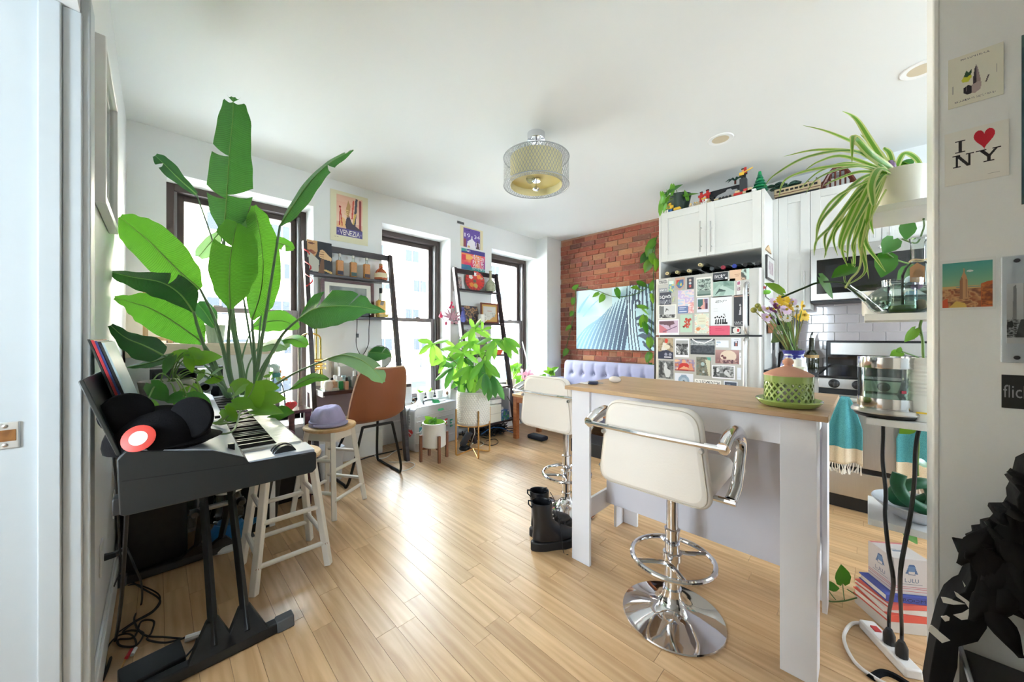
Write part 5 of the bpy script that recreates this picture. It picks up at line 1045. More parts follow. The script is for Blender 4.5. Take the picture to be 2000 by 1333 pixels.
for (u,v),D,L,angs,dk in clusters:
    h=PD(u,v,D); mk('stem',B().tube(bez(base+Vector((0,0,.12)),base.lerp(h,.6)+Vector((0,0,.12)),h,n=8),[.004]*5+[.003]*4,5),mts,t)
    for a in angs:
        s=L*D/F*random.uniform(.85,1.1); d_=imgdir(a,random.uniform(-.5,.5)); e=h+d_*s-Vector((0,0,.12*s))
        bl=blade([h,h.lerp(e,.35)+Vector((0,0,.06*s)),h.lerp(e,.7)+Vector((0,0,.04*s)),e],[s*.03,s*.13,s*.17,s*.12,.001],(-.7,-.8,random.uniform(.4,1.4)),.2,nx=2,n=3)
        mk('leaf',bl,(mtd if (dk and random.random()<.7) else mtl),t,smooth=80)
# sill things at the middle window
t=thing('herb_pot_tray','long white tray carrying herb pots on the middle window sill','tray',PY(852,786,3.54)); y=3.56
x0=PYz(818,y,0).x;x1=PYz(872,y,0).x; mk('tray',B().box(x0,y-.045,SILL+.0005,x1,y+.045,SILL+.04),mat('tray_white',(214,222,228),.35),t,bevel=.008)
for u in (822,840,858):
    q=PYz(u,y,SILL+.041); p=thing('herb_pot',{822:'leftmost white pot on the sill tray, with herb sprouts',840:'middle white pot on the sill tray',858:'rightmost white pot on the sill tray'}[u],'pot',q,'white pots in the sill tray'); mk('pot',B().lathe(q,[(0,0),(.032,0),(.048,.085),(.043,.085),(.03,.07),(0,.07)],20),potw,p)
    if u!=858:
        for k in range(4 if u==822 else 2): mk('leaf',heart(q+Vector((0,0,.08)),q+Vector((random.uniform(-.04,.04),random.uniform(-.03,.03),.1+.03*random.random())),(-.5,-.7,.5),.022),poth,p,smooth=80)
q=PYz(795,3.56,SILL+.001); t=thing('white_canister','tall white lidded canister on a round foot on the middle window sill','canister',q); mk('foot',B().lathe(q,[(0,0),(.06,0),(.06,.014),(.04,.03),(.03,.035)],24),potw,t); mk('body',B().lathe(q+Vector((0,0,.034)),[(0,0),(.05,0),(.052,.01),(.052,.2),(.046,.205),(0,.205)],28),mat('canister_white',(228,226,228),.3),t)
one('wire_bunch',B().tube(spl([PYz(806,3.53,SILL+.01),PYz(803,3.53,SILL+.05),PYz(809,3.53,SILL+.07),PYz(811,3.53,SILL+.03),PYz(805,3.53,SILL+.02)],5),.006,5),mat('twig_brown',(150,120,90),.7),'small brown twig knot beside the white canister','ornament')
q=PYz(874,3.54,SILL+.001); t=thing('sill_figurine','small white round figurine with brown hair at the end of the sill','figurine',q); mk('body',B().ell(q+Vector((0,0,.03)),(.025,.02,.03),12,8),potw,t); mk('head',B().ell(q+Vector((0,0,.08)),(.022,.02,.022),12,8),mat('figurine_brown',(176,140,116),.6),t)
# ---------------------------------------------------------------- small ladder shelf and its things
C0,C1=2.455,3.15
l2,y2=ladder('ladder_shelf','narrower dark leaning ladder shelf between middle and right windows',C0,C1,3.06,[(1.741,.2,0),(1.34,.22,0),(.955,.25,0),(.57,.3,0),(.174,.35,0)],1.99)
Z1,Z2,Z3,Z4,Z5=1.741,1.34,.955,.57,.174
q=PYz(927,3.42,Z1); n_=Vector((-.25,-.95,.15)); t=thing('red_plate','round red painted plate with flowers propped on the small shelf top','plate',q); rc=q+Vector((0,.0,.118))
I_=[]
b=B(); R_=Vector((0,0,1)).rotation_difference(n_.normalized()).to_matrix(); pr=.128
ops=[(0,0,9,(206,62,54))]; rnd=random.Random(3)
fl_s=[(-.03,.06,.026,(228,224,222)),(.035,.075,.022,(230,226,226)),(.075,.03,.03,(222,132,60)),(-.06,-.03,.03,(226,140,56)),(-.01,-.06,.03,(198,168,90)),(.05,-.05,.034,(214,52,46)),(.1,.0,.016,(180,160,140)),(0,.0,.02,(120,110,90))]
NU,NV=36,12
for i in range(NV):
    for j in range(NU):
        a=2*math.pi*j/NU; rr_=pr*(i+.5)/NV; x,y=rr_*math.cos(a),rr_*math.sin(a); col=(206,62,54) if j%2 or i<8 else (170,50,48)
        for fx,fy,fr,fc in fl_s:
            if (x-fx)**2+(y-fy)**2<fr*fr: col=fc
        I_.append(col)
vs=[];fs=[]
for i in range(NV+1):
    for j in range(NU): a=2*math.pi*j/NU; r_=max(.001,pr*i/NV); vs.append(rc+R_@Vector((r_*math.cos(a),r_*math.sin(a),.012*(i/NV)**3)))
b.v=vs
for i in range(NV):
    for j in range(NU): b.f.append((i*NU+j,(i+1)*NU+j,(i+1)*NU+(j+1)%NU,i*NU+(j+1)%NU)); b.c.append(I_[i*NU+j])
mk('plate',b,vcmat('print_30',.3),t,solid=.004)
q=PYz(958,3.36,Z1); t=thing('decanter_bottle','flared glass decanter bottle with patterned label at the right end of the small shelf','bottle',q+Vector((0,0,.001))); mk('body',B().lathe(q+Vector((0,0,.001)),[(0,0),(.058,0),(.064,.01),(.064,.08),(.05,.115),(.02,.15),(.014,.2),(.018,.25),(.022,.26)],24),mat('green_glassware',(164,168,140),.15,var=.5,scale=30,coat=.5),t)
for u,v0,v1,w_,lab,cols in ((899,556,575,.055,'small upright photo strip at the left end of the small shelf',[(60,60,66),(200,190,186),(160,90,84)]),(893,562,575,.03,'tiny white card at the far left of the small shelf',[(220,220,224),(120,120,130)])):
    q=PYz(u,3.38,Z1); card('photo_card',lab,'photo',(q.x-w_/2,3.38,Z1+.001),(w_,0,0),(0,.02,.14 if w_>.04 else .08),cols[0],[('N',0,0,1,1,4,cols,8)],nx=12)
a=PY(898,596,3.36);c=PY(936,628,3.36); card('photo_print','colourful band photograph leaning on the second small shelf','photo',(a.x,3.34,Z2+.001),(c.x-a.x,0,0),(0,.06,a.z-Z2),(60,58,62),[('N',0,0,1,1,8,[(44,46,54),(90,80,70),(60,58,62),(196,150,110),(70,64,60),(52,56,80)],6),('N',0,.1,.3,.9,6,[(60,70,140),(120,110,160)],1)],nx=44)
a=PY(939,591,3.34);c=PY(973,632,3.34); frame('picture_frame','mahogany framed certificate with tan mat on the second small shelf',a.x,c.x,3.33,Z2+.001,a.z,.02,wood('red_mahogany',(110,54,40),(136,72,54),'X',1,.3,.03),(208,206,200),[('R',0,0,1,1,(206,164,92)),('R',.1,.1,.9,.9,(206,204,198)),('R',.35,.62,.65,.66,(190,130,120)),('P',[(.5,.1),(.9,.45),(.9,.1)],(206,160,96)),('N',.15,.3,.85,.55,14,[(206,204,198),(206,204,198),(150,150,148)],3)],nx=34)
q=PYz(940,3.28,Z2+.001); t=thing('white_mug','white printed mug on the second small shelf before the frame','mug',q); mk('body',B().lathe(q,[(0,0),(.04,0),(.042,.005),(.042,.1),(.038,.1),(.037,.01),(0,.01)],24),potw,t); mk('mug_handle',B().tube(bez(q+Vector((.04,-.01,.08)),q+Vector((.085,-.02,.085)),q+Vector((.085,-.02,.02)),q+Vector((.04,-.01,.02)),n=10),.006,8),potw,t)
q=PYz(903,3.3,Z2+.001); one('blue_ornament',B().lathe(q,[(0,0),(.03,0),(.035,.04),(.022,.08),(.012,.12),(0,.13)],14),mat('blue_mottle',(96,104,186),.4,var=.6,scale=40),'mottled blue vase ornament at the left of the second small shelf','ornament')
a=PY(914,643,3.36);c=PY(958,690,3.36); frame('picture_frame','silver framed photograph half hidden behind the money tree on the third small shelf',a.x,c.x,3.36,Z3+.001,a.z,.022,mat('silver_frame',(190,192,194),.35,.4),(110,110,114),[('R',0,0,1,1,(222,216,204)),('R',.28,.08,.9,.72,(112,112,118)),('N',.5,.08,.8,.5,5,[(100,100,106),(150,110,110)],2)],nx=34)
q=PYz(916,3.24,Z3); t=thing('table_mirror','small round table mirror on the third small shelf behind leaves','mirror',q); mk('mirror_glass',B().lathe(q+Vector((0,0,.14)),[(0,0),(.125,0),(.125,.006),(0,.006)],32,axis=(-.4,-.9,.1)),bpy.data.materials['mirror_glass'],t); mk('stand',B().lathe(q+Vector((0,.02,.001)),[(0,0),(.05,0),(.04,.01),(.008,.015),(.008,.03)],18),steelh,t)
q=PYz(972,3.16,Z3+.001); t=thing('fruit_bowl','red and orange bowl at the right end of the third small shelf','bowl',q); mk('bowl',B().lathe(q,[(0,0),(.04,0),(.075,.06),(.07,.06),(.036,.008),(0,.008)],22),mat('orange_red_glaze',(214,84,62),.3,var=.3,scale=20),t)
a=PYz(955,3.12,Z4); one('wooden_tray',B().box(a.x-.2,3.1,Z4+.001,a.x+.14,3.3,Z4+.03),lightw,'shallow wooden tray of trinkets on the fourth small shelf','tray',bevel=.003)
t=thing('trinket_rack','copper trinket rack standing in the wooden tray','rack',a+Vector((.02,.08,.03)));b=B()
for k in range(3): mk('arm',B().tube([a+Vector((-.02+.05*k,.08,.031)),a+Vector((-.02+.05*k,.08,.1+.02*k))],.004,6),mat('copper',(196,120,90),.3,1),t)
mk('cross_bar',B().tube([a+Vector((-.05,.08,.09)),a+Vector((.12,.08,.09))],.004,6),mat('copper',(196,120,90),.3,1),t)
a=PY(955,795,3.1); c=PY(978,822,3.1)
t=thing('storage_box','cream lidded storage box on the lowest small shelf','box',(a.x,3.15,Z5)); x0=PYz(930,3.08,0).x; x1=PYz(977,3.08,0).x; mk('box',B().box(x0,3.06,Z5+.001,x1,3.4,Z5+.2),mat('cream_card',(232,228,214),.6),t,bevel=.004); mk('lid_line',B().box(x0-.002,3.057,Z5+.1,x1+.002,3.06,Z5+.104),mat('line_grey',(190,186,176),.6),t)
x0=PYz(979,3.07,0).x; x1=PYz(993,3.07,0).x; t=thing('tissue_box','small blue patterned tissue box on the lowest small shelf','box',(x0,3.1,Z5)); card('front_print',None,None,(x0,3.06,Z5+.002),(x1-x0,0,0),(0,0,.115),(60,110,190),[('N',0,0,1,1,4,[(50,100,186),(90,190,120),(40,80,170),(240,240,240)],5)],nx=16,parent=t); mk('carton',B().box(x0,3.062,Z5+.001,x1,3.2,Z5+.118),mat('carton_blue',(76,128,196),.6),t,bevel=.002); mk('tissue',B().ell(((x0+x1)/2,3.13,Z5+.125),(.03,.02,.03),10,6),whitem,t)
for i,(u,zz,h,c_) in enumerate(((968,Z5+.205,.05,(226,224,220)),(966,Z5+.256,.03,(150,150,148)),(969,Z5+.288,.05,(236,236,236)))):
    q=PYz(u,3.15,zz); one('stacked_gadget',B().box(q.x-.1,3.1,zz,q.x+.05,3.25,zz+h-.002),mat('gadget_%d'%i,c_,.5),('white flat device lying on the cream storage box','grey flat case in the middle of the stack on the storage box','white topmost device of the stack on the storage box')[i],'device',bevel=.006)
one('white_folder',B().box(PYz(985,3.2,0).x,3.12,Z5+.0,PYz(987.5,3.2,0).x,3.4,Z5+.36),mat('folder_lilac',(214,218,232),.5),'pale lilac folder standing upright at the right of the lowest small shelf','folder')
# spotlight and cable pile
q=PZ(908,878,0); t=thing('uplight','black spotlight on a round base on the floor beside the gold legs','lamp',q); mk('base',B().lathe(q,[(0,0),(.055,0),(.06,.012),(.05,.03),(0,.034)],24),blackm,t); mk('yoke',B().tube([q+Vector((-.03,.03,.03)),q+Vector((-.035,.035,.07)),q+Vector((.035,-.035,.07)),q+Vector((.03,-.03,.03))],.006,6),blackm,t)
ax=imgdir(-60); mk('lamp_head',B().lathe(q+Vector((0,0,.09))-ax*.05,[(0,0),(.03,0),(.034,.02),(.036,.15),(.03,.152),(.028,.14),(0,.135)],20,axis=ax),mat('lamp_dark_grey',(62,64,70),.45),t)
rr=random.Random(9); b=B()
for k in range(26):
    cx,cy=2.78+rr.uniform(-.22,.28),3.2+rr.uniform(-.1,.14); P=[Vector((cx+rr.uniform(-.16,.16),cy+rr.uniform(-.07,.07),max(.006,rr.uniform(0,.13)*(1-abs(cx-2.8)*1.5)))) for _ in range(6)]; b.tube(spl(P,5),.005,5)
tag(one('cable_pile',b,cabm_,'tangled heap of black cables on the floor under the small shelf','cables'),kind='stuff')
cable('blue_cable','blue network cable snaking out of the cable heap',[(2.6,3.1,.06),(2.72,3.08,.11),(2.86,3.07,.1),(2.98,3.0,.04),(3.02,2.98,.02)],.005,mat('cable_blue',(36,92,150),.5))
cable('floor_loop_cable','black cable looping out on the floor right of the gold legs',[G(950,862),G(966,858),G(973,864),G(964,870),G(948,869),G(938,864)],.004)
cable('white_cable','thin white cable looping on the floor under the gold legged planter',[PD(925,830,3.5),PD(927,846,3.5),G(922,866),G(936,872),G(945,866),G(935,861),G(922,868),G(915,880),G(900,882),G(891,872),PD(893,860,3.5)],.003,whitem)
cable('hanging_cable','black cable running down the ledge front by the right window',[PD(990,774,4.3),PD(1000,790,4.3),PD(1010,810,4.25),PD(1018,826,4.2)],.004)
cable('chair_cable','white cable curling on the floor behind the tan chair',[G(730,888),G(740,896),G(756,893),G(768,884),G(776,880)],.004,whitem)
cable('floor_cable','thin white cable curving on the floor right of the tan chair foot',[G(780,922),G(796,918),G(810,910),G(805,904),G(790,903),G(760,903)],.003,whitem)
cable('skirting_cable','black cable lying along the skirting under the middle window',[G(700,900),G(720,893),G(745,887),G(772,881),G(785,878)],.006)
# pink ornament and things by the right window
t=thing('pink_garland','pink hanging flower and bird ornament on the small shelf rail','ornament',PD(880,600,3.95)); pk=mat('garland_pink',(226,70,110),.5,var=.2); pk2=mat('garland_mauve',(196,150,166),.6,var=.3)
gp=lambda u,v: PY(u,v,3.05+.0)
mk('cord',B().tube(spl([PY(861,615,3.2),PY(866,624,3.2),PY(873,627,3.2),PY(880,620,3.2),PY(882,600,3.25),PY(882,592,3.3)],5),.003,5),mat('cord_dark',(90,50,60),.6),t)
mk('red_bird',B().lathe(PY(861,622,3.2),[(0,0),(.022,.012),(.02,.03),(.008,.05),(.005,.07),(0,.072)],12),pk,t); mk('drop',B().ell(PY(871,632,3.2),(.012,.012,.022),10,8),pk,t)
for k,(u,v) in enumerate(((881,597),(879,601),(885,600),(882,592))): mk('flower',B().ell(PY(u,v,3.28),(.016,.008,.016),8,6),pk,t)
for k in range(7): 
    d_=imgdir(-90+(k-3)*24); s0=PY(882,622,3.26); mk('feather',blade([s0,s0+d_*.05,s0+d_*.11],[.004,.012,.003],(-1,-1,.2),nx=2,n=3),pk2,t)
for k in range(5): mk('blossom',B().ell(PY(879+4*k,624+(k%2)*7,3.24),(.022,.012,.018),8,6),pk2,t)
t=thing('cream_planter','cream tapered pot with small leafy plant on the ledge under the right window','plant',PZ(1000,764,.46)); q=PZ(998,764,.461); mk('pot',B().lathe(q,[(0,0),(.045,0),(.068,.15),(.062,.15),(.058,.13),(0,.13)],24),mat('cream_pot',(226,214,186),.5),t); mk('soil',B().lathe(q+Vector((0,0,.13)),[(0,.004),(.059,0)],16),soil,t)
for u,v,L,a in ((996,718,16,200),(1006,717,22,-60),(1010,722,22,0),(1004,728,24,150),(1012,715,18,-20)):
    o,bs=pothos_leaf(u,v,L,a,5.2,t); mk('stem',B().tube(bez(q+Vector((0,0,.13)),q.lerp(bs,.6)+Vector((0,0,.05)),bs,n=6),.003,5),stemm,t)
t=thing('orchid_lily','pink lily stems in a pale green bowl on the ledge by the pilaster','flowers',PZ(1012,764,.46)); q=PZ(1013,764,.461); mk('bowl',B().lathe(q,[(0,0),(.05,0),(.085,.05),(.08,.05),(.046,.01),(0,.01)],24),mat('mint_bowl',(190,222,200),.4),t)
lil=leafmat('lily_pink',(212,150,170),(230,170,186),.3,.5)
for (u,v,n_) in ((1020,732,4),(1032,733,6),(1034,740,4)):
    h=PD(u,v,5.0); mk('stem',B().tube(bez(q+Vector((0,0,.02)),q.lerp(h,.6),h,n=6),.004,5),stemm,t)
    for k in range(n_):
        d_=imgdir(360*k/n_+20*n_,random.uniform(-.3,.3)); e=h+d_*.085; mk('petal',blade([h,h.lerp(e,.5)+Vector((0,0,.015)),e],[.006,.022,.002],(-1,-1,.4),.15,nx=2,n=3),lil,t,smooth=80)
for u,v,L,a in ((1010,735,26,-80),(1016,748,22,60),(1006,752,26,170),(1020,755,20,20)): pothos_leaf(u,v,L,a,5.05,t)
one('blind_rod',B().tube([PY(1020,668,3.62),PY(1034,722,3.5)],.008,8),whitem,'thin white rod leaning against the right window reveal','rod')
# posters on the back wall
def cardY(name,label,cat,u0,v0,u1,v1,bg,ops,Y=WY-.002,**k):
    a=PY(u0,v0,Y); c=PY(u1,v1,Y); return card(name,label,cat,(a.x,Y,c.z),(c.x-a.x,0,0),(0,0,a.z-c.z),bg,ops,**k)
cr=(226,220,188); inner=[('R',.16,.18,.84,.93,(232,186,160)),('G',.16,.4,.84,.8,(244,214,190),(230,176,152)),('P',[(.16,.3),(.3,.5),(.38,.46),(.44,.3)],(238,190,130)),('L',.23,.33,.25,.66,.014,(196,70,54)),('L',.3,.33,.25,.66,.014,(196,70,54)),('E',.24,.69,.03,.02,(170,50,44)),('L',.56,.5,.6,.86,.02,(206,80,60)),('L',.62,.3,.68,.9,.03,(70,72,80)),('L',.78,.25,.78,.88,.03,(150,50,56)),('P',[(.56,.35),(.62,.6),(.68,.62),(.6,.34)],(212,176,90)),('P',[(.42,.25),(.38,.35),(.42,.5),(.48,.55),(.56,.4),(.84,.28),(.84,.18),(.46,.18)],(72,60,76)),('P',[(.42,.52),(.4,.68),(.46,.85),(.52,.74),(.5,.62),(.46,.5)],(190,146,90)),('R',.36,.56,.45,.575,(226,190,130)),('R',.36,.6,.45,.615,(226,190,130)),('R',.37,.64,.46,.655,(226,190,130)),('R',.16,.12,.84,.27,(88,76,138)),('T','VENEZIA',.24,.145,.77,.245,(248,242,232)),('E',.2,.195,.02,.02,(150,140,190)),('E',.805,.195,.02,.02,(150,140,190)),('T','la serenissima',.09,.078,.23,.1,(120,112,96)),('L',.1,.055,.88,.055,.003,(190,184,156))]
cardY('travel_poster','tall cream bordered Venezia gondola poster above the ladder desk','poster',645,368,718.5,481.5,cr,inner,nx=84)
cardY('fair_poster','purple 1934 world fair poster above the small shelf','poster',899,440,943,490,(232,222,184),[('R',.12,-1,.87,.93,(112,88,172)),('T',"WORLD'S FAIR",.2,.82,.8,.88,(70,50,120)),('T','19',.18,.5,.42,.68,(244,240,248)),('T','34',.6,.5,.84,.68,(244,240,248)),('P',[(.28,.0),(.3,.3),(.46,.42),(.5,.68),(.54,.42),(.64,.34),(.68,0)],(240,238,244)),('R',.14,0,.24,.4,(150,80,90)),('R',.7,0,.84,.3,(234,228,230)),('P',[(.7,0),(.72,.25),(.76,.45),(.8,.25),(.84,0)],(92,66,76)),('R',.3,0,.42,.08,(220,180,130))],nx=46)
cardY('sunset_poster','pink and teal poster with white block lettering above the small shelf','poster',901,484,947,533,(240,180,170),[('G',0,0,1,1,(60,160,150),(90,60,140)),('N',0,.15,1,.95,3,[(226,70,110),(240,150,90),(236,90,120),(130,60,150)],4),('R',0,.8,1,1,(74,66,140)),('R',0,.86,.24,1,(60,160,150)),('T','TUNE IN',.18,.86,.38,.94,(250,250,250)),('E',.28,.62,.2,.12,(246,190,110)),('R',.02,.44,.18,.72,(226,60,80)),('N',0,0,.4,.25,6,[(50,150,150),(80,90,170)],2),('T','2 IN 1',.46,.72,.64,.8,(250,250,250)),('T','MOTOR',.44,.54,.96,.7,(250,250,250)),('T','IN THE',.46,.38,.94,.52,(250,250,250)),('T','WILD',.46,.2,.94,.36,(250,250,250)),('T','WEEKEND',.44,.04,.96,.18,(250,250,250))],nx=56)
cardY('small_photo','tiny black and white photo pair pinned near the ceiling above the purple poster','photo',892,431,907,441,(220,218,214),[('N',.05,.2,.95,.95,5,[(40,40,46),(110,108,112),(60,60,64)],3)],nx=16)
# ---------------------------------------------------------------- sofa, coffee table, canvas
sofm=mat('lavender_tweed',(166,168,196),.9,var=.07,scale=120,bump=.25,bs=400,spec=.2)
XSB=4.06; yS1=PX(1100,720,XSB).y; zS=PX(1108,704,XSB).z
t=thing('tufted_sofa','lavender grey tufted loveseat against the brick wall','sofa',(3.85,2.2,0)); YA,YB=yS1,1.45
tuf=[]
for r_ in range(2):
    for k in range(8): tuf.append((YA-.155-.17*k-(.0 if r_ else .0),zS-.17-.17*r_))
def sback(i,j):
    y=YA+(YB-YA)*i; z=.42+(zS-.42)*j; x=XSB+.03*(1-j)*-1.2+.0
    e=min(i*(YA-YB),(1-i)*(YA-YB),.06)/.06; tp=min((1-j)*(zS-.42),.06)/.06
    x+=.05*(1-math.sqrt(max(0,1-(1-e)**2)))+.05*(1-math.sqrt(max(0,1-(1-tp)**2)))
    for ty_,tz_ in tuf: x+=.03*math.exp(-((y-ty_)**2+(z-tz_)**2)/.0012)
    for k in range(9):
        yy=YA-.155-.17*(k-.0); 
        if z>zS-.17: x+=.012*math.exp(-((y-yy)**2)/.0003)*min(1,(zS-z)/.03)
    return Vector((x,y,z))
b=B().grid(sback,90,30); mk('tufted_back',b,sofm,t,smooth=80); mk('back_frame',B().box(XSB+.04,YA-.01,.2,XB-.03,YB,zS-.012),sofm,t,bevel=.03)
for ty_,tz_ in tuf: mk('tuft_button',B().ell((XSB+.012,ty_,tz_),(.008,.014,.014),10,6),sofm,t)
mk('seat_cushion',B().box(3.5,YA-.02,.28,XSB+.06,YB,.45),sofm,t,bevel=.03); mk('front_rail',B().box(3.5,YA,.16,3.56,YB,.29),sofm,t,bevel=.01)
za=PX(1060,738,3.9).z; mk('armrest',B().box(3.42,YA-.02,.18,XSB+.1,YA+.11,.60),sofm,t,bevel=.03)
for x in (3.55,4.1):
    for y in (YA-.02,YB+.05): mk('leg',B().tube([(x,y,.18),(x,y,0)],[.022,.014],10),walnut,t)
t=thing('coffee_table','wooden coffee table with square legs before the sofa','table',(3.15,2.2,0)); cw=wood('chestnut_wood',(150,84,50),(184,116,72),'Y',1,.3,.04)
mk('table_top',B().box(2.9,1.62,.485,3.36,2.9,.515),wood('honey_wood',(196,150,104),(222,184,140),'Y',1,.22,.03),t,bevel=.003); 
for x in (2.93,3.33):
    for y in (2.86,1.66): mk('leg',B().box(x-.026,y-.026,0,x+.026,y+.026,.485),cw,t,bevel=.003)
mk('apron',B().box(2.91,1.64,.42,2.935,2.88,.485),cw,t); mk('apron',B().box(3.325,1.64,.42,3.35,2.88,.485),cw,t); mk('apron',B().box(2.93,2.86,.42,3.33,2.885,.485),cw,t)
one('table_laptop',B().box(2.98,1.75,.516,3.2,2.0,.532),mat('laptop_dark',(40,40,44),.4),'dark flat object lying on the coffee table','box',bevel=.004)
one('floor_crate',B().box(3.0,1.7,0,3.3,2.15,.13),mat('crate_dark',(44,40,40),.7),'dark low crate on the floor under the coffee table','crate',bevel=.006)
one('floor_slippers',B().box(3.02,2.55,0,3.14,2.78,.05),mat('slipper_dark',(30,32,44),.8),'dark flat slipper pair under the coffee table edge','slippers',bevel=.02)
# zebra canvas on the bricks
Xc=XB-.05; a=PX(1126,569.5,Xc); c=PX(1278,686,Xc); y0,y1=a.y,c.y; zb_=c.z; zt_=a.z
t=thing('zebra_canvas','wide pale blue canvas print of zebra stripes on the brick wall','painting',(XB,(y0+y1)/2,zb_)); mk('stretcher',B().box(Xc,y0,zb_,XB-.004,y1,zt_),mat('canvas_edge',(186,206,214),.8),t)
sky_,dk=(178,212,226),(70,86,108); ops=[('G',0,0,1,1,(170,206,224),(190,218,228)),('N',0,.55,.5,1,3,[(150,196,216),(196,220,226),(186,204,206)],2)]
rz=random.Random(4)
def band(p0,p1,p2,w0,w1,w2,c):
    L=bez((*p0,0),(*p1,0),(*p2,0),n=10); l=[];r=[]
    for i_,q_ in enumerate(L):
        f=i_/10; w_=(w0*(1-f)**2+2*w1*f*(1-f)+w2*f*f); l.append((q_.x-w_,q_.y)); r.append((q_.x+w_,q_.y))
    ops.append(('P',l+r[::-1],c))
for k in range(13):
    f=k/12; x0=-.06+.058*k; c=tuple(int(a_+(b_-a_)*min(1,max(0,f*1.3-.2))) for a_,b_ in zip((138,180,208),(72,92,118)))
    band((x0,-.02),(x0+.05+.10*(1-f),.42),(x0+.13+.30*(1-f)*(1-f)+.02,.52+.42*f),.013+.008*f,.022+.010*f,.003,c)
band((.03,.62),(.1,.8),(.2,.92),.02,.03,.004,(140,184,212)); band((.1,.55),(.2,.72),(.34,.84),.012,.022,.004,(150,190,214))
for k in range(7): band((.72+.02*k,-.02),(.675+.014*k,.5),(.69+.018*k,1.02),.006,.008,.005,dk if k%2==0 else (200,224,234))
ops+=[('P',[(.78,.62),(.84,.72),(.9,1),(1,1),(1,.4),(.9,.45)],(176,206,222))]
for k in range(6): ops.append(('L',.80+.035*k,1.0,.76+.055*k,.72-.03*k,.011,dk))
for k in range(5): ops.append(('P',[(.78+.02*k,.5-.09*k),(.88,.55-.1*k),(1,.42-.11*k),(1,.37-.11*k),(.88,.48-.1*k),(.8+.02*k,.46-.09*k)],dk))
ops+=[('E',.815,.71,.035,.07,(60,72,92)),('E',.81,.72,.014,.025,(176,206,222)),('P',[(.8,.22),(.87,.27),(1,.2),(1,.1),(.86,.2)],dk)]
card('print',None,None,(Xc,y0,zb_),(0,y1-y0,0),(0,0,zt_-zb_),sky_,ops,nx=150,parent=t,rough=.7,th=.002)
t=thing('wall_pothos','pothos vine climbing the brick wall around the canvas from the fridge side','plant',(XB-.1,1.6,1.2))
for path in ([(1280,470),(1277,520),(1276,560),(1274,600),(1272,650),(1268,700),(1264,735)],[(1274,556),(1240,575),(1200,580),(1165,568),(1125,562)],[(1125,562),(1122,600),(1116,640),(1105,680),(1098,700)],[(1284,460),(1272,500)]):
    mk('vine',B().tube(spl([PX(u,v,XB-.075) for u,v in path],5),.005,5),vine_m,t)
for u,v,L,a in ((1275,473,22,-60),(1268,490,26,110),(1258,505,24,130),(1275,508,22,70),(1281,520,24,80),(1264,522,24,110),(1243,563,24,-170),(1257,556,24,10),(1275,560,22,120),(1207,575,22,60),(1175,584,18,120),(1163,577,14,150),(1259,600,24,0),(1262,610,22,30),(1255,630,24,100),(1262,643,24,70),(1269,672,22,80),(1266,700,20,110),(1268,722,22,120),(1266,735,22,90),(1125,560,14,-40),(1119,590,14,100),(1116,614,12,120),(1109,642,14,140),(1104,690,16,120),(1274,585,20,80)): pothos_leaf(u,v,L,a,PX(u,v,XB-.09).dot(Vector((1,1,0)))/R2,t)
t=thing('arm_plant','small pale leafed plant behind the sofa arm by the pilaster','plant',PD(1075,738,4.75))
q=PD(1076,740,4.75); mk('pot',B().lathe(q-Vector((0,0,.14)),[(0,0),(.05,0),(.06,.1),(0,.1)],16),potw,t)
for u,v,L,a in ((1066,727,14,200),(1073,724,18,-120),(1084,722,18,-40),(1080,730,14,30),(1060,735,12,160),(1054,737,12,170)): 
    o,bs=pothos_leaf(u,v,L,a,4.75,t); mk('stem',B().tube([q-Vector((0,0,.03)),bs],.002,5),stemm,t)
# ---------------------------------------------------------------- ceiling lamp and downlights
lc=Vector((1.914,1.67,CZ)); t=thing('ceiling_lamp','drum ceiling lamp with pierced silver outer shade and beige inner shade','lamp',lc)
sil=mat('pierced_silver',(150,153,154),.4,.4); mk('canopy',B().lathe(lc,[(0,-.045),(.062,-.045),(.064,-.04),(.064,0)],30),chrome,t)
mk('hanger',B().tube([lc+Vector((0,0,-.045)),lc+Vector((0,0,-.30))],.006,8),chrome,t)
zt_=2.445;zb_=2.252;Ro=.232;Ri=.185
b=B(); nu,nv=96,11
def lat(b,R,z0,z1,nu,nv,w):
    for i in range(nu):
        for s in (1,-1):
            for j in range(nv):
                a0=2*math.pi*(i+s*j*.5)/nu; a1=2*math.pi*(i+s*(j+1)*.5)/nu; za=z0+(z1-z0)*j/nv; zb=z0+(z1-z0)*(j+1)/nv
                p=Vector((lc.x+R*math.cos(a0),lc.y+R*math.sin(a0),za)); q=Vector((lc.x+R*math.cos(a1),lc.y+R*math.sin(a1),zb)); d=(q-p).normalized(); n=Vector((math.cos(a0),math.sin(a0),0)); c=d.cross(n)*w
                k=len(b.v); b.v+=[p-c,p+c,q+c,q-c]; b.f.append((k,k+1,k+2,k+3)); b.c.append(None)
lat(b,Ro,zb_,zt_,64,9,.0016); tag(mk('outer_lattice',b,sil,t,smooth=0),kind='stuff')
for z in (zb_,zt_): mk('outer_rim',B().tube([lc+Vector((Ro*math.cos(a),Ro*math.sin(a),z-CZ)) for a in [2*math.pi*k/64 for k in range(64)]],.0035,6,closed=True),sil,t)
b=B()
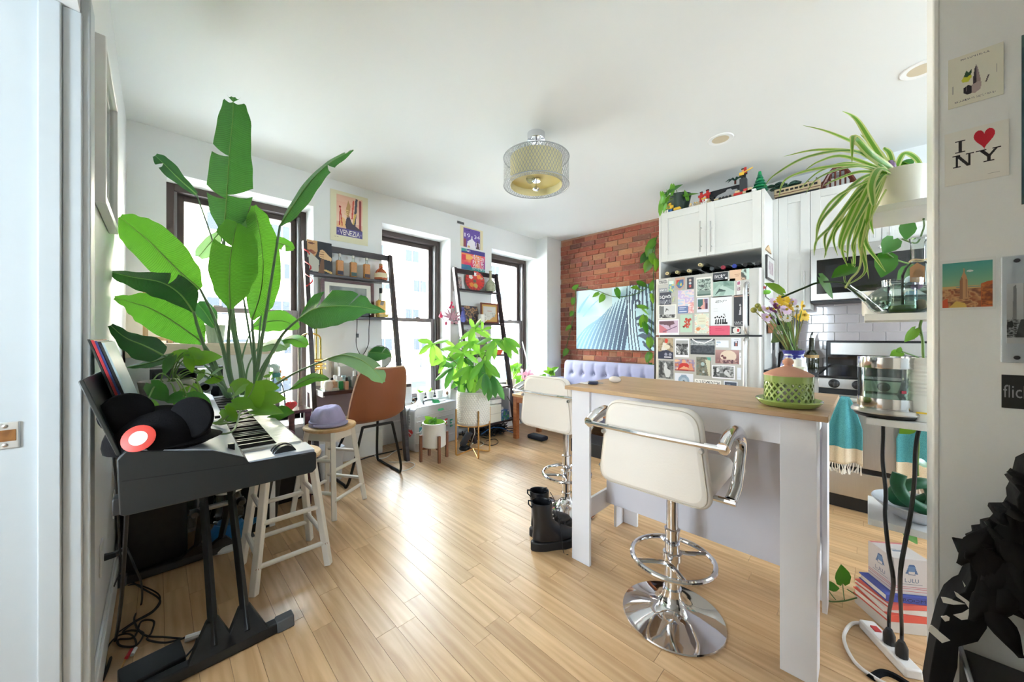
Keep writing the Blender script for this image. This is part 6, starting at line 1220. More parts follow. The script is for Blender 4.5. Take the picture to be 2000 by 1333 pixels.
for k in range(96):
    for s in (1,-1):
        a0=2*math.pi*k/96; a1=a0+s*2*math.pi/96*1.5; 
        for z in (zb_,):
            p=lc+Vector((Ri*math.cos(a0),Ri*math.sin(a0),z-CZ)); q=lc+Vector((Ro*math.cos(a1),Ro*math.sin(a1),z-CZ)); c=(q-p).normalized().cross(Vector((0,0,1)))*.0016; kk=len(b.v); b.v+=[p-c,p+c,q+c,q-c]; b.f.append((kk,kk+1,kk+2,kk+3)); b.c.append(None)
            p=p+Vector((0,0,zt_-zb_)); q=q+Vector((0,0,zt_-zb_)); kk=len(b.v); b.v+=[p-c,p+c,q+c,q-c]; b.f.append((kk,kk+1,kk+2,kk+3)); b.c.append(None)
tag(mk('rim_lattice',b,sil,t,smooth=0),kind='stuff')
mk('inner_shade',B().lathe((lc.x,lc.y,zb_),[(Ri,0),(Ri,zt_-zb_),(Ri-.003,zt_-zb_),(Ri-.003,0)],64,closed=True),mat('shade_beige',(206,196,150),.8,var=.06,scale=90),t)
mk('diffuser_disc',B().lathe((lc.x,lc.y,zb_+.05),[(Ri-.004,0),(Ri-.004,.004),(0,.004)],48),mat('shade_lining',(222,206,140),.5),t)
mk('bulb_socket',B().lathe((lc.x,lc.y,zb_+.03),[(0,0),(.03,0),(.034,.012),(.03,.022),(0,.022)],18),chrome,t); mk('finial_rod',B().tube([(lc.x,lc.y,zb_-.012),(lc.x,lc.y,zb_+.04)],.004,8),chrome,t); mk('finial',B().lathe((lc.x,lc.y,zb_-.034),[(0,0),(.018,.002),(.024,.012),(.018,.024),(.006,.028)],20),chrome,t)
mk('bulb',B().ell((lc.x-.05,lc.y+.01,zb_+.035),(.03,.03,.03),16,10),clearb,t)
for lab,(x,y) in (('round white recessed ceiling light left of the spider plant',(2.918,.759)),('round white recessed ceiling light partly hidden by the partition',(2.923,-.209))):
    t=thing('recessed_light',lab,'ceiling light',(x,y,CZ),'recessed ceiling lights'); mk('trim_ring',B().lathe((x,y,CZ),[(.055,-.004),(.08,-.006),(.084,-.003),(.084,0),(.055,0)],36,closed=True),whitem,t); mk('baffle',B().lathe((x,y,CZ),[(.056,-.004),(.045,-.0015),(0,-.001)],30),mat('baffle_cream',(206,192,164),.5),t)
# ---------------------------------------------------------------- island things
q=PZ(1158,751,IZ); t=thing('keys_fob','car key fob and white key lying on the island top','keys',q); mk('fob',B().lathe(q+Vector((0,0,.002)),[(0,0),(.026,0),(.03,.006),(.026,.014),(0,.015)],18),mat('fob_navy',(34,44,74),.35),t); mk('key_blade',B().box(q.x-.02,q.y+.01,IZ+.001,q.x+.0,q.y+.07,IZ+.006),whitem,t,bevel=.001); mk('key_ring',B().tube([q+Vector((.02+.018*math.cos(a),-.03+.018*math.sin(a),.008)) for a in [2*math.pi*k/18 for k in range(18)]],.0015,5,closed=True),steelh,t)
q=PZ(1201,748,IZ); one('earbud_case',B().ell(q+Vector((0,0,.018)),(.024,.034,.018),20,12),mat('case_ivory',(226,214,204),.3),'small ivory rounded earbud case on the island top','case')
# flower vase
q=PZ(1550,745,IZ); q=Vector((1.95,.225,IZ)); t=thing('flower_vase','blue and white vase of wilting daisies and yellow flowers on the island','flowers',q); vm=_M.get('vase_paint')
m,nt,p_=_nt('vase_paint'); _M['vase_paint']=m; N=nt.nodes; nz=N.new('ShaderNodeTexNoise'); nz.inputs['Scale'].default_value=22; g=N.new('ShaderNodeNewGeometry'); nt.links.new(g.outputs['Position'],nz.inputs[0]); cr_=N.new('ShaderNodeValToRGB'); cr_.color_ramp.interpolation='CONSTANT'; e=cr_.color_ramp.elements; e[0].color=(*lin((52,64,150)),1); e[1].position=.47; e[1].color=(*lin((214,220,234)),1); nt.links.new(nz.outputs[0],cr_.inputs[0]); nt.links.new(cr_.outputs[0],p_.inputs['Base Color']); p_.inputs['Roughness'].default_value=.15
mk('vase',B().lathe(q+Vector((0,0,.001)),[(0,0),(.04,0),(.052,.03),(.054,.08),(.044,.14),(.034,.17),(.04,.195),(.036,.195),(.03,.17),(0,.16)],28),m,t); mk('neck_band',B().lathe(q+Vector((0,0,.165)),[(.0365,0),(.0345,.01),(.041,.03),(.0405,.031),(.034,.008)],28),mat('cobalt',(50,54,140),.2),t)
top=q+Vector((0,0,.18)); D0=(q.x+q.y)/R2; drys=mat('dry_stem',(140,140,84),.7); 
fls=[(1498,604,'p',1.0),(1512,590,'p',.9),(1497,620,'p',.9),(1530,586,'y',1.1),(1542,598,'y',1.2),(1525,600,'y',1.0),(1568,598,'y',1.0),(1572,616,'y',1.1),(1562,620,'y',.9),(1536,605,'p',1.0),(1548,590,'p',.8),(1557,600,'w',.9),(1541,617,'w',1.0),(1524,620,'w',.7),(1526,602,'w',.6),(1510,605,'m',.9),(1504,618,'m',.9),(1518,598,'m',.7),(1528,610,'p',.6),(1472,606,'b',.8),(1480,598,'b',.8),(1486,604,'b',.7),(1526,646,'w',.6),(1524,650,'p',.5),(1538,622,'w',.7)]
fc={'p':(222,196,222),'y':(232,194,50),'w':(240,238,234),'m':(116,40,100),'b':(154,152,70)}
for i,(u,v,k,s) in enumerate(fls):
    h=PD(u,v,D0+random.uniform(-.08,.08)); mk('stem',B().tube(bez(top+Vector((random.uniform(-.015,.015),random.uniform(-.015,.015),-.02)),top.lerp(h,.55)+Vector((0,0,.02)),h,n=7),.0022,5),drys if i%3 else stemm,t)
    mm=leafmat('petal_'+k,fc[k],fc[k],.2,.6)
    if k=='b': mk('bud',B().ell(h,(.012,.012,.012),10,8),mm,t); continue
    nrm=Vector((random.uniform(-1,0),random.uniform(-1,-.2),random.uniform(-.2,.8))).normalized(); a_=nrm.orthogonal().normalized(); b_=nrm.cross(a_); b=B(); n=13; R_=.026*s
    vs=[h]; fs=[]
    for j in range(n):
        a=2*math.pi*j/n; d_=a_*math.cos(a)+b_*math.sin(a); e_=d_.cross(nrm); w_=.0065*s*1.2; k0=len(vs); vs+=[h+d_*.006-nrm*.001,h+d_*R_*.6-e_*w_-nrm*.002,h+d_*R_-nrm*.006*random.random(),h+d_*R_*.6+e_*w_-nrm*.002]; fs+=[(0,k0,k0+1),(k0,k0+1,k0+2,k0+3),(0,k0+3,k0)]
    mk('flower_head',B().add(vs,fs),mm,t,smooth=0); mk('flower_eye',B().ell(h+nrm*.003,(.006*s,.006*s,.006*s),8,6),mat('eye_gold',(196,160,60),.7),t)
for u,v,L,a in ((1530,640,24,160),(1520,652,30,130),(1545,660,22,60),(1515,664,20,150),(1552,672,20,30),(1560,690,16,120)): pothos_leaf(u,v,L,a,D0,t,leafmat('dry_leaf',(96,124,84),(130,150,90),.25))
# green lantern
g_=mat('green_glaze',(146,168,88),.16,var=.08,scale=10,coat=.4); q=PZ(1566,783,IZ); lc2=Vector((1.64,.205,IZ))
t=thing('candle_lantern','green pierced ceramic lantern with terracotta lid on a green saucer','lantern',lc2)
mk('saucer',B().lathe(lc2+Vector((0,0,.001)),[(0,0),(.075,0),(.088,.006),(.1,.022),(.098,.026),(.092,.022),(.08,.011),(0,.010)],48),g_,t)
b=B(); z0,z1=.016,.094; R_=.0735; nl=13
def strip(b,R,pts,w,th):
    for i in range(len(pts)-1):
        (a0,za),(a1,zb)=pts[i],pts[i+1]; p0=Vector((R*math.cos(a0),R*math.sin(a0),za)); p1=Vector((R*math.cos(a1),R*math.sin(a1),zb)); d=(p1-p0).normalized(); n=Vector((math.cos(a0),math.sin(a0),0)); n1=Vector((math.cos(a1),math.sin(a1),0)); c0=d.cross(n)*w; c1=d.cross(n1)*w; k=len(b.v)
        b.v+=[lc2+p0-c0,lc2+p0+c0,lc2+p1+c1,lc2+p1-c1,lc2+p0-c0-n*th,lc2+p0+c0-n*th,lc2+p1+c1-n1*th,lc2+p1-c1-n1*th]; b.f+=[(k,k+1,k+2,k+3),(k+7,k+6,k+5,k+4),(k,k+4,k+5,k+1),(k+2,k+6,k+7,k+3),(k,k+3,k+7,k+4),(k+1,k+5,k+6,k+2)]; b.c+=[None]*6
for i in range(22):
    for s in (1,-1): strip(b,R_,[(2*math.pi*i/22+s*2*math.pi/22*3*q_/6,z0+(z1-z0)*q_/6) for q_ in range(7)],.0032,.006)
tag(mk('lattice_wall',b,g_,t,smooth=30),kind='stuff'); mk('bottom_band',B().lathe(lc2,[(R_+.001,.012),(R_+.001,.022),(R_-.007,.022),(R_-.007,.012)],48,closed=True),g_,t); mk('top_band',B().lathe(lc2,[(R_+.001,.09),(R_+.0015,.113),(R_-.007,.113),(R_-.007,.09)],48,closed=True),g_,t)
mk('candle',B().lathe(lc2+Vector((0,0,.012)),[(0,0),(.035,0),(.035,.045),(.02,.048),(0,.046)],24),mat('candle_wax',(236,230,220),.5),t)
mk('lid',B().lathe(lc2+Vector((0,0,.113)),[(.0745,0),(.074,.004),(.05,.018),(.026,.028),(.012,.033),(.011,.037),(.0165,.045),(.0165,.053),(.01,.061),(0,.063)],40),mat('terracotta',(206,152,128),.75,var=.05),t)
q=PZ(1598,772,IZ); q=Vector((1.86,.20,IZ+.001)); t=thing('lotion_bottle','pale soap bottle with white cap behind the green lantern','bottle',q); mk('bottle',B().lathe(q,[(0,0),(.03,0),(.032,.01),(.032,.1),(.026,.125),(.016,.132)],24),mat('lotion_pale',(222,222,196),.25),t); mk('cap',B().lathe(q+Vector((0,0,.13)),[(.017,0),(.017,.03),(0,.031)],20),whitem,t)
# ---------------------------------------------------------------- fridge door cards
XC=XFD-.0006; gr=lambda a: (a,a,a); nz=lambda cs,s=6,sd=1,r=(0,0,1,1): ('N',*r,s,cs,sd)
bw=[gr(30),gr(90),gr(160),gr(225)]
def fc_(name,lab,u0,v0,u1,v1,bg,ops,nx=None):
    nx=nx or max(12,int((u1-u0)*1.1)); return cardX('fridge_'+name,lab+' on the fridge door',name,u0,v0,u1,v1,XC,bg,ops,nx=nx,th=.0008,rough=.4)
S_=lambda x,y,o=0: (1270+x/8.3333,(500 if not o else 640)+y/8.3333)
def FC(name,lab,x0,y0,x1,y1,bg,ops,o=0): a=S_(x0,y0,o); c=S_(x1,y1,o); fc_(name,lab,a[0],a[1],c[0],c[1],bg,ops)
W_=(236,234,226)
FC('magnet','white scripted lettering magnet at top left',135,392,290,462,(176,173,166),[('R',0,.1,1,.9,(226,224,218)),nz([(226,224,218),(90,90,92),(226,224,218)],14,3,(.06,.2,.94,.8))])
FC('magnet','small grey magnet with white lettering at left edge',140,535,275,585,(150,152,158),[('T','NASHVILLE',.06,.25,.94,.75,(236,236,236))])
FC('magnet','bright mint and blue bottle shaped magnet',300,415,388,595,(140,214,190),[('R',.1,.7,.9,1,(226,232,226)),nz([(120,214,190),(70,120,190),(240,210,120),(110,220,190)],4,2,(0,0,1,.72))])
FC('badge','shield shaped patch with red and blue triangles',402,362,565,548,(176,173,166),[('P',[(.0,1),(1,.98),(1,.35),(.75,.08),(.5,0),(.25,.08),(.02,.35)],(196,160,140)),('P',[(.14,.8),(.88,.8),(.88,.4),(.66,.18),(.5,.12),(.3,.2),(.14,.42)],(90,110,150)),('P',[(.14,.8),(.5,.8),(.14,.4)],(196,72,56)),('P',[(.4,.3),(.6,.72),(.8,.3)],(70,150,196)),('P',[(.5,.35),(.62,.6),(.72,.35)],(236,210,80)),('P',[(.2,.45),(.35,.7),(.45,.4)],(90,170,90))])
FC('card','narrow dark card with three round symbols',600,358,708,535,(72,72,80),[('E',.46,.76,.2,.12,(206,180,170)),('E',.46,.5,.18,.11,(200,206,212)),('E',.48,.24,.2,.12,(206,80,70)),('P',[(.4,.18),(.4,.3),(.6,.24)],(236,236,236))])
FC('photo','grey green framed photo of a crowd of vases',750,362,1000,660,W_,[('R',.06,.06,.94,.92,(130,150,140)),nz([gr(60),(120,140,130),(200,212,202),(90,110,100)],9,4,(.06,.3,.94,.9)),('R',.06,.06,.94,.16,(90,112,104))])
FC('card','black lettered IVORY card',1022,286,1265,405,(58,60,66),[('T','IVORY',.14,.36,.82,.76,(240,240,240)),('R',.8,.12,.96,.42,(226,226,226)),('R',.2,.16,.7,.22,(150,150,150))])
FC('card','peach and mint illustrated postcard at top right',1290,240,1612,385,(222,186,156),[('R',.66,0,1,1,(190,210,200)),nz([(222,186,156),(60,64,60),(190,210,200),(226,200,176)],5,5,(.6,0,.85,.95)),('R',.3,.4,.5,.44,(160,110,90)),('R',.26,.55,.56,.6,(180,130,104))])
FC('photo','wide green grey field photograph',1010,402,1385,655,W_,[('R',.04,.06,.96,.9,(150,176,164)),('P',[(.04,.06),(.04,.4),(.2,.6),(.34,.75),(.45,.45),(.3,.1)],(170,196,184)),('P',[(.1,.1),(.34,.55),(.6,.4),(.6,.3),(.3,.3)],(70,90,84)),('P',[(.3,.5),(.45,.68),(.96,.3),(.96,.06),(.5,.06),(.6,.36)],(186,206,196)),nz([(150,176,164),(110,140,128)],8,2,(.5,.6,.96,.9))])
FC('sticker','tiny square pink patterned sticker',1408,408,1472,485,(236,230,228),[nz([(236,230,228),(180,70,110),(120,60,100)],5,2,(.15,.2,.85,.85))])
FC('card','small white card with dark red pattern',1408,502,1470,632,(232,230,228),[nz([(232,230,228),(90,40,60),(232,230,228)],6,3,(.1,.5,.9,.9))])
FC('photo','small photo peeking out right of the freezer handle',1562,512,1612,600,(236,234,230),[nz([(90,60,50),(40,36,36),(170,120,90)],4,3,(.1,.1,.8,.85))])
FC('card','dark slate SOHO card with white circles',150,602,342,795,(76,78,90),[('E',.35,.62,.14,.14,(220,220,222)),('E',.35,.62,.08,.08,(76,78,90)),('T','S',.04,.52,.16,.74,(226,226,228)),('T','H',.52,.54,.64,.74,(226,226,228)),('E',.82,.64,.14,.14,(220,220,222)),('E',.82,.64,.08,.08,(76,78,90)),nz([(76,78,90),(150,150,160),(76,78,90)],9,4,(.05,.08,.95,.42)),('L',.4,.05,.62,.34,.02,(220,220,220))])
FC('magnet','tiny pale green leaf shaped magnet',350,665,408,755,(176,173,166),[('L',.3,.1,.7,.9,.12,(200,206,150)),('L',.3,.1,.2,.5,.1,(176,190,140))])
FC('postcard','pink and blue watercolour postcard with blue title block',450,568,712,930,(226,214,226),[nz([(226,214,226),(196,180,222),(240,220,214),(190,206,226)],4,6),('R',0,0,.66,.32,(110,130,176)),('R',.08,.23,.54,.26,(230,232,240)),('R',.08,.17,.4,.2,(230,232,240)),('R',.08,.06,.56,.1,(210,216,230)),nz([(240,232,230),(226,150,150),(240,238,236)],6,7,(.66,0,1,.45))])
FC('photo','instant photo of two people with teal background',758,690,952,915,(228,228,236),[('R',.08,.22,.94,.92,(70,110,110)),('P',[(.1,.22),(.1,.4),(.3,.36),(.5,.5),(.52,.9),(.62,.92),(.7,.5),(.66,.22)],(226,170,160)),('R',.7,.22,.94,.92,(120,96,120)),('P',[(.74,.22),(.78,.6),(.9,.6),(.94,.22)],(80,40,60)),('P',[(.08,.22),(.2,.36),(.4,.28),(.4,.22)],(60,40,50))])
FC('photo','black and white photo of a leaping figure above rooftops',132,805,425,1022,W_,[('R',.05,.06,.95,.93,(214,214,214)),('P',[(.05,.93),(.05,.35),(.3,.2),(.32,.9)],(120,120,120)),nz(bw,9,5,(.05,.06,.95,.3)),('L',.45,.72,.56,.62,.02,gr(40)),('L',.42,.55,.48,.72,.02,gr(40)),('L',.48,.7,.4,.5,.015,gr(60))])
FC('sheet','white program sheet with title and dancing silhouettes',985,668,1328,1138,(232,234,236),[('T','ART PARTY',.22,.78,.76,.86,(120,124,126)),('R',.15,.74,.4,.745,(190,192,194)),('R',.14,.66,.34,.665,(200,202,204)),('R',.14,.58,.34,.585,(200,202,204)),('R',.14,.5,.36,.505,(200,202,204)),('R',.14,.42,.34,.425,(200,202,204)),('R',.3,.36,.7,.364,(200,202,204))]+[('E',.22+.1*k,.28+.03*(k%2),.04,.028,gr(24)) for k in range(5)]+[('P',[(.2+.11*k,.06),(.24+.11*k,.24),(.3+.11*k,.22),(.28+.11*k,.06)],gr(24)) for k in range(5)]+[('P',[(.6,.05),(.6,.12),(.8,.12),(.8,.05)],gr(20)),('L',.66,.38,.7,.3,.012,gr(20)),('E',.64,.39,.05,.012,gr(24))])
FC('postcard','black postcard with white lettering half behind the freezer handle',1360,640,1612,1138,(46,46,50),[('R',.04,.93,.96,.97,(200,160,140)),('T','CRAZY',.06,.08,.6,.15,(220,220,220)),('P',[(.34,.35),(.4,.6),(.5,.62),(.5,.35)],(196,196,200)),('E',.42,.66,.05,.04,(196,196,196)),('R',.06,.04,.9,.055,(150,150,150))])
FC('photo','landscape photo of a pink hillside with dark ship shape',132,1040,468,1290,(238,236,238),[('R',.05,.14,.95,.9,(206,180,200)),('P',[(.05,.14),(.05,.7),(.45,.35),(.4,.14)],(206,120,130)),('P',[(.05,.7),(.05,.88),(.75,.88),(.8,.7),(.6,.62),(.58,.45),(.5,.62)],(112,84,92)),('L',.25,.2,.9,.55,.02,(120,90,120))])
FC('postcard','mint postcard of red berries',490,962,685,1245,(186,212,190),[('E',.3+0*.1,.32,.12,.05,(120,50,40))]+[('E',x,y,.12,.07,(196,70,52)) for x,y in ((.45,.6),(.6,.7),(.7,.6),(.55,.45),(.72,.45),(.6,.3),(.45,.38),(.5,.75),(.82,.72))]+[('E',x,y,.05,.03,(226,120,96)) for x,y in ((.45,.6),(.6,.7),(.7,.45),(.6,.3))])
FC('postcard','pale cream patterned postcard with small figures',722,945,958,1262,(226,226,210),[nz([(226,226,210),(200,214,200),(240,236,222),(226,180,150)],7,8),('R',.2,.45,.8,.95,(226,224,200)),('E',.25,.22,.14,.09,(222,140,90)),('R',.3,.6,.7,.62,(196,170,140)),('R',.3,.75,.7,.77,(196,170,140))])
FC('ticket','bright pink ticket with faint red writing',962,1140,1295,1292,(224,92,118),[('R',.3,.7,.6,.74,(200,60,90)),('R',.3,.5,.75,.54,(200,60,90)),('R',.34,.3,.66,.34,(200,60,90))]+[('E',.05,y,.03,.08,(206,70,98)) for y in (.2,.5,.8)])
FC('card','black card with white oval picture by the handle',1322,1155,1475,1272,(52,54,56),[('E',.55,.5,.42,.42,(226,222,214)),('R',.6,.3,.85,.7,(200,60,60)),('R',.05,.02,.5,.12,(200,200,200))])
# fridge (lower) door
FC('poster','navy footed card of a white horse rider with red flowers',128,172,375,518,(150,130,104),[nz([(150,130,104),(190,170,140),(110,96,80)],6,2),('E',.55,.86,.1,.12,(220,70,50)),('P',[(.2,.4),(.35,.8),(.55,.75),(.6,.4)],(228,222,212)),('E',.6,.58,.2,.1,(226,216,196)),('R',0,0,1,.32,(52,54,76)),('P',[(.0,.32),(.55,.44),(1,.32)],(52,54,76)),('E',.52,.22,.1,.07,(150,150,170)),('E',.8,.22,.1,.07,(150,150,170)),('R',.4,.06,.88,.12,(226,226,230))],1)
FC('photo','black and white framed photo of a band on a street',405,180,632,490,(238,238,242),[('R',.08,.12,.92,.9,gr(170)),nz(bw,7,9,(.08,.12,.92,.72)),('R',.08,.62,.9,.68,gr(50))],1)
FC('photo','wide dark photo of a hall with bright zigzag ceiling lights',655,182,1050,448,(70,76,84),[nz([(52,56,62),(84,90,98),(60,64,70)],9,3,(0,0,1,.6)),('R',0,.6,1,.9,(150,156,160)),nz([(120,126,130),(190,194,196)],16,3,(0,.58,1,.8)),('R',0,.92,1,1,(60,64,70)),('L',.08,.97,.24,.8,.02,(250,250,250)),('L',.24,.8,.6,.72,.022,(250,250,250)),('L',.6,.72,.92,.97,.02,(250,250,250)),('R',0,0,1,.1,(48,52,58))],1)
FC('card','small white business card with blue text',1065,210,1275,328,(238,240,246),[('R',.08,.74,.36,.84,(120,130,160)),('R',.08,.6,.4,.68,(110,190,220)),('R',.08,.34,.14,.42,(120,130,160)),('R',.08,.1,.6,.14,(170,176,190))],1)
FC('card','white card with three tiny figures by the fridge handle',1318,172,1480,368,(232,234,242),[('R',.3,.3,.42,.65,(60,80,110)),('R',.45,.3,.55,.6,(196,120,100)),('R',.58,.3,.68,.68,(70,60,80)),('E',.36,.7,.05,.04,(60,50,50)),('E',.62,.73,.05,.04,(60,50,50)),('R',.3,.86,.75,.89,(160,166,176))],1)
FC('postcard','mauve dusk postcard with large pale moon and palms',1060,362,1448,602,(176,136,132),[('G',0,0,1,1,(120,80,84),(190,150,144)),('E',.55,.55,.34,.42,(226,206,186)),('R',0,0,1,.3,(150,104,102)),('E',.3,.55,.06,.08,(110,60,64)),('E',.4,.42,.08,.1,(110,60,64)),nz([(130,84,84),(196,160,150),(90,56,64)],8,4,(.1,.02,.95,.3)),('L',.5,.25,.9,.12,.012,(110,70,76))],1)
FC('photo','old black and white portrait of a seated woman',138,535,378,838,gr(110),[nz([gr(60),gr(110),gr(150)],6,3),('E',.45,.8,.1,.08,gr(206)),('P',[(.35,.55),(.42,.76),(.56,.74),(.6,.55),(.82,.45),(.82,.3),(.7,.05),(.5,.04),(.4,.3)],gr(210)),('P',[(.1,.3),(.1,.95),(.25,.9),(.25,.3)],gr(60)),('R',.5,0,.8,.06,gr(40))],1)
FC('photo','colour photo of a smiling person in a red shirt',400,512,722,718,(214,150,110),[nz([(226,170,130),(190,110,90),(150,140,180),(236,190,150)],5,6),('P',[(.15,.1),(.25,.55),(.4,.7),(.6,.7),(.75,.5),(.85,.1)],(206,54,48)),('E',.47,.82,.1,.14,(226,170,136)),('P',[(.2,.12),(.45,.4),(.62,.35),(.8,.1)],(230,170,130)),('R',0,0,1,.08,(150,60,56)),('P',[(.68,.1),(.75,.7),(.85,.7),(.95,.1)],(220,150,120))],1)
FC('photo','green and brown photo of a long stair with pale wall',750,478,985,792,(120,112,96),[('P',[(0,1),(.5,1),(.6,0),(0,0)],(104,104,92)),nz([(84,92,84),(140,130,110),(110,130,124)],5,5,(0,0,.7,1)),('P',[(.62,.85),(.96,.9),(.98,0),(.85,0)],(206,202,176)),('E',.45,.62,.14,.1,(170,190,190)),('P',[(.7,1),(1,1),(1,.82),(.82,.84)],(90,170,150)),('E',.5,.2,.08,.06,(190,196,196))],1)
FC('photo','wide black and white photo of people talking with white border',1005,608,1378,850,(244,242,246),[nz([gr(50),gr(120),gr(190),gr(90)],7,7,(.04,.08,.96,.93)),('E',.24,.62,.08,.16,gr(214)),('P',[(.06,.1),(.12,.8),(.2,.85),(.2,.3)],gr(50)),('P',[(.5,.4),(.62,.7),(.72,.5),(.85,.15),(.7,.2)],gr(206)),('R',.35,.1,.55,.4,gr(96))],1)
FC('card','plain white card half behind the lower fridge handle',1415,655,1480,855,(226,230,240),[('R',.1,.2,.9,.22,(200,206,220))],1)
FC('card','white card with blue grey domed building drawing',398,738,700,960,(228,230,240),[('E',.5,.0+.38,.3,.5,(150,170,192)),('E',.5,.25,.2,.4,(176,190,206)),('P',[(.3,.15),(.5,.45),(.7,.15)],(80,90,104)),('R',.36,.86,.64,.89,(130,140,156)),('R',.38,.7,.62,.73,(110,124,144))],1)
FC('sheet','white flyer with black western style lettering',722,835,1152,1010,(240,238,234),[('T','OLD TOWN SAXON',.06,.3,.94,.86,(34,34,34))],1)
FC('card','dark slate card with pale border at the bottom right',1198,868,1422,1040,(226,230,238),[('R',.08,.08,.92,.9,(74,82,98)),('R',.2,.6,.5,.66,(130,140,156))],1)
FC('magnet','bright white narrow paper strip on the lower handle side',1450,410,1478,605,(240,242,246),[('R',.4,.6,.9,.65,(80,80,120))],1)
# wine bottles on the fridge
for i,(u,v) in enumerate(((1303,533),(1322,534),(1345,532),(1367,525))):
    q=PX(u,v,XFD+.04); q.z=zt+.05+(.04 if i==3 else 0); lab=('leftmost','second','third','rightmost raised')[i]; t=thing('wine_bottle','%s of the dark wine bottles lying on top of the fridge, gold foil forward'%lab,'bottle',q,'wine bottles lying on the fridge')
    gl=mat('wine_glass_black',(16,22,18),.1,coat=.4); q0=q; ax=Vector((1,-.0,0)); mk('body',B().lathe(q0,[(.0135,0),(.0135,.07),(.018,.1),(.037,.14),(.0385,.16),(.0385,.33),(0,.33)],22,axis=ax),gl,t); mk('foil',B().lathe(q0-ax*.003,[(0,.002),(.0125,0),(.0155,.003),(.0155,.05),(.0142,.05)],18,axis=ax),mat('foil_gold',(206,188,140),.35,.4),t); mk('cork_end',B().lathe(q0-ax*.0035,[(0,.0),(.006,.0),(.006,.001)],10,axis=ax),mat('cork_dark',(110,84,60),.8),t)
for u,v,c,lab in ((1412,527,(150,40,60),'dark bottle with crimson cap lying on the fridge'),(1434,526,(40,60,150),'dark bottle with blue cap lying on the fridge'),(1455,518,(20,20,22),'dark bottle with black cap lying near the fridge right end'),(1479,520,(24,24,26),'black round bottle at the far right on the fridge'),(1390,530,(70,74,78),'dark glass bottle with grey cap lying on the fridge')):
    q=PX(u,v,XFD+.08); q.z=zt+.05; t=thing('liquor_bottle',lab,'bottle',q,'dark bottles on the fridge'); mk('body',B().lathe(q,[(.014,.01),(.016,.08),(.036,.12),(.036,.32),(0,.32)],18,axis=(1,0,0)),bpy.data.materials['wine_glass_black'],t); mk('cap',B().lathe(q,[(0,0),(.0165,0),(.0165,.03),(.014,.03)],16,axis=(1,0,0)),mat('bcap_%d_%d'%(c[0],c[2]),c,.4),t)
# ---------------------------------------------------------------- things on top of the cabinets
ZT=ytop; XT=XE+.12
tp=lambda u,X=XT,z=None: Vector((X,PX(u,500,X).y,ZT if z is None else z))
q=tp(1326,XE+.11); t=thing('hanging_pothos','small trailing plant in a dark green pot at the left cabinet top end','plant',q); mk('pot',B().lathe(q+Vector((0,0,.001)),[(0,0),(.075,0),(.105,.14),(.11,.16),(.1,.16),(.09,.14),(0,.13)],26),mat('dark_green_plastic',(36,56,46),.45),t)
hp_=q+Vector((0,0,.14)); D0=(q.x+q.y)/R2
for u,v,L,a in ((1320,366,40,-35),(1313,372,30,100),(1303,378,30,-50),(1296,390,34,80),(1291,400,34,100),(1300,395,26,120),(1306,384,26,60),(1290,412,26,95),(1340,380,26,-100),(1352,380,34,-15),(1337,382,14,-140),(1298,408,20,100)):
    o,bs=pothos_leaf(u,v,L*.85,a,D0-.12,t,asp=.4); mk('stem',B().tube(bez(hp_,hp_.lerp(bs,.5)+Vector((0,0,.05)),bs,n=6),.003,5),stemm,t)
red=mat('toy_red',(196,44,40),.3); yel=mat('toy_yellow',(232,186,60),.3); toyg=mat('toy_green',(30,150,90),.3); toygd=mat('toy_dark_green',(24,74,54),.4); toyw=mat('toy_white',(232,230,226),.3); tan_=mat('toy_tan',(206,184,146),.35); grey_=mat('toy_grey',(150,152,154),.35); brn=mat('toy_brown',(104,48,34),.4)
def bricks(name,label,cat,q,parts,group=None):
    t=thing(name,label,cat,q,group)
    for nm,dx,dy,dz,sx,sy,sz,m in parts: mk(nm,B().box(q.x+dx-sx/2,q.y+dy-sy/2,q.z+dz+.0006,q.x+dx+sx/2,q.y+dy+sy/2,q.z+dz+sz),m,t,bevel=.002)
    return t
def figure(name,label,q,body,legs,head,hat=None,s=1.0,extra=()):
    return bricks(name,label,'toy figure',q,[('leg',0,.011*s,0,.018*s,.018*s,.03*s,legs),('leg',0,-.011*s,0,.018*s,.018*s,.03*s,legs),('torso',0,0,.03*s,.022*s,.042*s,.036*s,body),('arm',-.004,.028*s,.036*s,.016*s,.012*s,.028*s,body),('arm',-.004,-.028*s,.036*s,.016*s,.012*s,.028*s,body),('head',0,0,.067*s,.024*s,.026*s,.024*s,head)]+([('hat',0,0,.091*s,.03*s,.032*s,.012*s,hat)] if hat else [])+list(extra))
for u,b1,l1,h1,ha,lab in ((1302,toyg,toyw,yel,toyg,'green and white toy brick figure left of the dark plant pot'),(1309,yel,mat('toy_blue',(60,110,180),.3),yel,None,'yellow and blue toy brick figure right at the plant pot')): figure('toy_figure',lab,tp(u,XE+.03),b1,l1,h1,ha,.95)
bricks('toy_block','small yellow toy brick under the plant pot rim','toy',tp(1323,XE+.015),[('block',0,0,0,.03,.06,.02,yel),('stud_row',0,0,.02,.016,.05,.006,yel)])
for k,(u,c) in enumerate(((1349,tan_),(1357,grey_),(1361,tan_))): figure('toy_figure',('tiny tan toy animal figure right of the plant pot','tiny grey toy figure second right of the plant pot','tiny tan toy figure before the red toy pair')[k],tp(u,XE+.03),c,tan_,yel,None,.4)
for u,lab in ((1370,'red and black toy bear figure with raised arm on the cabinet'),(1382,'red toy figure with black round hat on the cabinet')): figure('toy_figure',lab,tp(u,XE+.05)+Vector((0,0,.05 if u>1375 else .045)),red,red,red,blackm,.75)
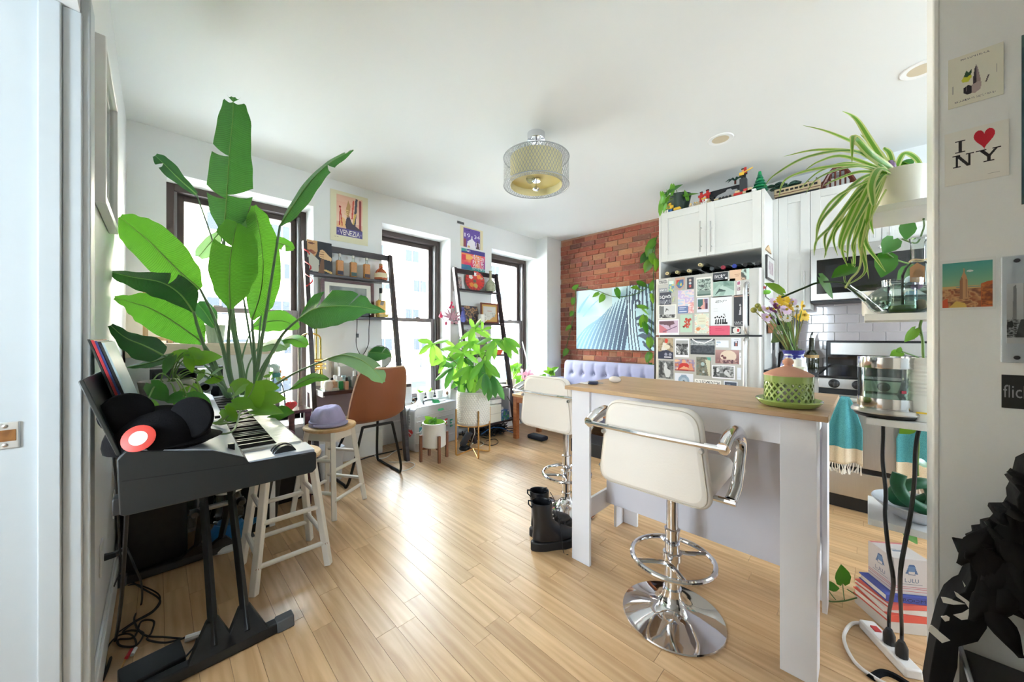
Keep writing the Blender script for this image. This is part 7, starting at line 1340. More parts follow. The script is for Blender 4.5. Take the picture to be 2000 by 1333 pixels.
for u,lab in ((1372,'red and white toy figure at the front cabinet edge'),(1377,'white and tan toy figure at the front cabinet edge')): figure('toy_figure',lab,tp(u,XE+.03),toyw if u>1374 else red,toyw,yel,None,.62)
bricks('toy_stage','tan toy base carrying the red toy pair','toy',tp(1376,XE+.055),[('plate',0,0,0,.05,.13,.012,tan_),('riser',0,0,.012,.04,.09,.03,tan_)])
b=B().box(XK-.35,PX(1376,500,XK-.3).y-.02,ZT+.001,XK-.2,PX(1450,500,XK-.3).y-.05,ZT+.12); q=tp(1418,XE+.22); t=thing('toy_case','long black case lying behind the toys on the fridge cabinet','case',q)
ya=tp(1379,XE+.18).y;yb_=tp(1446,XE+.18).y; mk('case',B().box(XE+.17,ya,ZT+.001,XE+.3,yb_,ZT+.15),mat('case_black',(26,28,34),.5),t,bevel=.01); mk('round_port',B().lathe((XE+.17,ya-.05,ZT+.07),[(0,.004),(.03,.004),(.034,0)],18,axis=(-1,0,0)),blackg,t)
t=thing('toy_locomotive','grey streamlined toy locomotive on the fridge cabinet','toy train',tp(1420,XE+.06)); ya=tp(1396,XE+.06).y;yb_=tp(1441,XE+.06).y
mk('base_plate',B().box(XE+.03,ya,ZT+.012,XE+.1,yb_,ZT+.022),tan_,t,bevel=.002); pr=[(ya,.022),(ya-.03,.05),(ya-.09,.065),(ya-.1,.08),(ya-.13,.082),(ya-.14,.066),(yb_,.066),(yb_,.022)]; mk('body',B().prism([(XE+.035,y,ZT+z) for y,z in pr],(.055,0,0)),grey_,t,bevel=.003)
for k in range(4): y=ya-.05-(ya-yb_-.1)*k/3; mk('wheel',B().lathe((XE+.03,y,ZT+.0125),[(0,0),(.012,0),(.012,.006),(0,.006)],14,axis=(-1,0,0)),blackm,t)
q=tp(1452,XE+.07); t=figure('toy_guitarist','tall toy figure in black hat playing a yellow guitar on a grey post',q+Vector((0,0,.145)),blackm,blackm,mat('toy_skin',(226,170,120),.4),blackm,.85,[('scarf',-.012,-.016,.04,.01,.02,.05,red)]); 
mk('post',B().box(q.x-.02,q.y-.025,ZT+.001,q.x+.02,q.y+.025,ZT+.146),mat('toy_charcoal',(54,58,60),.4),t,bevel=.002); mk('guitar_body',B().box(q.x-.035,q.y-.01,ZT+.17,q.x-.022,q.y+.025,ZT+.195),yel,t,bevel=.004); mk('guitar_neck',B().box(q.x-.032,q.y-.075,ZT+.186,q.x-.024,q.y-.008,ZT+.194).xf(RM((q.x-.03,q.y-.01,ZT+.19),0,math.radians(-18))),yel,t)
for u,c,lab in ((1443,red,'low red toy car at the foot of the guitarist post'),(1460,tan_,'tan and red toy heap right of the guitarist post'),(1467,toyw,'white and tan toy heap before the toy fir tree')): bricks('toy_block',lab,'toy',tp(u,XE+.03),[('lower_block',0,0,0,.04,.07,.022,c),('upper_block',0,.01,.022,.03,.035,.02,tan_ if c!=tan_ else red)])
q=tp(1484,XE+.1); t=thing('toy_fir','green toy fir tree at the right end of the fridge cabinet','toy tree',q); mk('trunk',B().lathe(q+Vector((0,0,.001)),[(0,0),(.014,0),(.01,.03),(0,.03)],10),brn,t)
for k in range(6): mk('branch_tier',B().lathe(q+Vector((0,0,.022+.026*k)),[(0,0),(.062-.009*k,0),(.058-.009*k,.008),(.02-.002*k,.03),(0,.032)],9),toyg if k%2 else mat('toy_fir_green',(22,118,84),.35),t,smooth=0)
q=tp(1436,XE+.15); t=thing('toy_palm','dark green toy palm behind the guitarist','toy tree',q+Vector((0,0,.151))); mk('trunk',B().tube([q+Vector((0,0,.151)),q+Vector((0,0,.18))],.008,8),brn,t)
for k in range(7): a=2*math.pi*k/7; d_=Vector((math.cos(a)*.4,math.sin(a),.1)); h=q+Vector((0,0,.18)); mk('frond',blade([h,h+d_*.04+Vector((0,0,.02)),h+d_*.075],[.004,.011,.001],(0,0,1),nx=2,n=3),toygd,t,solid=.003)
ZU=zu; tu=lambda u,X=XU+.1: Vector((X,PX(u,450,X).y,ZU))
q=tu(1545,XU+.07); t=thing('toy_carriage','long tan toy railway carriage with dark windows on the wall cabinets','toy train',q); ya=tu(1507,XU+.07).y-.02;yb_=tu(1603,XU+.07).y
mk('body',B().box(XU+.05,ya,ZU+.03,XU+.12,yb_,ZU+.1),tan_,t,bevel=.006); mk('undercarriage',B().box(XU+.055,ya-.01,ZU+.002,XU+.115,yb_+.01,ZU+.03),blackm,t); mk('stripe',B().box(XU+.048,ya,ZU+.045,XU+.05,yb_,ZU+.05),brn,t)
n=9
for k in range(n): y=ya-.03-(ya-yb_-.06)*k/(n-1); mk('window',B().box(XU+.048,y+.011,ZU+.065,XU+.051,y-.011,ZU+.082),blackg,t)
for u,hh,lab in ((1522,.13,'larger dark green toy bush behind the toy carriage'),(1542,.09,'smaller dark green toy bush behind the toy carriage')):
    q=tu(u,XU+.18); t=thing('toy_bush',lab,'toy tree',q,'toy bushes'); mk('trunk',B().tube([q+Vector((0,0,.001)),q+Vector((0,0,hh))],.008,6),brn,t); rr=random.Random(u)
    for k in range(9): mk('leaf_clump',B().lathe(q+Vector((rr.uniform(-.02,.02),rr.uniform(-.075,.075),hh+rr.uniform(0,.07))),[(0,0),(.03,.002),(.034,.012),(.015,.022),(0,.022)],7),toygd,t,smooth=0)
q=tu(1590,XU+.15); t=thing('bare_toy_tree','small brown leafless toy tree on the wall cabinets','toy tree',q); rr=random.Random(2)
for k in range(8): a=rr.uniform(-1.4,1.4); mk('branch',B().tube(bez(q+Vector((0,0,.001)),q+Vector((0,.01*a,.08)),q+Vector((rr.uniform(-.03,.03),.09*a,.1+.07*rr.random())),n=5),.005,5),brn,t)
q=tu(1645,XU+.12); t=thing('toy_bridge','brown arched toy bridge with grey rail on the wall cabinets','toy bridge',q); ya=tu(1603,XU+.12).y;yb_=tu(1672,XU+.12).y
for x in (XU+.09,XU+.16):
    mk('arch',B().tube([Vector((x,ya+(yb_-ya)*k/14,ZU+.02+.16*math.sin(math.pi*k/14))) for k in range(15)],.012,4),brn,t,smooth=0)
mk('deck',B().box(XU+.09,ya,ZU+.01,XU+.16,yb_,ZU+.025),brn,t)
for k in range(1,7): y=ya+(yb_-ya)*k/7; mk('strut',B().tube([(XU+.09,y,ZU+.02),(XU+.09,y,ZU+.02+.16*math.sin(math.pi*k/7))],.006,4),brn,t,smooth=0)
mk('upper_deck',B().box(XU+.1,ya+.03-.1,ZU+.11,XU+.15,yb_+.04,ZU+.14),grey_,t,bevel=.002)
q=tu(1772,XU+.12); t=thing('cabinet_plant','small leafy plant with tan pot at the right end of the cabinet top','plant',q); mk('pot',B().lathe(q+Vector((0,0,.001)),[(0,0),(.05,0),(.06,.05),(0,.05)],16),tan_,t)
for u,v,L,a in ((1768,318,22,-150),(1776,316,24,-40),(1765,324,18,170),(1783,324,18,10)): pothos_leaf(u,v,L,a,(q.x+q.y)/R2,t)
# ---------------------------------------------------------------- kitchen side things on the fridge panel and worktop
YG=yr-.002; gp=lambda u,v: PY(u,v,YG)
a=gp(1495,497);c=gp(1509,552); t=thing('magnet_frame','narrow dark framed photo strip hanging on the fridge side panel','picture frame',((a.x+c.x)/2,YG,c.z)); mk('frame',B().box(a.x,YG-.012,c.z,c.x,YG,a.z),mat('frame_dark',(60,56,54),.4),t,bevel=.002); card('print',None,None,(a.x+.012,YG-.0125,c.z+.012),(c.x-a.x-.024,0,0),(0,0,a.z-c.z-.024),(206,204,200),[nz([(206,204,200),(150,120,130),(206,204,200)],4,3,(.15,.2,.85,.9))],nx=10,parent=t)
a=gp(1494,474);c=gp(1505,497); one('wood_ornament',B().prism([(a.x,YG-.008,c.z),((a.x+c.x)/2,YG-.008,a.z),(c.x,YG-.008,c.z)],(0,.008,0)),lightw,'small wooden fir shaped ornament on the fridge side panel','ornament')
b=B().tube([gp(1496,556)-Vector((0,.006,0)),gp(1494,562)-Vector((0,.006,0)),gp(1494,580)-Vector((0,.006,0)),gp(1503,587)-Vector((0,.006,0))],.003,5); one('wire_hook',b,blackm,'thin black wire hook on the fridge side panel','hook')
q=PX(1492,567,XE-.02); t=thing('toy_parrot','red and green toy parrot perched on the fridge panel edge','toy',q); mk('body',B().ell(PX(1497,571,XE-.02),(.014,.03,.018),14,10),mat('parrot_green',(120,190,60),.5),t); mk('head',B().ell(PX(1491.5,562,XE-.02),(.012,.014,.012),12,8),mat('parrot_red',(170,40,50),.5),t); mk('perch',B().tube([PX(1499,573,XE-.015),PX(1502,574,XE+.01)],.004,6),brn,t)
a=gp(1497,632);c=gp(1506,651); t=thing('knife_rack','brown wood magnetic rack with hanging scissors and whisks on the fridge side panel','rack',((a.x+c.x)/2,YG,c.z)); mk('block',B().box(a.x,YG-.04,c.z,c.x+.18,YG-.01,a.z),wood('utensil_wood',(140,84,50),(164,104,66),'X',1,.5,.02),t,bevel=.003)
for k,(u,v0,v1) in enumerate(((1499,651,690),(1503,651,684),(1508,650,697),(1514,650,690))): x=gp(u,650).x; mk('blade',B().box(x-.006,YG-.03,PY(u,v1,YG).z,x+.006,YG-.026,c.z),blackm if k%2 else steelh,t); 
for k in range(5): mk('whisk_wire',B().tube([gp(1499+2*k,632)-Vector((0,.02,0)),gp(1498+2.3*k,610)-Vector((0,.02,0)),gp(1500+1.5*k,600)-Vector((0,.02,0))],.002,5),steelh,t)
q=Vector((3.85,PX(1585,700,3.85).y,.913)); t=thing('oil_bottle','dark olive oil bottle with pour spout on the worktop','bottle',q); mk('body',B().lathe(q,[(0,0),(.045,0),(.048,.01),(.048,.1),(.04,.125),(.018,.15),(.016,.24),(.019,.25)],22),mat('olive_glass',(42,44,26),.08,coat=.6),t); mk('spout',B().tube([q+Vector((0,0,.25)),q+Vector((0,0,.275)),q+Vector((-.02,-.01,.3))],[.012,.008,.004],8),steelh,t); mk('label',B().lathe(q+Vector((0,0,.085)),[(.0485,0),(.0485,.025),(.0478,.025)],22),mat('label_amber',(176,140,90),.6),t)
q=Vector((3.8,PX(1567,720,3.8).y,.913)); t=thing('steel_canister','small steel canister beside the oil bottle','canister',q); mk('body',B().lathe(q,[(0,0),(.03,0),(.03,.09),(0,.092)],20),steelh,t)
q=Vector((3.78,PX(1540,700,3.78).y,.913)); t=thing('black_kettle','tall black blender jug on the worktop behind the flowers','blender',q); mk('body',B().lathe(q,[(0,0),(.075,0),(.07,.12),(.05,.15),(.06,.16),(.085,.42),(.08,.43),(0,.43)],24),mat('jug_black',(18,18,20),.25),t); mk('base_ring',B().lathe(q+Vector((0,0,.13)),[(.058,0),(.062,.02),(.055,.025)],24),steelh,t)
# towels on the oven rail
tw_=_M.get('x'); 
def towel(name,lab,uc,w,zbot,folds,sd):
    xh=XR-.055; yc=PX(uc,780,xh).y; zt_=zh+.016; m,nt,p_=_nt('towel_weave_%d'%sd); N=nt.nodes; g=N.new('ShaderNodeNewGeometry'); sp=N.new('ShaderNodeSeparateXYZ'); nt.links.new(g.outputs['Position'],sp.inputs[0]); cr_=N.new('ShaderNodeValToRGB'); cr_.color_ramp.interpolation='CONSTANT'; e=cr_.color_ramp.elements
    mr=N.new('ShaderNodeMapRange'); mr.inputs[1].default_value=zbot; mr.inputs[2].default_value=zt_; nt.links.new(sp.outputs[2],mr.inputs[0]); nt.links.new(mr.outputs[0],cr_.inputs[0]); e[0].color=(*lin((232,216,190)),1); e[1].position=.24; e[1].color=(*lin((86,158,166)),1)
    nz_=N.new('ShaderNodeTexNoise'); nz_.inputs['Scale'].default_value=260; nt.links.new(g.outputs['Position'],nz_.inputs[0]); mx=N.new('ShaderNodeMix'); mx.data_type='RGBA'; mx.blend_type='SOFT_LIGHT'; mx.inputs[0].default_value=.9; nt.links.new(cr_.outputs[0],mx.inputs[6]); nt.links.new(nz_.outputs[0],mx.inputs[7]); nt.links.new(mx.outputs[2],p_.inputs['Base Color']); p_.inputs['Roughness'].default_value=.9; p_.inputs['Specular IOR Level'].default_value=.1
    t=thing(name,lab,'towel',(xh,yc,zbot))
    def fn(i,j):
        x=(i-.5)*2; k=.28+.72*min(1,j*2.2)**.8; y=yc-x*w/2*k; z=zt_-(zt_-zbot)*j+.012*math.sin(x*3)*j; d=.016+.02*math.cos(x*folds)*(.4+.6*k)*min(1,j*3)+.012*(1-j)
        return Vector((xh-d,y,z))
    mk('cloth',B().grid(fn,40,26),m,t,solid=.006,smooth=80); mk('rail_loop',B().grid(lambda i,j: Vector((xh-.019*math.cos(math.pi*j)*1.0,yc-(i-.5)*w*.28,zh+.019*math.sin(math.pi*j))),10,10),m,t,solid=.005,smooth=80)
    b=B(); rr=random.Random(sd)
    for k in range(14):
        p=fn((k+.5)/14,1); mk('fringe_tassel',B().tube([p,p+Vector((rr.uniform(-.008,.008),rr.uniform(-.008,.008),-.03)),p+Vector((rr.uniform(-.012,.012),rr.uniform(-.012,.012),-.055-.02*rr.random()))],[.003,.003,.0055],6),mat('fringe_white',(240,236,228),.9),t)
towel('turkish_towel','teal fringed towel knotted over the oven rail right of the island',1651,.16,PX(1650,905,XR-.06).z,5,1); towel('turkish_towel','teal fringed towel hanging on the oven rail next to the partition',1808,.24,PX(1795,945,XR-.06).z,6,2)
# ---------------------------------------------------------------- boots
bl=mat('boot_leather',(24,25,30),.32,var=.15,bump=.15,bs=40)
def boot(cx,cy,rot,label,s=1.0):
    t=thing('combat_boot',label,'boot',(cx,cy,0),'black combat boots'); M_=RM((cx,cy,0),rot); L=lambda x,y,z: Vector((cx+x*s,cy+y*s,z*s))
    # local +x = toe
    def ring(x0,z,rx,ry,tilt=0,n=20): return [L(x0+rx*math.cos(2*math.pi*k/n),ry*math.sin(2*math.pi*k/n),z+tilt*math.cos(2*math.pi*k/n)) for k in range(n)]
    R_=[ring(.07,.045,.135,.05),ring(.07,.06,.137,.052),ring(.065,.085,.128,.05,-.01),ring(.035,.115,.095,.046,-.018),ring(.0,.145,.06,.044,-.012),ring(-.01,.19,.054,.046),ring(-.012,.235,.058,.05),ring(-.012,.262,.06,.052,-.004)]
    k=20; vs=[p for r in R_ for p in r]; fs=[(i*k+j,i*k+(j+1)%k,(i+1)*k+(j+1)%k,(i+1)*k+j) for i in range(len(R_)-1) for j in range(k)]+[tuple(range(k))[::-1]]
    mk('upper',B().add(vs,fs).xf(M_),bl,t,solid=.005,sub=1,smooth=80)
    so=[];n=24
    for q_ in range(n): 
        a=2*math.pi*q_/n; w_=.056+.006*math.cos(a); so.append((.07+.148*math.cos(a),w_*math.sin(a)))
    so=[(x,y*(1 if x>.1 else (.84 if -.0<x<.08 else .95))) for x,y in so]
    mk('sole',B().prism([L(x,y,.0) for x,y in so],(0,0,.048*s)).xf(M_),mat('boot_rubber',(20,20,23),.55),t,bevel=.006)
    b=B()
    for q_ in range(7):
        z=.1+.024*q_; xx=.125-.028*q_ if q_<3 else .058-.004*q_; a_=L(xx,.024,z+.012); c_=L(xx-.012,-.024,z+.022); mk('lace',B().tube([a_,L(xx+.006,0,z+.022),c_],.003*s,5).xf(M_),mat('lace_black',(34,34,38),.6),t)
    mk('pull_loop',B().tube([L(-.072,.0,.235),L(-.09,0,.255),L(-.09,0,.275),L(-.07,0,.27)],.009*s,6,flat=(1,.4)).xf(M_),blackfab,t)
    mk('hanging_lace',B().tube(spl([L(.045,-.03,.25),L(.06,-.06,.2),L(.075,-.066,.1),L(.085,-.075,.004),L(.1,-.1,.003)],5),.002*s,5).xf(M_),mat('lace_black',(34,34,38),.6),t)
    for q_ in range(4): mk('eyelet',B().ell(L(.047-.004*q_,-.026,.17+.022*q_),(.004*s,.004*s,.004*s),8,6).xf(M_),steelh,t)
q=PZ(1062,1064,0); boot(1.52,1.27,math.radians(-28),'black lace up combat boot nearest the camera by the island leg'); boot(1.62,1.375,math.radians(-20),'black lace up combat boot standing behind the other one')
# ---------------------------------------------------------------- partition: cards
XW=XP-.0006
cream=(226,224,208)
def PC(name,lab,cat,u0,v0,u1,v1,bg,ops,nx=80): return cardX(name,lab,cat,u0,v0,u1,v1,XW,bg,ops,nx=nx,th=.0015)
def slab(x,y,w,h,c): return ('R',x-w/2,y-h/2,x+w/2,y+h/2,c)
K_=(38,34,38)
PC('cocktail_card','cream cocktail bar card with skyscraper and pineapple picture, topmost on the partition','card',1852,119,1960,184,cream,[('T','MAISON PICKLE',.24,.9,.76,.935,(96,100,110)),('T','LEGENDARY COCKTAILS',.13,.085,.87,.12,(96,100,110)),('P',[(.46,.46),(.49,.66),(.52,.74),(.55,.66),(.6,.42),(.6,.3),(.48,.3)],(160,140,140)),('P',[(.46,.46),(.49,.66),(.52,.72),(.52,.3),(.46,.3)],(84,76,84)),('P',[(.29,.24),(.29,.34),(.38,.38),(.44,.34),(.44,.2),(.36,.19)],(60,54,62)),('P',[(.44,.2),(.44,.36),(.56,.4),(.62,.36),(.6,.24),(.5,.18)],(176,158,156)),('P',[(.25,.5),(.3,.58),(.42,.6),(.44,.52),(.38,.44),(.27,.46)],(206,206,64)),('P',[(.29,.56),(.34,.68),(.38,.62),(.44,.68),(.43,.58),(.36,.54)],(40,74,44)),('R',.34,.26,.345,.36,(150,140,140)),('P',[(.68,.34),(.73,.46),(.76,.46),(.71,.34)],(96,84,86)),('R',.08,.28,.095,.44,(170,170,164)),('R',.12,.3,.13,.44,(170,170,164)),('R',.88,.46,.89,.62,(170,170,164)),('R',.92,.44,.93,.6,(170,170,164))])
heart_=[(.63+.155*math.sin(a)**3*1.05,.77+.0125*(13*math.cos(a)-5*math.cos(2*a)-2*math.cos(3*a)-math.cos(4*a))) for a in [2*math.pi*k/40 for k in range(40)]]
PC('heart_postcard','white postcard with black I and NY letters and a red heart on the partition','card',1845,264,1971,342,(232,230,222),[('P',heart_,(206,28,52)),slab(.255,.7,.055,.2,K_),slab(.255,.805,.16,.022,K_),slab(.255,.6,.16,.022,K_)]+
 [slab(.2,.43,.04,.22,K_),slab(.4,.43,.04,.22,K_),('P',[(.17,.545),(.235,.545),(.42,.32),(.36,.32)],K_),slab(.19,.54,.13,.022,K_),slab(.41,.54,.12,.022,K_),slab(.2,.33,.12,.022,K_)]+
 [slab(.7,.38,.055,.12,K_),('P',[(.55,.54),(.62,.54),(.73,.42),(.68,.4)],K_),('P',[(.84,.54),(.79,.54),(.68,.42),(.72,.4)],K_),slab(.58,.54,.16,.022,K_),slab(.82,.54,.13,.022,K_),slab(.7,.33,.16,.022,K_),('R',.68,.09,.86,.1,(170,168,164))],110)
PC('skyscraper_postcard','teal sky postcard of a tall art deco skyscraper on the partition','card',1836,511,1945,604,(226,228,226),[('G',.05,.05,.95,.94,(206,206,130),(72,156,150)),('R',.05,.05,.95,.44,(196,120,70)),nz([(196,130,84),(120,70,50),(206,160,110),(150,84,52)],8,4,(.05,.05,.95,.42)),('R',.05,.42,.95,.47,(206,170,110)),('R',.3,.44,.8,.46,(110,150,150)),('P',[(.36,.22),(.37,.58),(.4,.66),(.43,.74),(.445,.88),(.455,.74),(.49,.66),(.51,.58),(.52,.22)],(196,150,106)),('P',[(.36,.22),(.37,.58),(.4,.66),(.42,.62),(.42,.22)],(150,104,74)),('R',.44,.25,.45,.6,(120,84,66)),('R',.48,.25,.485,.6,(120,84,66)),('P',[(.74,.05),(.75,.5),(.86,.54),(.95,.55),(.95,.05)],(190,96,50)),nz([(206,120,60),(120,60,36)],14,3,(.76,.08,.94,.48)),('P',[(.05,.05),(.05,.2),(.14,.24),(.16,.05)],(206,84,50)),('P',[(.16,.05),(.3,.18),(.46,.14),(.5,.05)],(214,180,90)),('E',.55,.76,.06,.02,(220,226,220))],90)
a=PX(1956,502,XP-.012); c=PX(2040,711,XP-.012); t=thing('acrylic_frame','clear acrylic framed black and white street photo at the right edge of the partition','picture frame',(XP,(a.y+c.y)/2,c.z)); mk('backing',B().box(XP-.009,a.y,c.z,XP-.0005,c.y,a.z),mat('acrylic_white',(214,218,226),.25,coat=.5),t,bevel=.002)
card('print',None,None,(XP-.0095,a.y-.008,c.z+(a.z-c.z)*.18),(0,c.y-a.y+.02,0),(0,0,(a.z-c.z)*.56),gr(190),[('G',0,0,1,1,gr(170),gr(214)),('P',[(.2,.3),(.24,.95),(.34,.98),(.36,.3)],gr(150)),('P',[(.6,.3),(.6,1),(1,1),(1,.3)],gr(120)),nz([gr(40),gr(110),gr(190),gr(60)],7,6,(0,.05,1,.4)),('P',[(0,.28),(.02,.36),(.2,.38),(.24,.3),(.2,.26)],gr(40)),('P',[(.3,.1),(.5,.4),(1,.3),(1,.05)],gr(60)),('R',0,0,1,.1,gr(206))],nx=60,parent=t); mk('glazing',B().box(XP-.0125,a.y,c.z,XP-.0105,c.y,a.z),panem,t)
for z in (a.z-.013,c.z+.013): mk('standoff_screw',B().lathe((XP-.0125,a.y-.022,z),[(.005,0),(.005,.004),(0,.005)],12,axis=(-1,0,0)),mat('screw_dark',(60,60,66),.3,.6),t)
PC('logo_card','black card with grey flickr lettering on the partition','card',1956,732,2035,803,(22,22,26),[('T','flickr',.04,.32,.92,.7,(150,150,156))],100)
card('blue_card',None,None,(XW,PX(1995,70,XW).y,PX(1995,400,XW).z),(0,-.08,0),(0,0,PX(1995,70,XW).z-PX(1995,400,XW).z),(56,84,92),[('R',0,.92,1,1,(70,100,106))],nx=8); tag(bpy.data.objects['blue_card'],'dark teal poster edge at the far right of the partition','poster')
# ---------------------------------------------------------------- wall shelves by the partition and what stands on them
XS=1.655; XSb=XS+.235; shelves={}
for u,vt,nm in ((1698,405.5,'topmost'),(1688,614,'second'),(1691,816,'third'),(1695,1012,'lowest')):
    a=PX(u,vt,XS); z=a.z; shelves[nm]=z; one('wall_shelf',B().box(XS,a.y,z-.022,XSb,-1.0,z),whitem,'%s of the four white shelves behind the partition edge'%nm,'shelf','white wall shelves',bevel=.0015)
za_,zb2,zc,zd=[shelves[k] for k in ('topmost','second','third','lowest')]
# spider plant
sq=PX(1751,395,XS+.10); sq.z=za_; t=thing('spider_plant','arching striped spider plant in a cream pot on the topmost white shelf','plant',sq); pr_=.073; ph=PX(1725,335,XS+.02).z-za_
ph=.122; mk('pot',B().lathe(sq+Vector((0,0,.001)),[(0,0),(pr_*.86,0),(pr_*.9,.006),(pr_,ph),(pr_*.95,ph),(pr_*.92,ph-.02),(0,ph-.02)],36),mat('cream_glaze',(232,226,208),.3,var=.02),t); mk('soil',B().lathe(sq+Vector((0,0,ph-.022)),[(0,.004),(pr_*.93,0)],20),soil,t)
spm=vcmat('spider_leaf',.4,0,.35); c0=sq+Vector((-.01,.01,ph-.015)); DS=(c0.x+c0.y)/R2
def ribbon(pts,w,sh=0):
    P=spl(pts,6); k=len(P); b=B(); view=Vector((1,0,-.1)); n=4; col=[(206,216,140),(120+sh,176+sh,62),(120+sh,176+sh,62),(206,216,140)]
    for i in range(k):
        t_=(P[min(i+1,k-1)]-P[max(i-1,0)]).normalized(); s=t_.cross(view); s=s.normalized() if s.length>1e-5 else Vector((0,1,0)); f=i/(k-1); ww=w*min(1,.45+f*2)*(1-max(0,(f-.45)/.55)**1.6*.96)
        for j in range(n+1):
            x=(j/n-.5)*2; b.v.append(P[i]+s*(ww*x)-view*(-.35*ww*abs(x)))
    for i in range(k-1):
        for j in range(n): b.f.append((i*(n+1)+j,i*(n+1)+j+1,(i+1)*(n+1)+j+1,(i+1)*(n+1)+j)); b.c.append(col[j])
    return b
SP=[([(1735,330),(1700,275),(1672,232),(1645,217)],9,-.05),([(1730,330),(1690,290),(1620,258),(1568,245)],6,-.1),([(1740,330),(1700,300),(1670,268),(1665,275),(1664,318)],11,-.15),([(1735,335),(1690,300),(1600,292),(1530,306)],8,-.1),([(1735,335),(1670,295),(1580,305),(1515,340),(1492,365)],6,-.15),([(1735,337),(1650,305),(1600,315),(1570,335)],6,-.05),([(1732,338),(1670,322),(1590,330),(1535,350),(1521,385)],7,-.2),([(1730,340),(1690,325),(1640,330),(1595,350),(1573,380)],5,-.2),([(1732,340),(1680,335),(1630,352),(1608,364)],6,-.1),
([(1722,338),(1680,350),(1630,400),(1600,440),(1592,490)],7,-.2),([(1722,338),(1690,355),(1650,410),(1620,470),(1610,505)],8,-.15),([(1720,340),(1690,360),(1655,430),(1640,480),(1658,495)],8,-.2),([(1722,340),(1700,360),(1670,420),(1645,480),(1655,520)],8,-.25),([(1722,340),(1700,365),(1680,440),(1665,480),(1672,500)],7,-.2),([(1725,342),(1705,370),(1690,450),(1680,490)],8,-.15),([(1725,342),(1708,380),(1695,440),(1690,468)],10,-.1),([(1728,340),(1715,370),(1700,420),(1706,400+58)],10,-.1),([(1738,335),(1716,330),(1702,360),(1705,395),(1706,402)],11,-.25),([(1726,342),(1700,400),(1680,470),(1690,530),(1648,560)],7,-.2),([(1726,342),(1700,420),(1690,470),(1715,510),(1730,532)],7,-.15),([(1724,342),(1690,400),(1660,460),(1655,510)],7,-.3),([(1720,342),(1670,390),(1625,440),(1595,470),(1590,500)],6,-.25),([(1722,340),(1680,370),(1640,420),(1612,460),(1614,500)],7,-.22),([(1745,330),(1738,300),(1728,290),(1730,288)],8,-.0),([(1750,338),(1775,328),(1795,340),(1812,372),(1814,378)],9,.0),([(1750,330),(1765,300),(1790,310),(1810,350),(1816,378)],8,-.03),([(1738,330),(1720,300),(1700,280),(1680,262)],7,.0),([(1720,345),(1700,400),(1672,450),(1668,520),(1662,505)],6,-.1),([(1722,342),(1695,390),(1684,440),(1690,500),(1697,545)],6,-.12),([(1728,340),(1660,318),(1600,335),(1560,372)],5,-.15),([(1726,342),(1640,380),(1600,430),(1595,480)],5,-.28),([(1724,342),(1675,400),(1630,455),(1636,500)],6,-.16)]
for i,(p,w_,dd_) in enumerate(SP):
    n=len(p); pts=[c0]+[PD(u,v,DS+dd_*(k+1)/n*.8) for k,(u,v) in enumerate(p)]
    if i>=9: pts=[c0]+pts[1:]
    mk('blade_leaf',ribbon(pts,w_*1.15/F*.6,random.randint(-18,14)),spm,t,smooth=80)
mk('runner_stem',B().tube(spl([c0,PD(1690,450,DS-.1),PD(1680,520,DS-.12),PD(1662,545,DS-.15),PD(1652,562,DS-.17)],6),.003,6),mat('runner_pale',(176,190,110),.5),t)
q=PX(1738,330,XS+.07); one('crystal_ornament',B().ell(q,(.016,.016,.03),8,6),mat('iridescent_purple',(150,120,160),.15,.3,var=.6,scale=60),'small iridescent purple crystal ornament stuck in the spider plant pot','ornament')
# teapot on the second shelf
tq=PX(1762,612,XS+.085); tq.z=zb2+.001; t=thing('glass_teapot','clear glass teapot used as a vase with a leafy cutting in its spout, second shelf','teapot',tq); tr=.088
mk('body',B().lathe(tq,[(0,.0),(.045,.002),(.07,.018),(.086,.045),(.084,.062),(.062,.083),(.046,.092),(.044,.112),(.048,.113),(.047,.09)],40),clear,t); mk('water',B().lathe(tq,[(0,.003),(.044,.005),(.068,.02),(.0835,.045),(.083,.055),(0,.055)],36),water,t); mk('infuser',B().lathe(tq,[(.03,.012),(.034,.014),(.034,.1),(.033,.1)],28),clear,t); mk('moss',B().lathe(tq+Vector((0,0,.006)),[(0,0),(.03,0),(.032,.02),(0,.024)],20),leafmat('moss_green',(130,150,60),(150,170,60),.2),t)
s0=PD(1715,606,(tq.x+tq.y)/R2-.02); s1=PD(1685,580,(tq.x+tq.y)/R2-.03); s2=PD(1656,559,(tq.x+tq.y)/R2-.04); mk('spout',B().tube(spl([tq+imgdir(180)*.06+Vector((0,0,.03)),s0+Vector((0,0,.0)),s1,s2],5),[.016]*4+[.0125]*4+[.0095]*4+[.007]*4,14),clear,t)
DT=(tq.x+tq.y)/R2-.05
mk('cutting_stem',B().tube(spl([PD(1690,588,DT),PD(1656,560,DT),PD(1640,552,DT),PD(1600,552,DT),PD(1565,565,DT),PD(1527,581,DT)],6),.0032,6),mat('cutting_dark',(52,78,42),.5),t); mk('cutting_stem',B().tube([PD(1656,560,DT),PD(1650,548,DT),PD(1649,540,DT)],.0025,6),stemm,t)
for u,v,L,a,m in ((1619,563,54,45,pothd),(1646,532,44,155,pothd),(1512,562,38,215,poth)): pothos_leaf(u,v,L,a,DT,t,m,tilt=.1)
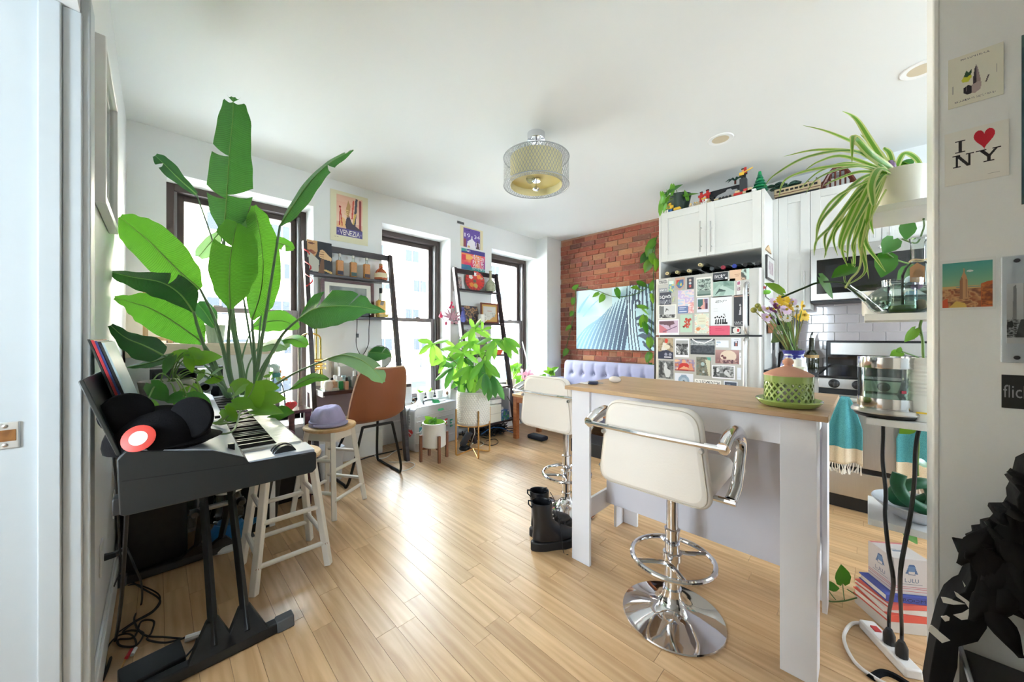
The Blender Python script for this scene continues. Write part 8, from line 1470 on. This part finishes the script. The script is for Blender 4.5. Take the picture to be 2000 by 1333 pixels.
bq=PX(1797,600,XS+.05); bq.z=zb2+.001; bq.y=-.055+0*bq.y; bq=Vector((XS+.12,PX(1793,600,XS+.12).y,zb2+.001)); t=thing('twine_bottle','clear glass bottle tied with twine and a kraft tag on the second shelf','bottle',bq); mk('bottle',B().lathe(bq,[(0,0),(.036,0),(.038,.006),(.038,.13),(.03,.155),(.017,.172),(.017,.235),(.02,.24),(.02,.25)],28),clear,t); mk('twine',B().tube([bq+Vector((.019*math.cos(a),.019*math.sin(a),.176+.002*math.sin(3*a))) for a in [2*math.pi*k/20 for k in range(20)]],.0025,5,closed=True),mat('twine',(206,186,150),.9),t)
mk('tag',B().prism([bq+Vector((-.04,-.012,.1)),bq+Vector((-.04,.02,.1)),bq+Vector((-.034,.02,.15)),bq+Vector((-.03,.004,.165)),bq+Vector((-.034,-.012,.15))],(.003,0,0)),mat('kraft_tag',(176,130,90),.8),t)
for k,(c_,dz,dy) in enumerate((((206,150,206),.095,.004),((150,196,230),.06,.018),((206,140,110),.03,-.006),((190,206,220),.11,.016))): mk('bead',B().ell(bq+Vector((-.01,dy,dz)),(.017,.015,.017),12,8),mat('bead_%d'%k,c_,.2,var=.2),t)
cq=Vector((XS+.17,PX(1712,620,XS+.17).y,zb2+.001)); t=thing('white_candle_jar','short white candle jar behind the teapot on the second shelf','candle',cq); mk('jar',B().lathe(cq,[(0,0),(.036,0),(.038,.01),(.038,.085),(.034,.085),(.033,.07),(0,.068)],28),potw,t)
# kettle etc on the third shelf
kq=Vector((XS+.075,PX(1731,800,XS+.075).y,zc+.001)); t=thing('glass_kettle','steel and glass electric kettle on its base, third white shelf','kettle',kq); kr=.070
mk('power_base',B().lathe(kq,[(0,0),(kr+.004,0),(kr+.01,.008),(kr+.01,.014),(0,.014)],44),blackm,t); mk('base_ring',B().lathe(kq+Vector((0,0,.0141)),[(kr+.016,0),(kr+.017,.004),(kr+.012,.014),(kr*.8,.016)],44),steelh,t)
mk('steel_foot',B().lathe(kq+Vector((0,0,.028)),[(0,0),(kr,0),(kr+.001,.003),(kr,.036),(0,.036)],48),mat('polished_steel',(206,206,206),.14,1,var=.02),t); mk('glass_wall',B().lathe(kq+Vector((0,0,.064)),[(kr-.001,0),(kr-.001,.098),(kr-.004,.098),(kr-.004,0)],48,closed=True),clear,t); mk('water',B().lathe(kq+Vector((0,0,.0645)),[(0,0),(kr-.005,0),(kr-.005,.06),(0,.06)],40),water,t); mk('top_band',B().lathe(kq+Vector((0,0,.162)),[(kr,0),(kr+.001,.002),(kr,.036),(kr-.004,.036),(kr-.004,0)],48,closed=True),bpy.data.materials['polished_steel'],t); mk('lid',B().lathe(kq+Vector((0,0,.192)),[(0,.004),(kr-.006,.004),(kr-.005,0)],40),clearb,t)
mk('red_mark',B().prism([kq+Vector((-.0705*math.cos(a),.0705*math.sin(a),.085)) for a in (.25-.9,.43-.9)]+[kq+Vector((-.0705*math.cos(a),.0705*math.sin(a),.094)) for a in (.43-.9,.25-.9)],(-.0008,0,0)),mat('mark_red',(206,70,90),.5),t)
mk('handle',B().tube(spl([kq+Vector((.06,-.03,.19)),kq+Vector((.11,-.05,.185)),kq+Vector((.115,-.05,.1)),kq+Vector((.065,-.03,.045))],6),.012,10),blackm,t)
vq=Vector((XS+.06,PX(1806,800,XS+.06).y,zc+.001)); t=thing('white_bottle_vase','white ribbed bottle vase with green cutting on the third white shelf','vase',vq); prof=[(0,0),(.034,0),(.036,.008),(.036,.07)]
for k in range(9): prof+=[(.033,.08+.012*k),(.035,.086+.012*k)]
prof+=[(.032,.19),(.028,.2),(.026,.2),(.026,.18),(0,.17)]
mk('vase',B().lathe(vq,prof,32),mat('milk_white',(236,234,226),.25),t); mk('yellow_dash',B().box(vq.x-.0375,vq.y-.004,vq.z+.026,vq.x-.0345,vq.y+.02,vq.z+.031),mat('dash_yellow',(236,196,50),.5),t)
DV=(vq.x+vq.y)/R2; mk('stem',B().tube(spl([vq+Vector((0,0,.17)),PD(1803,690,DV),PD(1802,665,DV),PD(1797,640,DV),PD(1800,626,DV)],5),.0035,6),stemm,t); mk('stem',B().tube([PD(1803,704,DV),PD(1790,697,DV),PD(1762,687,DV)],.0022,5),stemm,t); mk('stem',B().tube([PD(1799,655,DV),PD(1785,652,DV)],.002,5),stemm,t)
for u,v,L,a,m in ((1750,691,24,170,poth),(1777,656,30,115,poth),(1757,683,12,-60,poth)): pothos_leaf(u,v,L,a,DV,t,m)
# hanging cutting leaves behind
t=thing('shelf_pothos','pothos vine hanging from the topmost white shelf before the microwave','plant',PX(1800,425,XS+.18)); DH=1.36
mk('vine',B().tube(spl([PX(1804,428,XS+.18),PD(1805,440,DH),PD(1802,452,DH),PD(1790,475,DH),PD(1762,467,DH)],5),.003,6),vine_m,t); mk('vine',B().tube(spl([PD(1800,525,DH),PD(1780,517,DH),PD(1752,508,DH),PD(1725,490,DH)],5),.0028,6),stemm,t)
for u,v,L,a,m in ((1772,452,36,110,pothd),(1735,482,44,135,pothd),(1728,520,50,115,pothd),(1770,536,44,150,pothd),(1796,383,18,-90,pothd)): pothos_leaf(u,v,L,a,DH,t,m)
# bowl with green knot on the lowest shelf
oq=Vector((XS+.10,PX(1790,975,XS+.1).y,zd+.001)); t=thing('fruit_dish','wide grey white shallow bowl on the lowest white shelf','bowl',oq); mk('bowl',B().lathe(oq,[(0,0),(.045,0),(.075,.02),(.105,.05),(.103,.053),(.07,.026),(0,.012)],40),mat('bowl_speckle',(206,212,222),.35,var=.12,scale=60),t)
gk=mat('green_velvet_clay',(20,92,52),.55,var=.35,scale=25); kp=[]; K0=oq+Vector((0,0,.072))
one('knot_sculpture',B().tube(spl([K0+imgdir(180)*.055+Vector((0,0,.075)),K0+imgdir(180)*.062+Vector((0,0,.04)),K0+imgdir(180)*.05+Vector((-.01,-.01,-.0)),K0+imgdir(0)*.0+Vector((-.02,-.02,-.03)),K0+imgdir(0)*.055+Vector((0,0,-.02)),K0+imgdir(0)*.06+Vector((.01,.01,.025)),K0+imgdir(0)*.01+Vector((.0,.0,.045)),K0+imgdir(180)*.045+Vector((.01,.01,.02)),K0+imgdir(180)*.04+Vector((.02,.02,-.02)),K0+imgdir(0)*.03+Vector((.02,.02,-.03)),K0+imgdir(0)*.08+Vector((.01,.01,.0))],7),.0175,14),gk,'dark green knotted tube sculpture lying in the shallow bowl','sculpture',smooth=80)
t=thing('bottle_vine','pothos cutting hanging in front of the right towel below the third shelf','plant',PX(1795,840,XS+.1)); DB=1.23
mk('vine',B().tube(spl([PD(1790,832,DB),PD(1794,870,DB),PD(1792,910,DB),PD(1793,930,DB)],5),.003,6),stemm,t)
for u,v,L,a,m in ((1768,842,28,160,poth),(1806,906,24,15,pothd),(1777,1040,54,55,pothd)): pothos_leaf(u,v,L,a,DB+(.15 if v>1000 else 0),t,m)
# ---------------------------------------------------------------- boxes, books and power strip on the floor
lulu=(196,188,186); BZ=Vector((1.86,.135,0)); ang=math.radians(14)
def bx3(name,lab,cat,x0,x1,y0,y1,z0,z1,m,rot,bevel=.001): return one(name,B().box(x0,y0,z0,x1,y1,z1).xf(RM(((x0+x1)/2,(y0+y1)/2,0),rot)),m,lab,cat,bevel=bevel)
def at_floor(u,v): return PZ(u,v,0)
c_=at_floor(1764,1245); bx0=c_.x+.06; by0=c_.y
E_=Vector((1.76,.0,0))
R0=math.radians(-54)
book_specs=[(.0,.046,(206,198,190),'cream box at the bottom of the book stack beside the power strip',.19,.16,R0),(.046,.074,(214,86,70),'red and white hardback book above the cream box',.2,.16,R0+.06),(.0745,.094,(224,218,210),'white paperback in the middle of the floor stack',.19,.15,R0-.05),(.0945,.114,(206,90,76),'slim red edged book third from the top of the floor stack',.19,.155,R0+.12),(.1145,.142,(70,84,160),'blue spined book with dark lettering under the cardboard box',.17,.14,R0-.02)]
for z0,z1,c0_,lab,wx,wy_,rot in book_specs:
    cx,cy=2.17,-.085; t=thing('floor_book' if z0>0 else 'floor_box',lab,'book' if z0>0 else 'box',(cx,cy,z0)); M_=RM((cx,cy,0),rot)
    if z0==0: mk('carton',B().box(cx-wx/2,cy-wy_/2,z0+.0005,cx+wx/2,cy+wy_/2,z1).xf(M_),mat('carton_cream',(206,198,190),.7),t,bevel=.002)
    else:
        cm=mat('cover_%d_%d'%(c0_[0],c0_[2]),c0_,.5); mk('page_block',B().box(cx-wx/2+.004,cy-wy_/2+.004,z0+.004,cx+wx/2-.004,cy+wy_/2-.004,z1-.004).xf(M_),mat('book_pages',(228,222,210),.8,var=.08,scale=200,stretch=(1,1,8)),t); mk('cover',B().box(cx-wx/2,cy-wy_/2,z0+.0005,cx+wx/2,cy+wy_/2,z0+.004).box(cx-wx/2,cy-wy_/2,z1-.004,cx+wx/2,cy+wy_/2,z1).box(cx-wx/2,cy-wy_/2,z0+.004,cx+wx/2,cy-wy_/2+.003,z1-.004).xf(M_),cm,t)
        if c0_==(70,84,160): card('spine_print',None,None,M_@Vector((cx-wx/2+.01,cy-wy_/2-.0006,z0+.005)),M_.to_3x3()@Vector((wx-.02,0,0)),(0,0,z1-z0-.01),c0_,[('T','ROOMS',.3,.15,.9,.85,(30,34,70))],nx=60,parent=t,th=.0004)
cx,cy=2.18,-.09; M_=RM((cx,cy,0),math.radians(-54.5)); t=thing('cardboard_box','grey cardboard box with LULU lettering and red stripes on top of the books','box',(cx,cy,.1425)); s=.062; h=.142; zb5=.1425
mk('carton',B().box(cx-s,cy-s,zb5+.0005,cx+s,cy+s,zb5+h).xf(M_),mat('carton_grey',(196,188,186),.7,var=.04),t,bevel=.001); M3=M_.to_3x3()
pr_ops=[('T','LULU',.3,.34,.7,.46,(60,80,110)),('E',.5,.83,.1,.03,(56,86,130)),('R',.4,.66,.6,.82,(90,120,160)),('P',[(.32,.6),(.4,.78),(.42,.6)],(70,96,136)),('P',[(.68,.6),(.6,.78),(.58,.6)],(70,96,136)),('R',.4,.56,.6,.58,(60,80,110)),('R',.2,.28,.8,.3,(120,124,132))]+[('R',0,y,1,y+.012,(176,90,96)) for y in (.04,.08,.12,.16,.2)]
card('side_print',None,None,M_@Vector((cx-s-.0005,cy+s-.002,zb5+.002)),M3@Vector((0,-2*s+.004,0)),(0,0,h-.004),lulu,pr_ops,nx=56,parent=t,th=.0004); card('side_print',None,None,M_@Vector((cx-s+.002,cy-s-.0005,zb5+.002)),M3@Vector((2*s-.004,0,0)),(0,0,h-.004),lulu,pr_ops,nx=56,parent=t,th=.0004)
card('top_print',None,None,M_@Vector((cx-s+.002,cy-s+.002,zb5+h+.0003)),M3@Vector((2*s-.004,0,0)),M3@Vector((0,2*s-.004,0)),(190,182,180),[('R',0,.9,1,1,(190,110,116)),('R',.3,.4,.6,.5,(110,120,140)),('R',.3,.55,.5,.58,(120,124,140))],nx=30,parent=t,th=.0004)
a=at_floor(1692,1228);c=at_floor(1768,1310); d=(c-a); n=Vector((-d.y,d.x,0)).normalized()*.026; t=thing('power_strip','white power strip on the floor with two black plugs','power strip',a)
mk('housing',B().prism([a-n,a+n,c+n+d*.2,c-n+d*.2],(0,0,.035)),mat('strip_white',(226,222,220),.4),t,bevel=.006); mk('rocker_switch',B().prism([a+d*.2-n*.4+Vector((0,0,.035)),a+d*.2+n*.4+Vector((0,0,.035)),a+d*.34+n*.4+Vector((0,0,.035)),a+d*.34-n*.4+Vector((0,0,.035))],(0,0,.005)),mat('switch_red',(190,60,60),.4),t)
mk('white_cord',B().tube(spl([a+Vector((0,0,.018)),at_floor(1664,1222)+Vector((0,0,.006)),at_floor(1648,1250)+Vector((0,0,.006)),at_floor(1668,1295)+Vector((0,0,.006)),at_floor(1705,1326)+Vector((0,0,.006)),at_floor(1740,1345)+Vector((0,0,.006))],8),.006,8),mat('strip_white',(226,222,220),.4),t)
for k,(path,lab) in enumerate((([(1725,810),(1725,850),(1724,900),(1730,960),(1729,1010),(1736,1080),(1745,1140),(1747,1200),(1747,1228)],'left of two thick black cords hanging from the kettle base to the power strip'),([(1808,818),(1795,840),(1788,880),(1786,940),(1779,1000),(1768,1060),(1758,1130),(1757,1190),(1759,1240)],'right of two thick black cords hanging to the power strip'))):
    n_=len(path); pts=[PD(u,v,(1.215 if k==0 else 1.16)+((1.0-.05*k)-(1.215 if k==0 else 1.16))*i/(n_-1)*1.0) for i,(u,v) in enumerate(path)]
    e=a+d*(.62+.3*k)+Vector((0,0,.07)); pts=pts[:-2]+[e+Vector((0,0,.08)),e]
    t=thing('kettle_cable',lab,'cable',pts[-1]); mk('cord',B().tube(spl(pts,5),.0052,8),cabm_,t); mk('plug',B().tube([e+Vector((0,0,.02)),e-Vector((0,0,.0)),e-Vector((0,0,.034))],[.009,.017,.017],10),blackm,t)
t=thing('floor_vine','pothos vine trailing across the floor from the island end','plant',PZ(1660,1170,0)); mk('vine',B().tube(spl([PZ(1612,1170,.02),PZ(1625,1176,.015),PZ(1652,1174,.02),PZ(1680,1168,.03),PZ(1702,1178,.02),PZ(1716,1180,.015)],5),.003,6),vine_m,t); mk('vine',B().tube([PZ(1680,1168,.03),PZ(1655,1152,.06)],.0025,6),vine_m,t)
for u,v,L,a_,D in ((1645,1122,40,-100,1.62),(1628,1147,24,10,1.6),(1695,1156,22,0,1.62)):
    o,bs=pothos_leaf(u,v,L,a_,D,t,pothd); mk('stem',B().tube(bez(PZ(u+4,1172,.02),bs+Vector((0,0,-.02)),bs,n=5),.002,5),vine_m,t)
# ---------------------------------------------------------------- black jacket and dark case at the lower right
jk=mat('jacket_black',(15,15,18),.75,var=.25,scale=14,bump=.4,bs=30,spec=.2)
def jw(u,v,X=1.36): return PX(u,v,X)
t=thing('black_jacket','black ruffled jacket with white print hanging low on the partition','jacket',jw(1960,1100))
out=[(1806,1345),(1822,1250),(1836,1195),(1850,1165),(1868,1150),(1880,1145),(1892,1120),(1888,1075),(1866,1070),(1868,1068),(1905,1075),(1893,1062),(1908,1056),(1906,1044),(1925,1042),(1924,1032),(1945,1028),(1962,1010),(1940,1006),(1942,998),(1972,998),(1980,985),(1978,968),(1985,955),(1974,940),(1990,936),(1998,905),(2030,890),(2080,880),(2080,1220),(2010,1205),(1950,1178),(1926,1180),(1922,1215),(1905,1240),(1868,1250),(1866,1290),(1850,1345)]
b=B(); P=[jw(u,v,1.40) for u,v in out]; N_=len(P)
fr=[jw(u,v,1.40) for u,v in out]
# puffed sheet: front offset towards the room, back near the wall
cen=[Vector((1.40,sum(p.y for p in P)/N_,sum(p.z for p in P)/N_))]
mk('jacket_body',B().prism([Vector((1.37,p.y,p.z)) for p in P[:1]+P[1:]],(.09,0,0)),jk,t,bevel=.02,smooth=60)
rr=random.Random(4)
for k in range(16):
    u=1905+rr.uniform(-10,80); v=1040+rr.uniform(-60,120)+(1990-u)*.6; p0=jw(u,v,1.36); d_=Vector((0,rr.uniform(-.5,.5),-1)).normalized(); mk('cloth_fold',blade([p0,p0+d_*.05+Vector((-.012,0,0)),p0+d_*.12],[.004,.022,.004],(-1,0,.1),.5,.2,nx=3,n=4),jk,t,solid=.004,smooth=80)
for (u0,v0),(u1,v1) in (((1978,940),(1995,925)),((1962,1000),(1985,990)),((1925,1036),(1950,1026)),((1905,1052),(1925,1044)),((1890,1068),(1908,1085)),((1942,1002),(1965,1004))):
    p0=jw(u0,v0,1.36);p1=jw(u1,v1,1.38); d_=(p1-p0); mk('ruffle',blade([p0,p0.lerp(p1,.5)+Vector((-.02,0,0)),p1],[.004,.02,.016],(-1,0,.3),.4,.3,nx=3,n=4),jk,t,solid=.004,smooth=80)
wp=mat('print_white',(206,204,196),.6)
for pts in ([(1838,1168),(1842,1178),(1862,1182),(1886,1181),(1870,1176),(1848,1169)],[(1864,1157),(1874,1163),(1890,1174),(1903,1186),(1905,1200),(1895,1210),(1878,1212),(1862,1202),(1880,1198),(1893,1190),(1885,1178),(1868,1166)],[(1838,1206),(1848,1203),(1855,1207),(1854,1213),(1846,1215)],[(1816,1224),(1820,1223),(1856,1252),(1840,1257),(1812,1232)],[(1880,1136),(1886,1145),(1884,1148)]):
    mk('white_print',B().prism([jw(u,v,1.3685) for u,v in pts][::-1],(.004,0,0)),wp,t,smooth=0)
p0=jw(1866,1255,1.2)
t=thing('dark_case','dark grey case standing under the black jacket at the lower right','case',(1.3,-.5,0)); mk('shell',B().box(1.12,-.17,.0,1.488,-.9,.365),mat('case_charcoal',(56,54,56),.6,var=.1),t,bevel=.012); mk('edge_piping',B().tube([(1.118,-.172,.367),(1.488,-.172,.367)],.005,6),mat('piping_light',(176,180,190),.4),t)
cable('dark_strap','black strap end lying on the floor in front of the jacket',[at_floor(1700,1326),at_floor(1722,1316),at_floor(1745,1322),at_floor(1775,1340)],.012,blackfab,cat='strap')
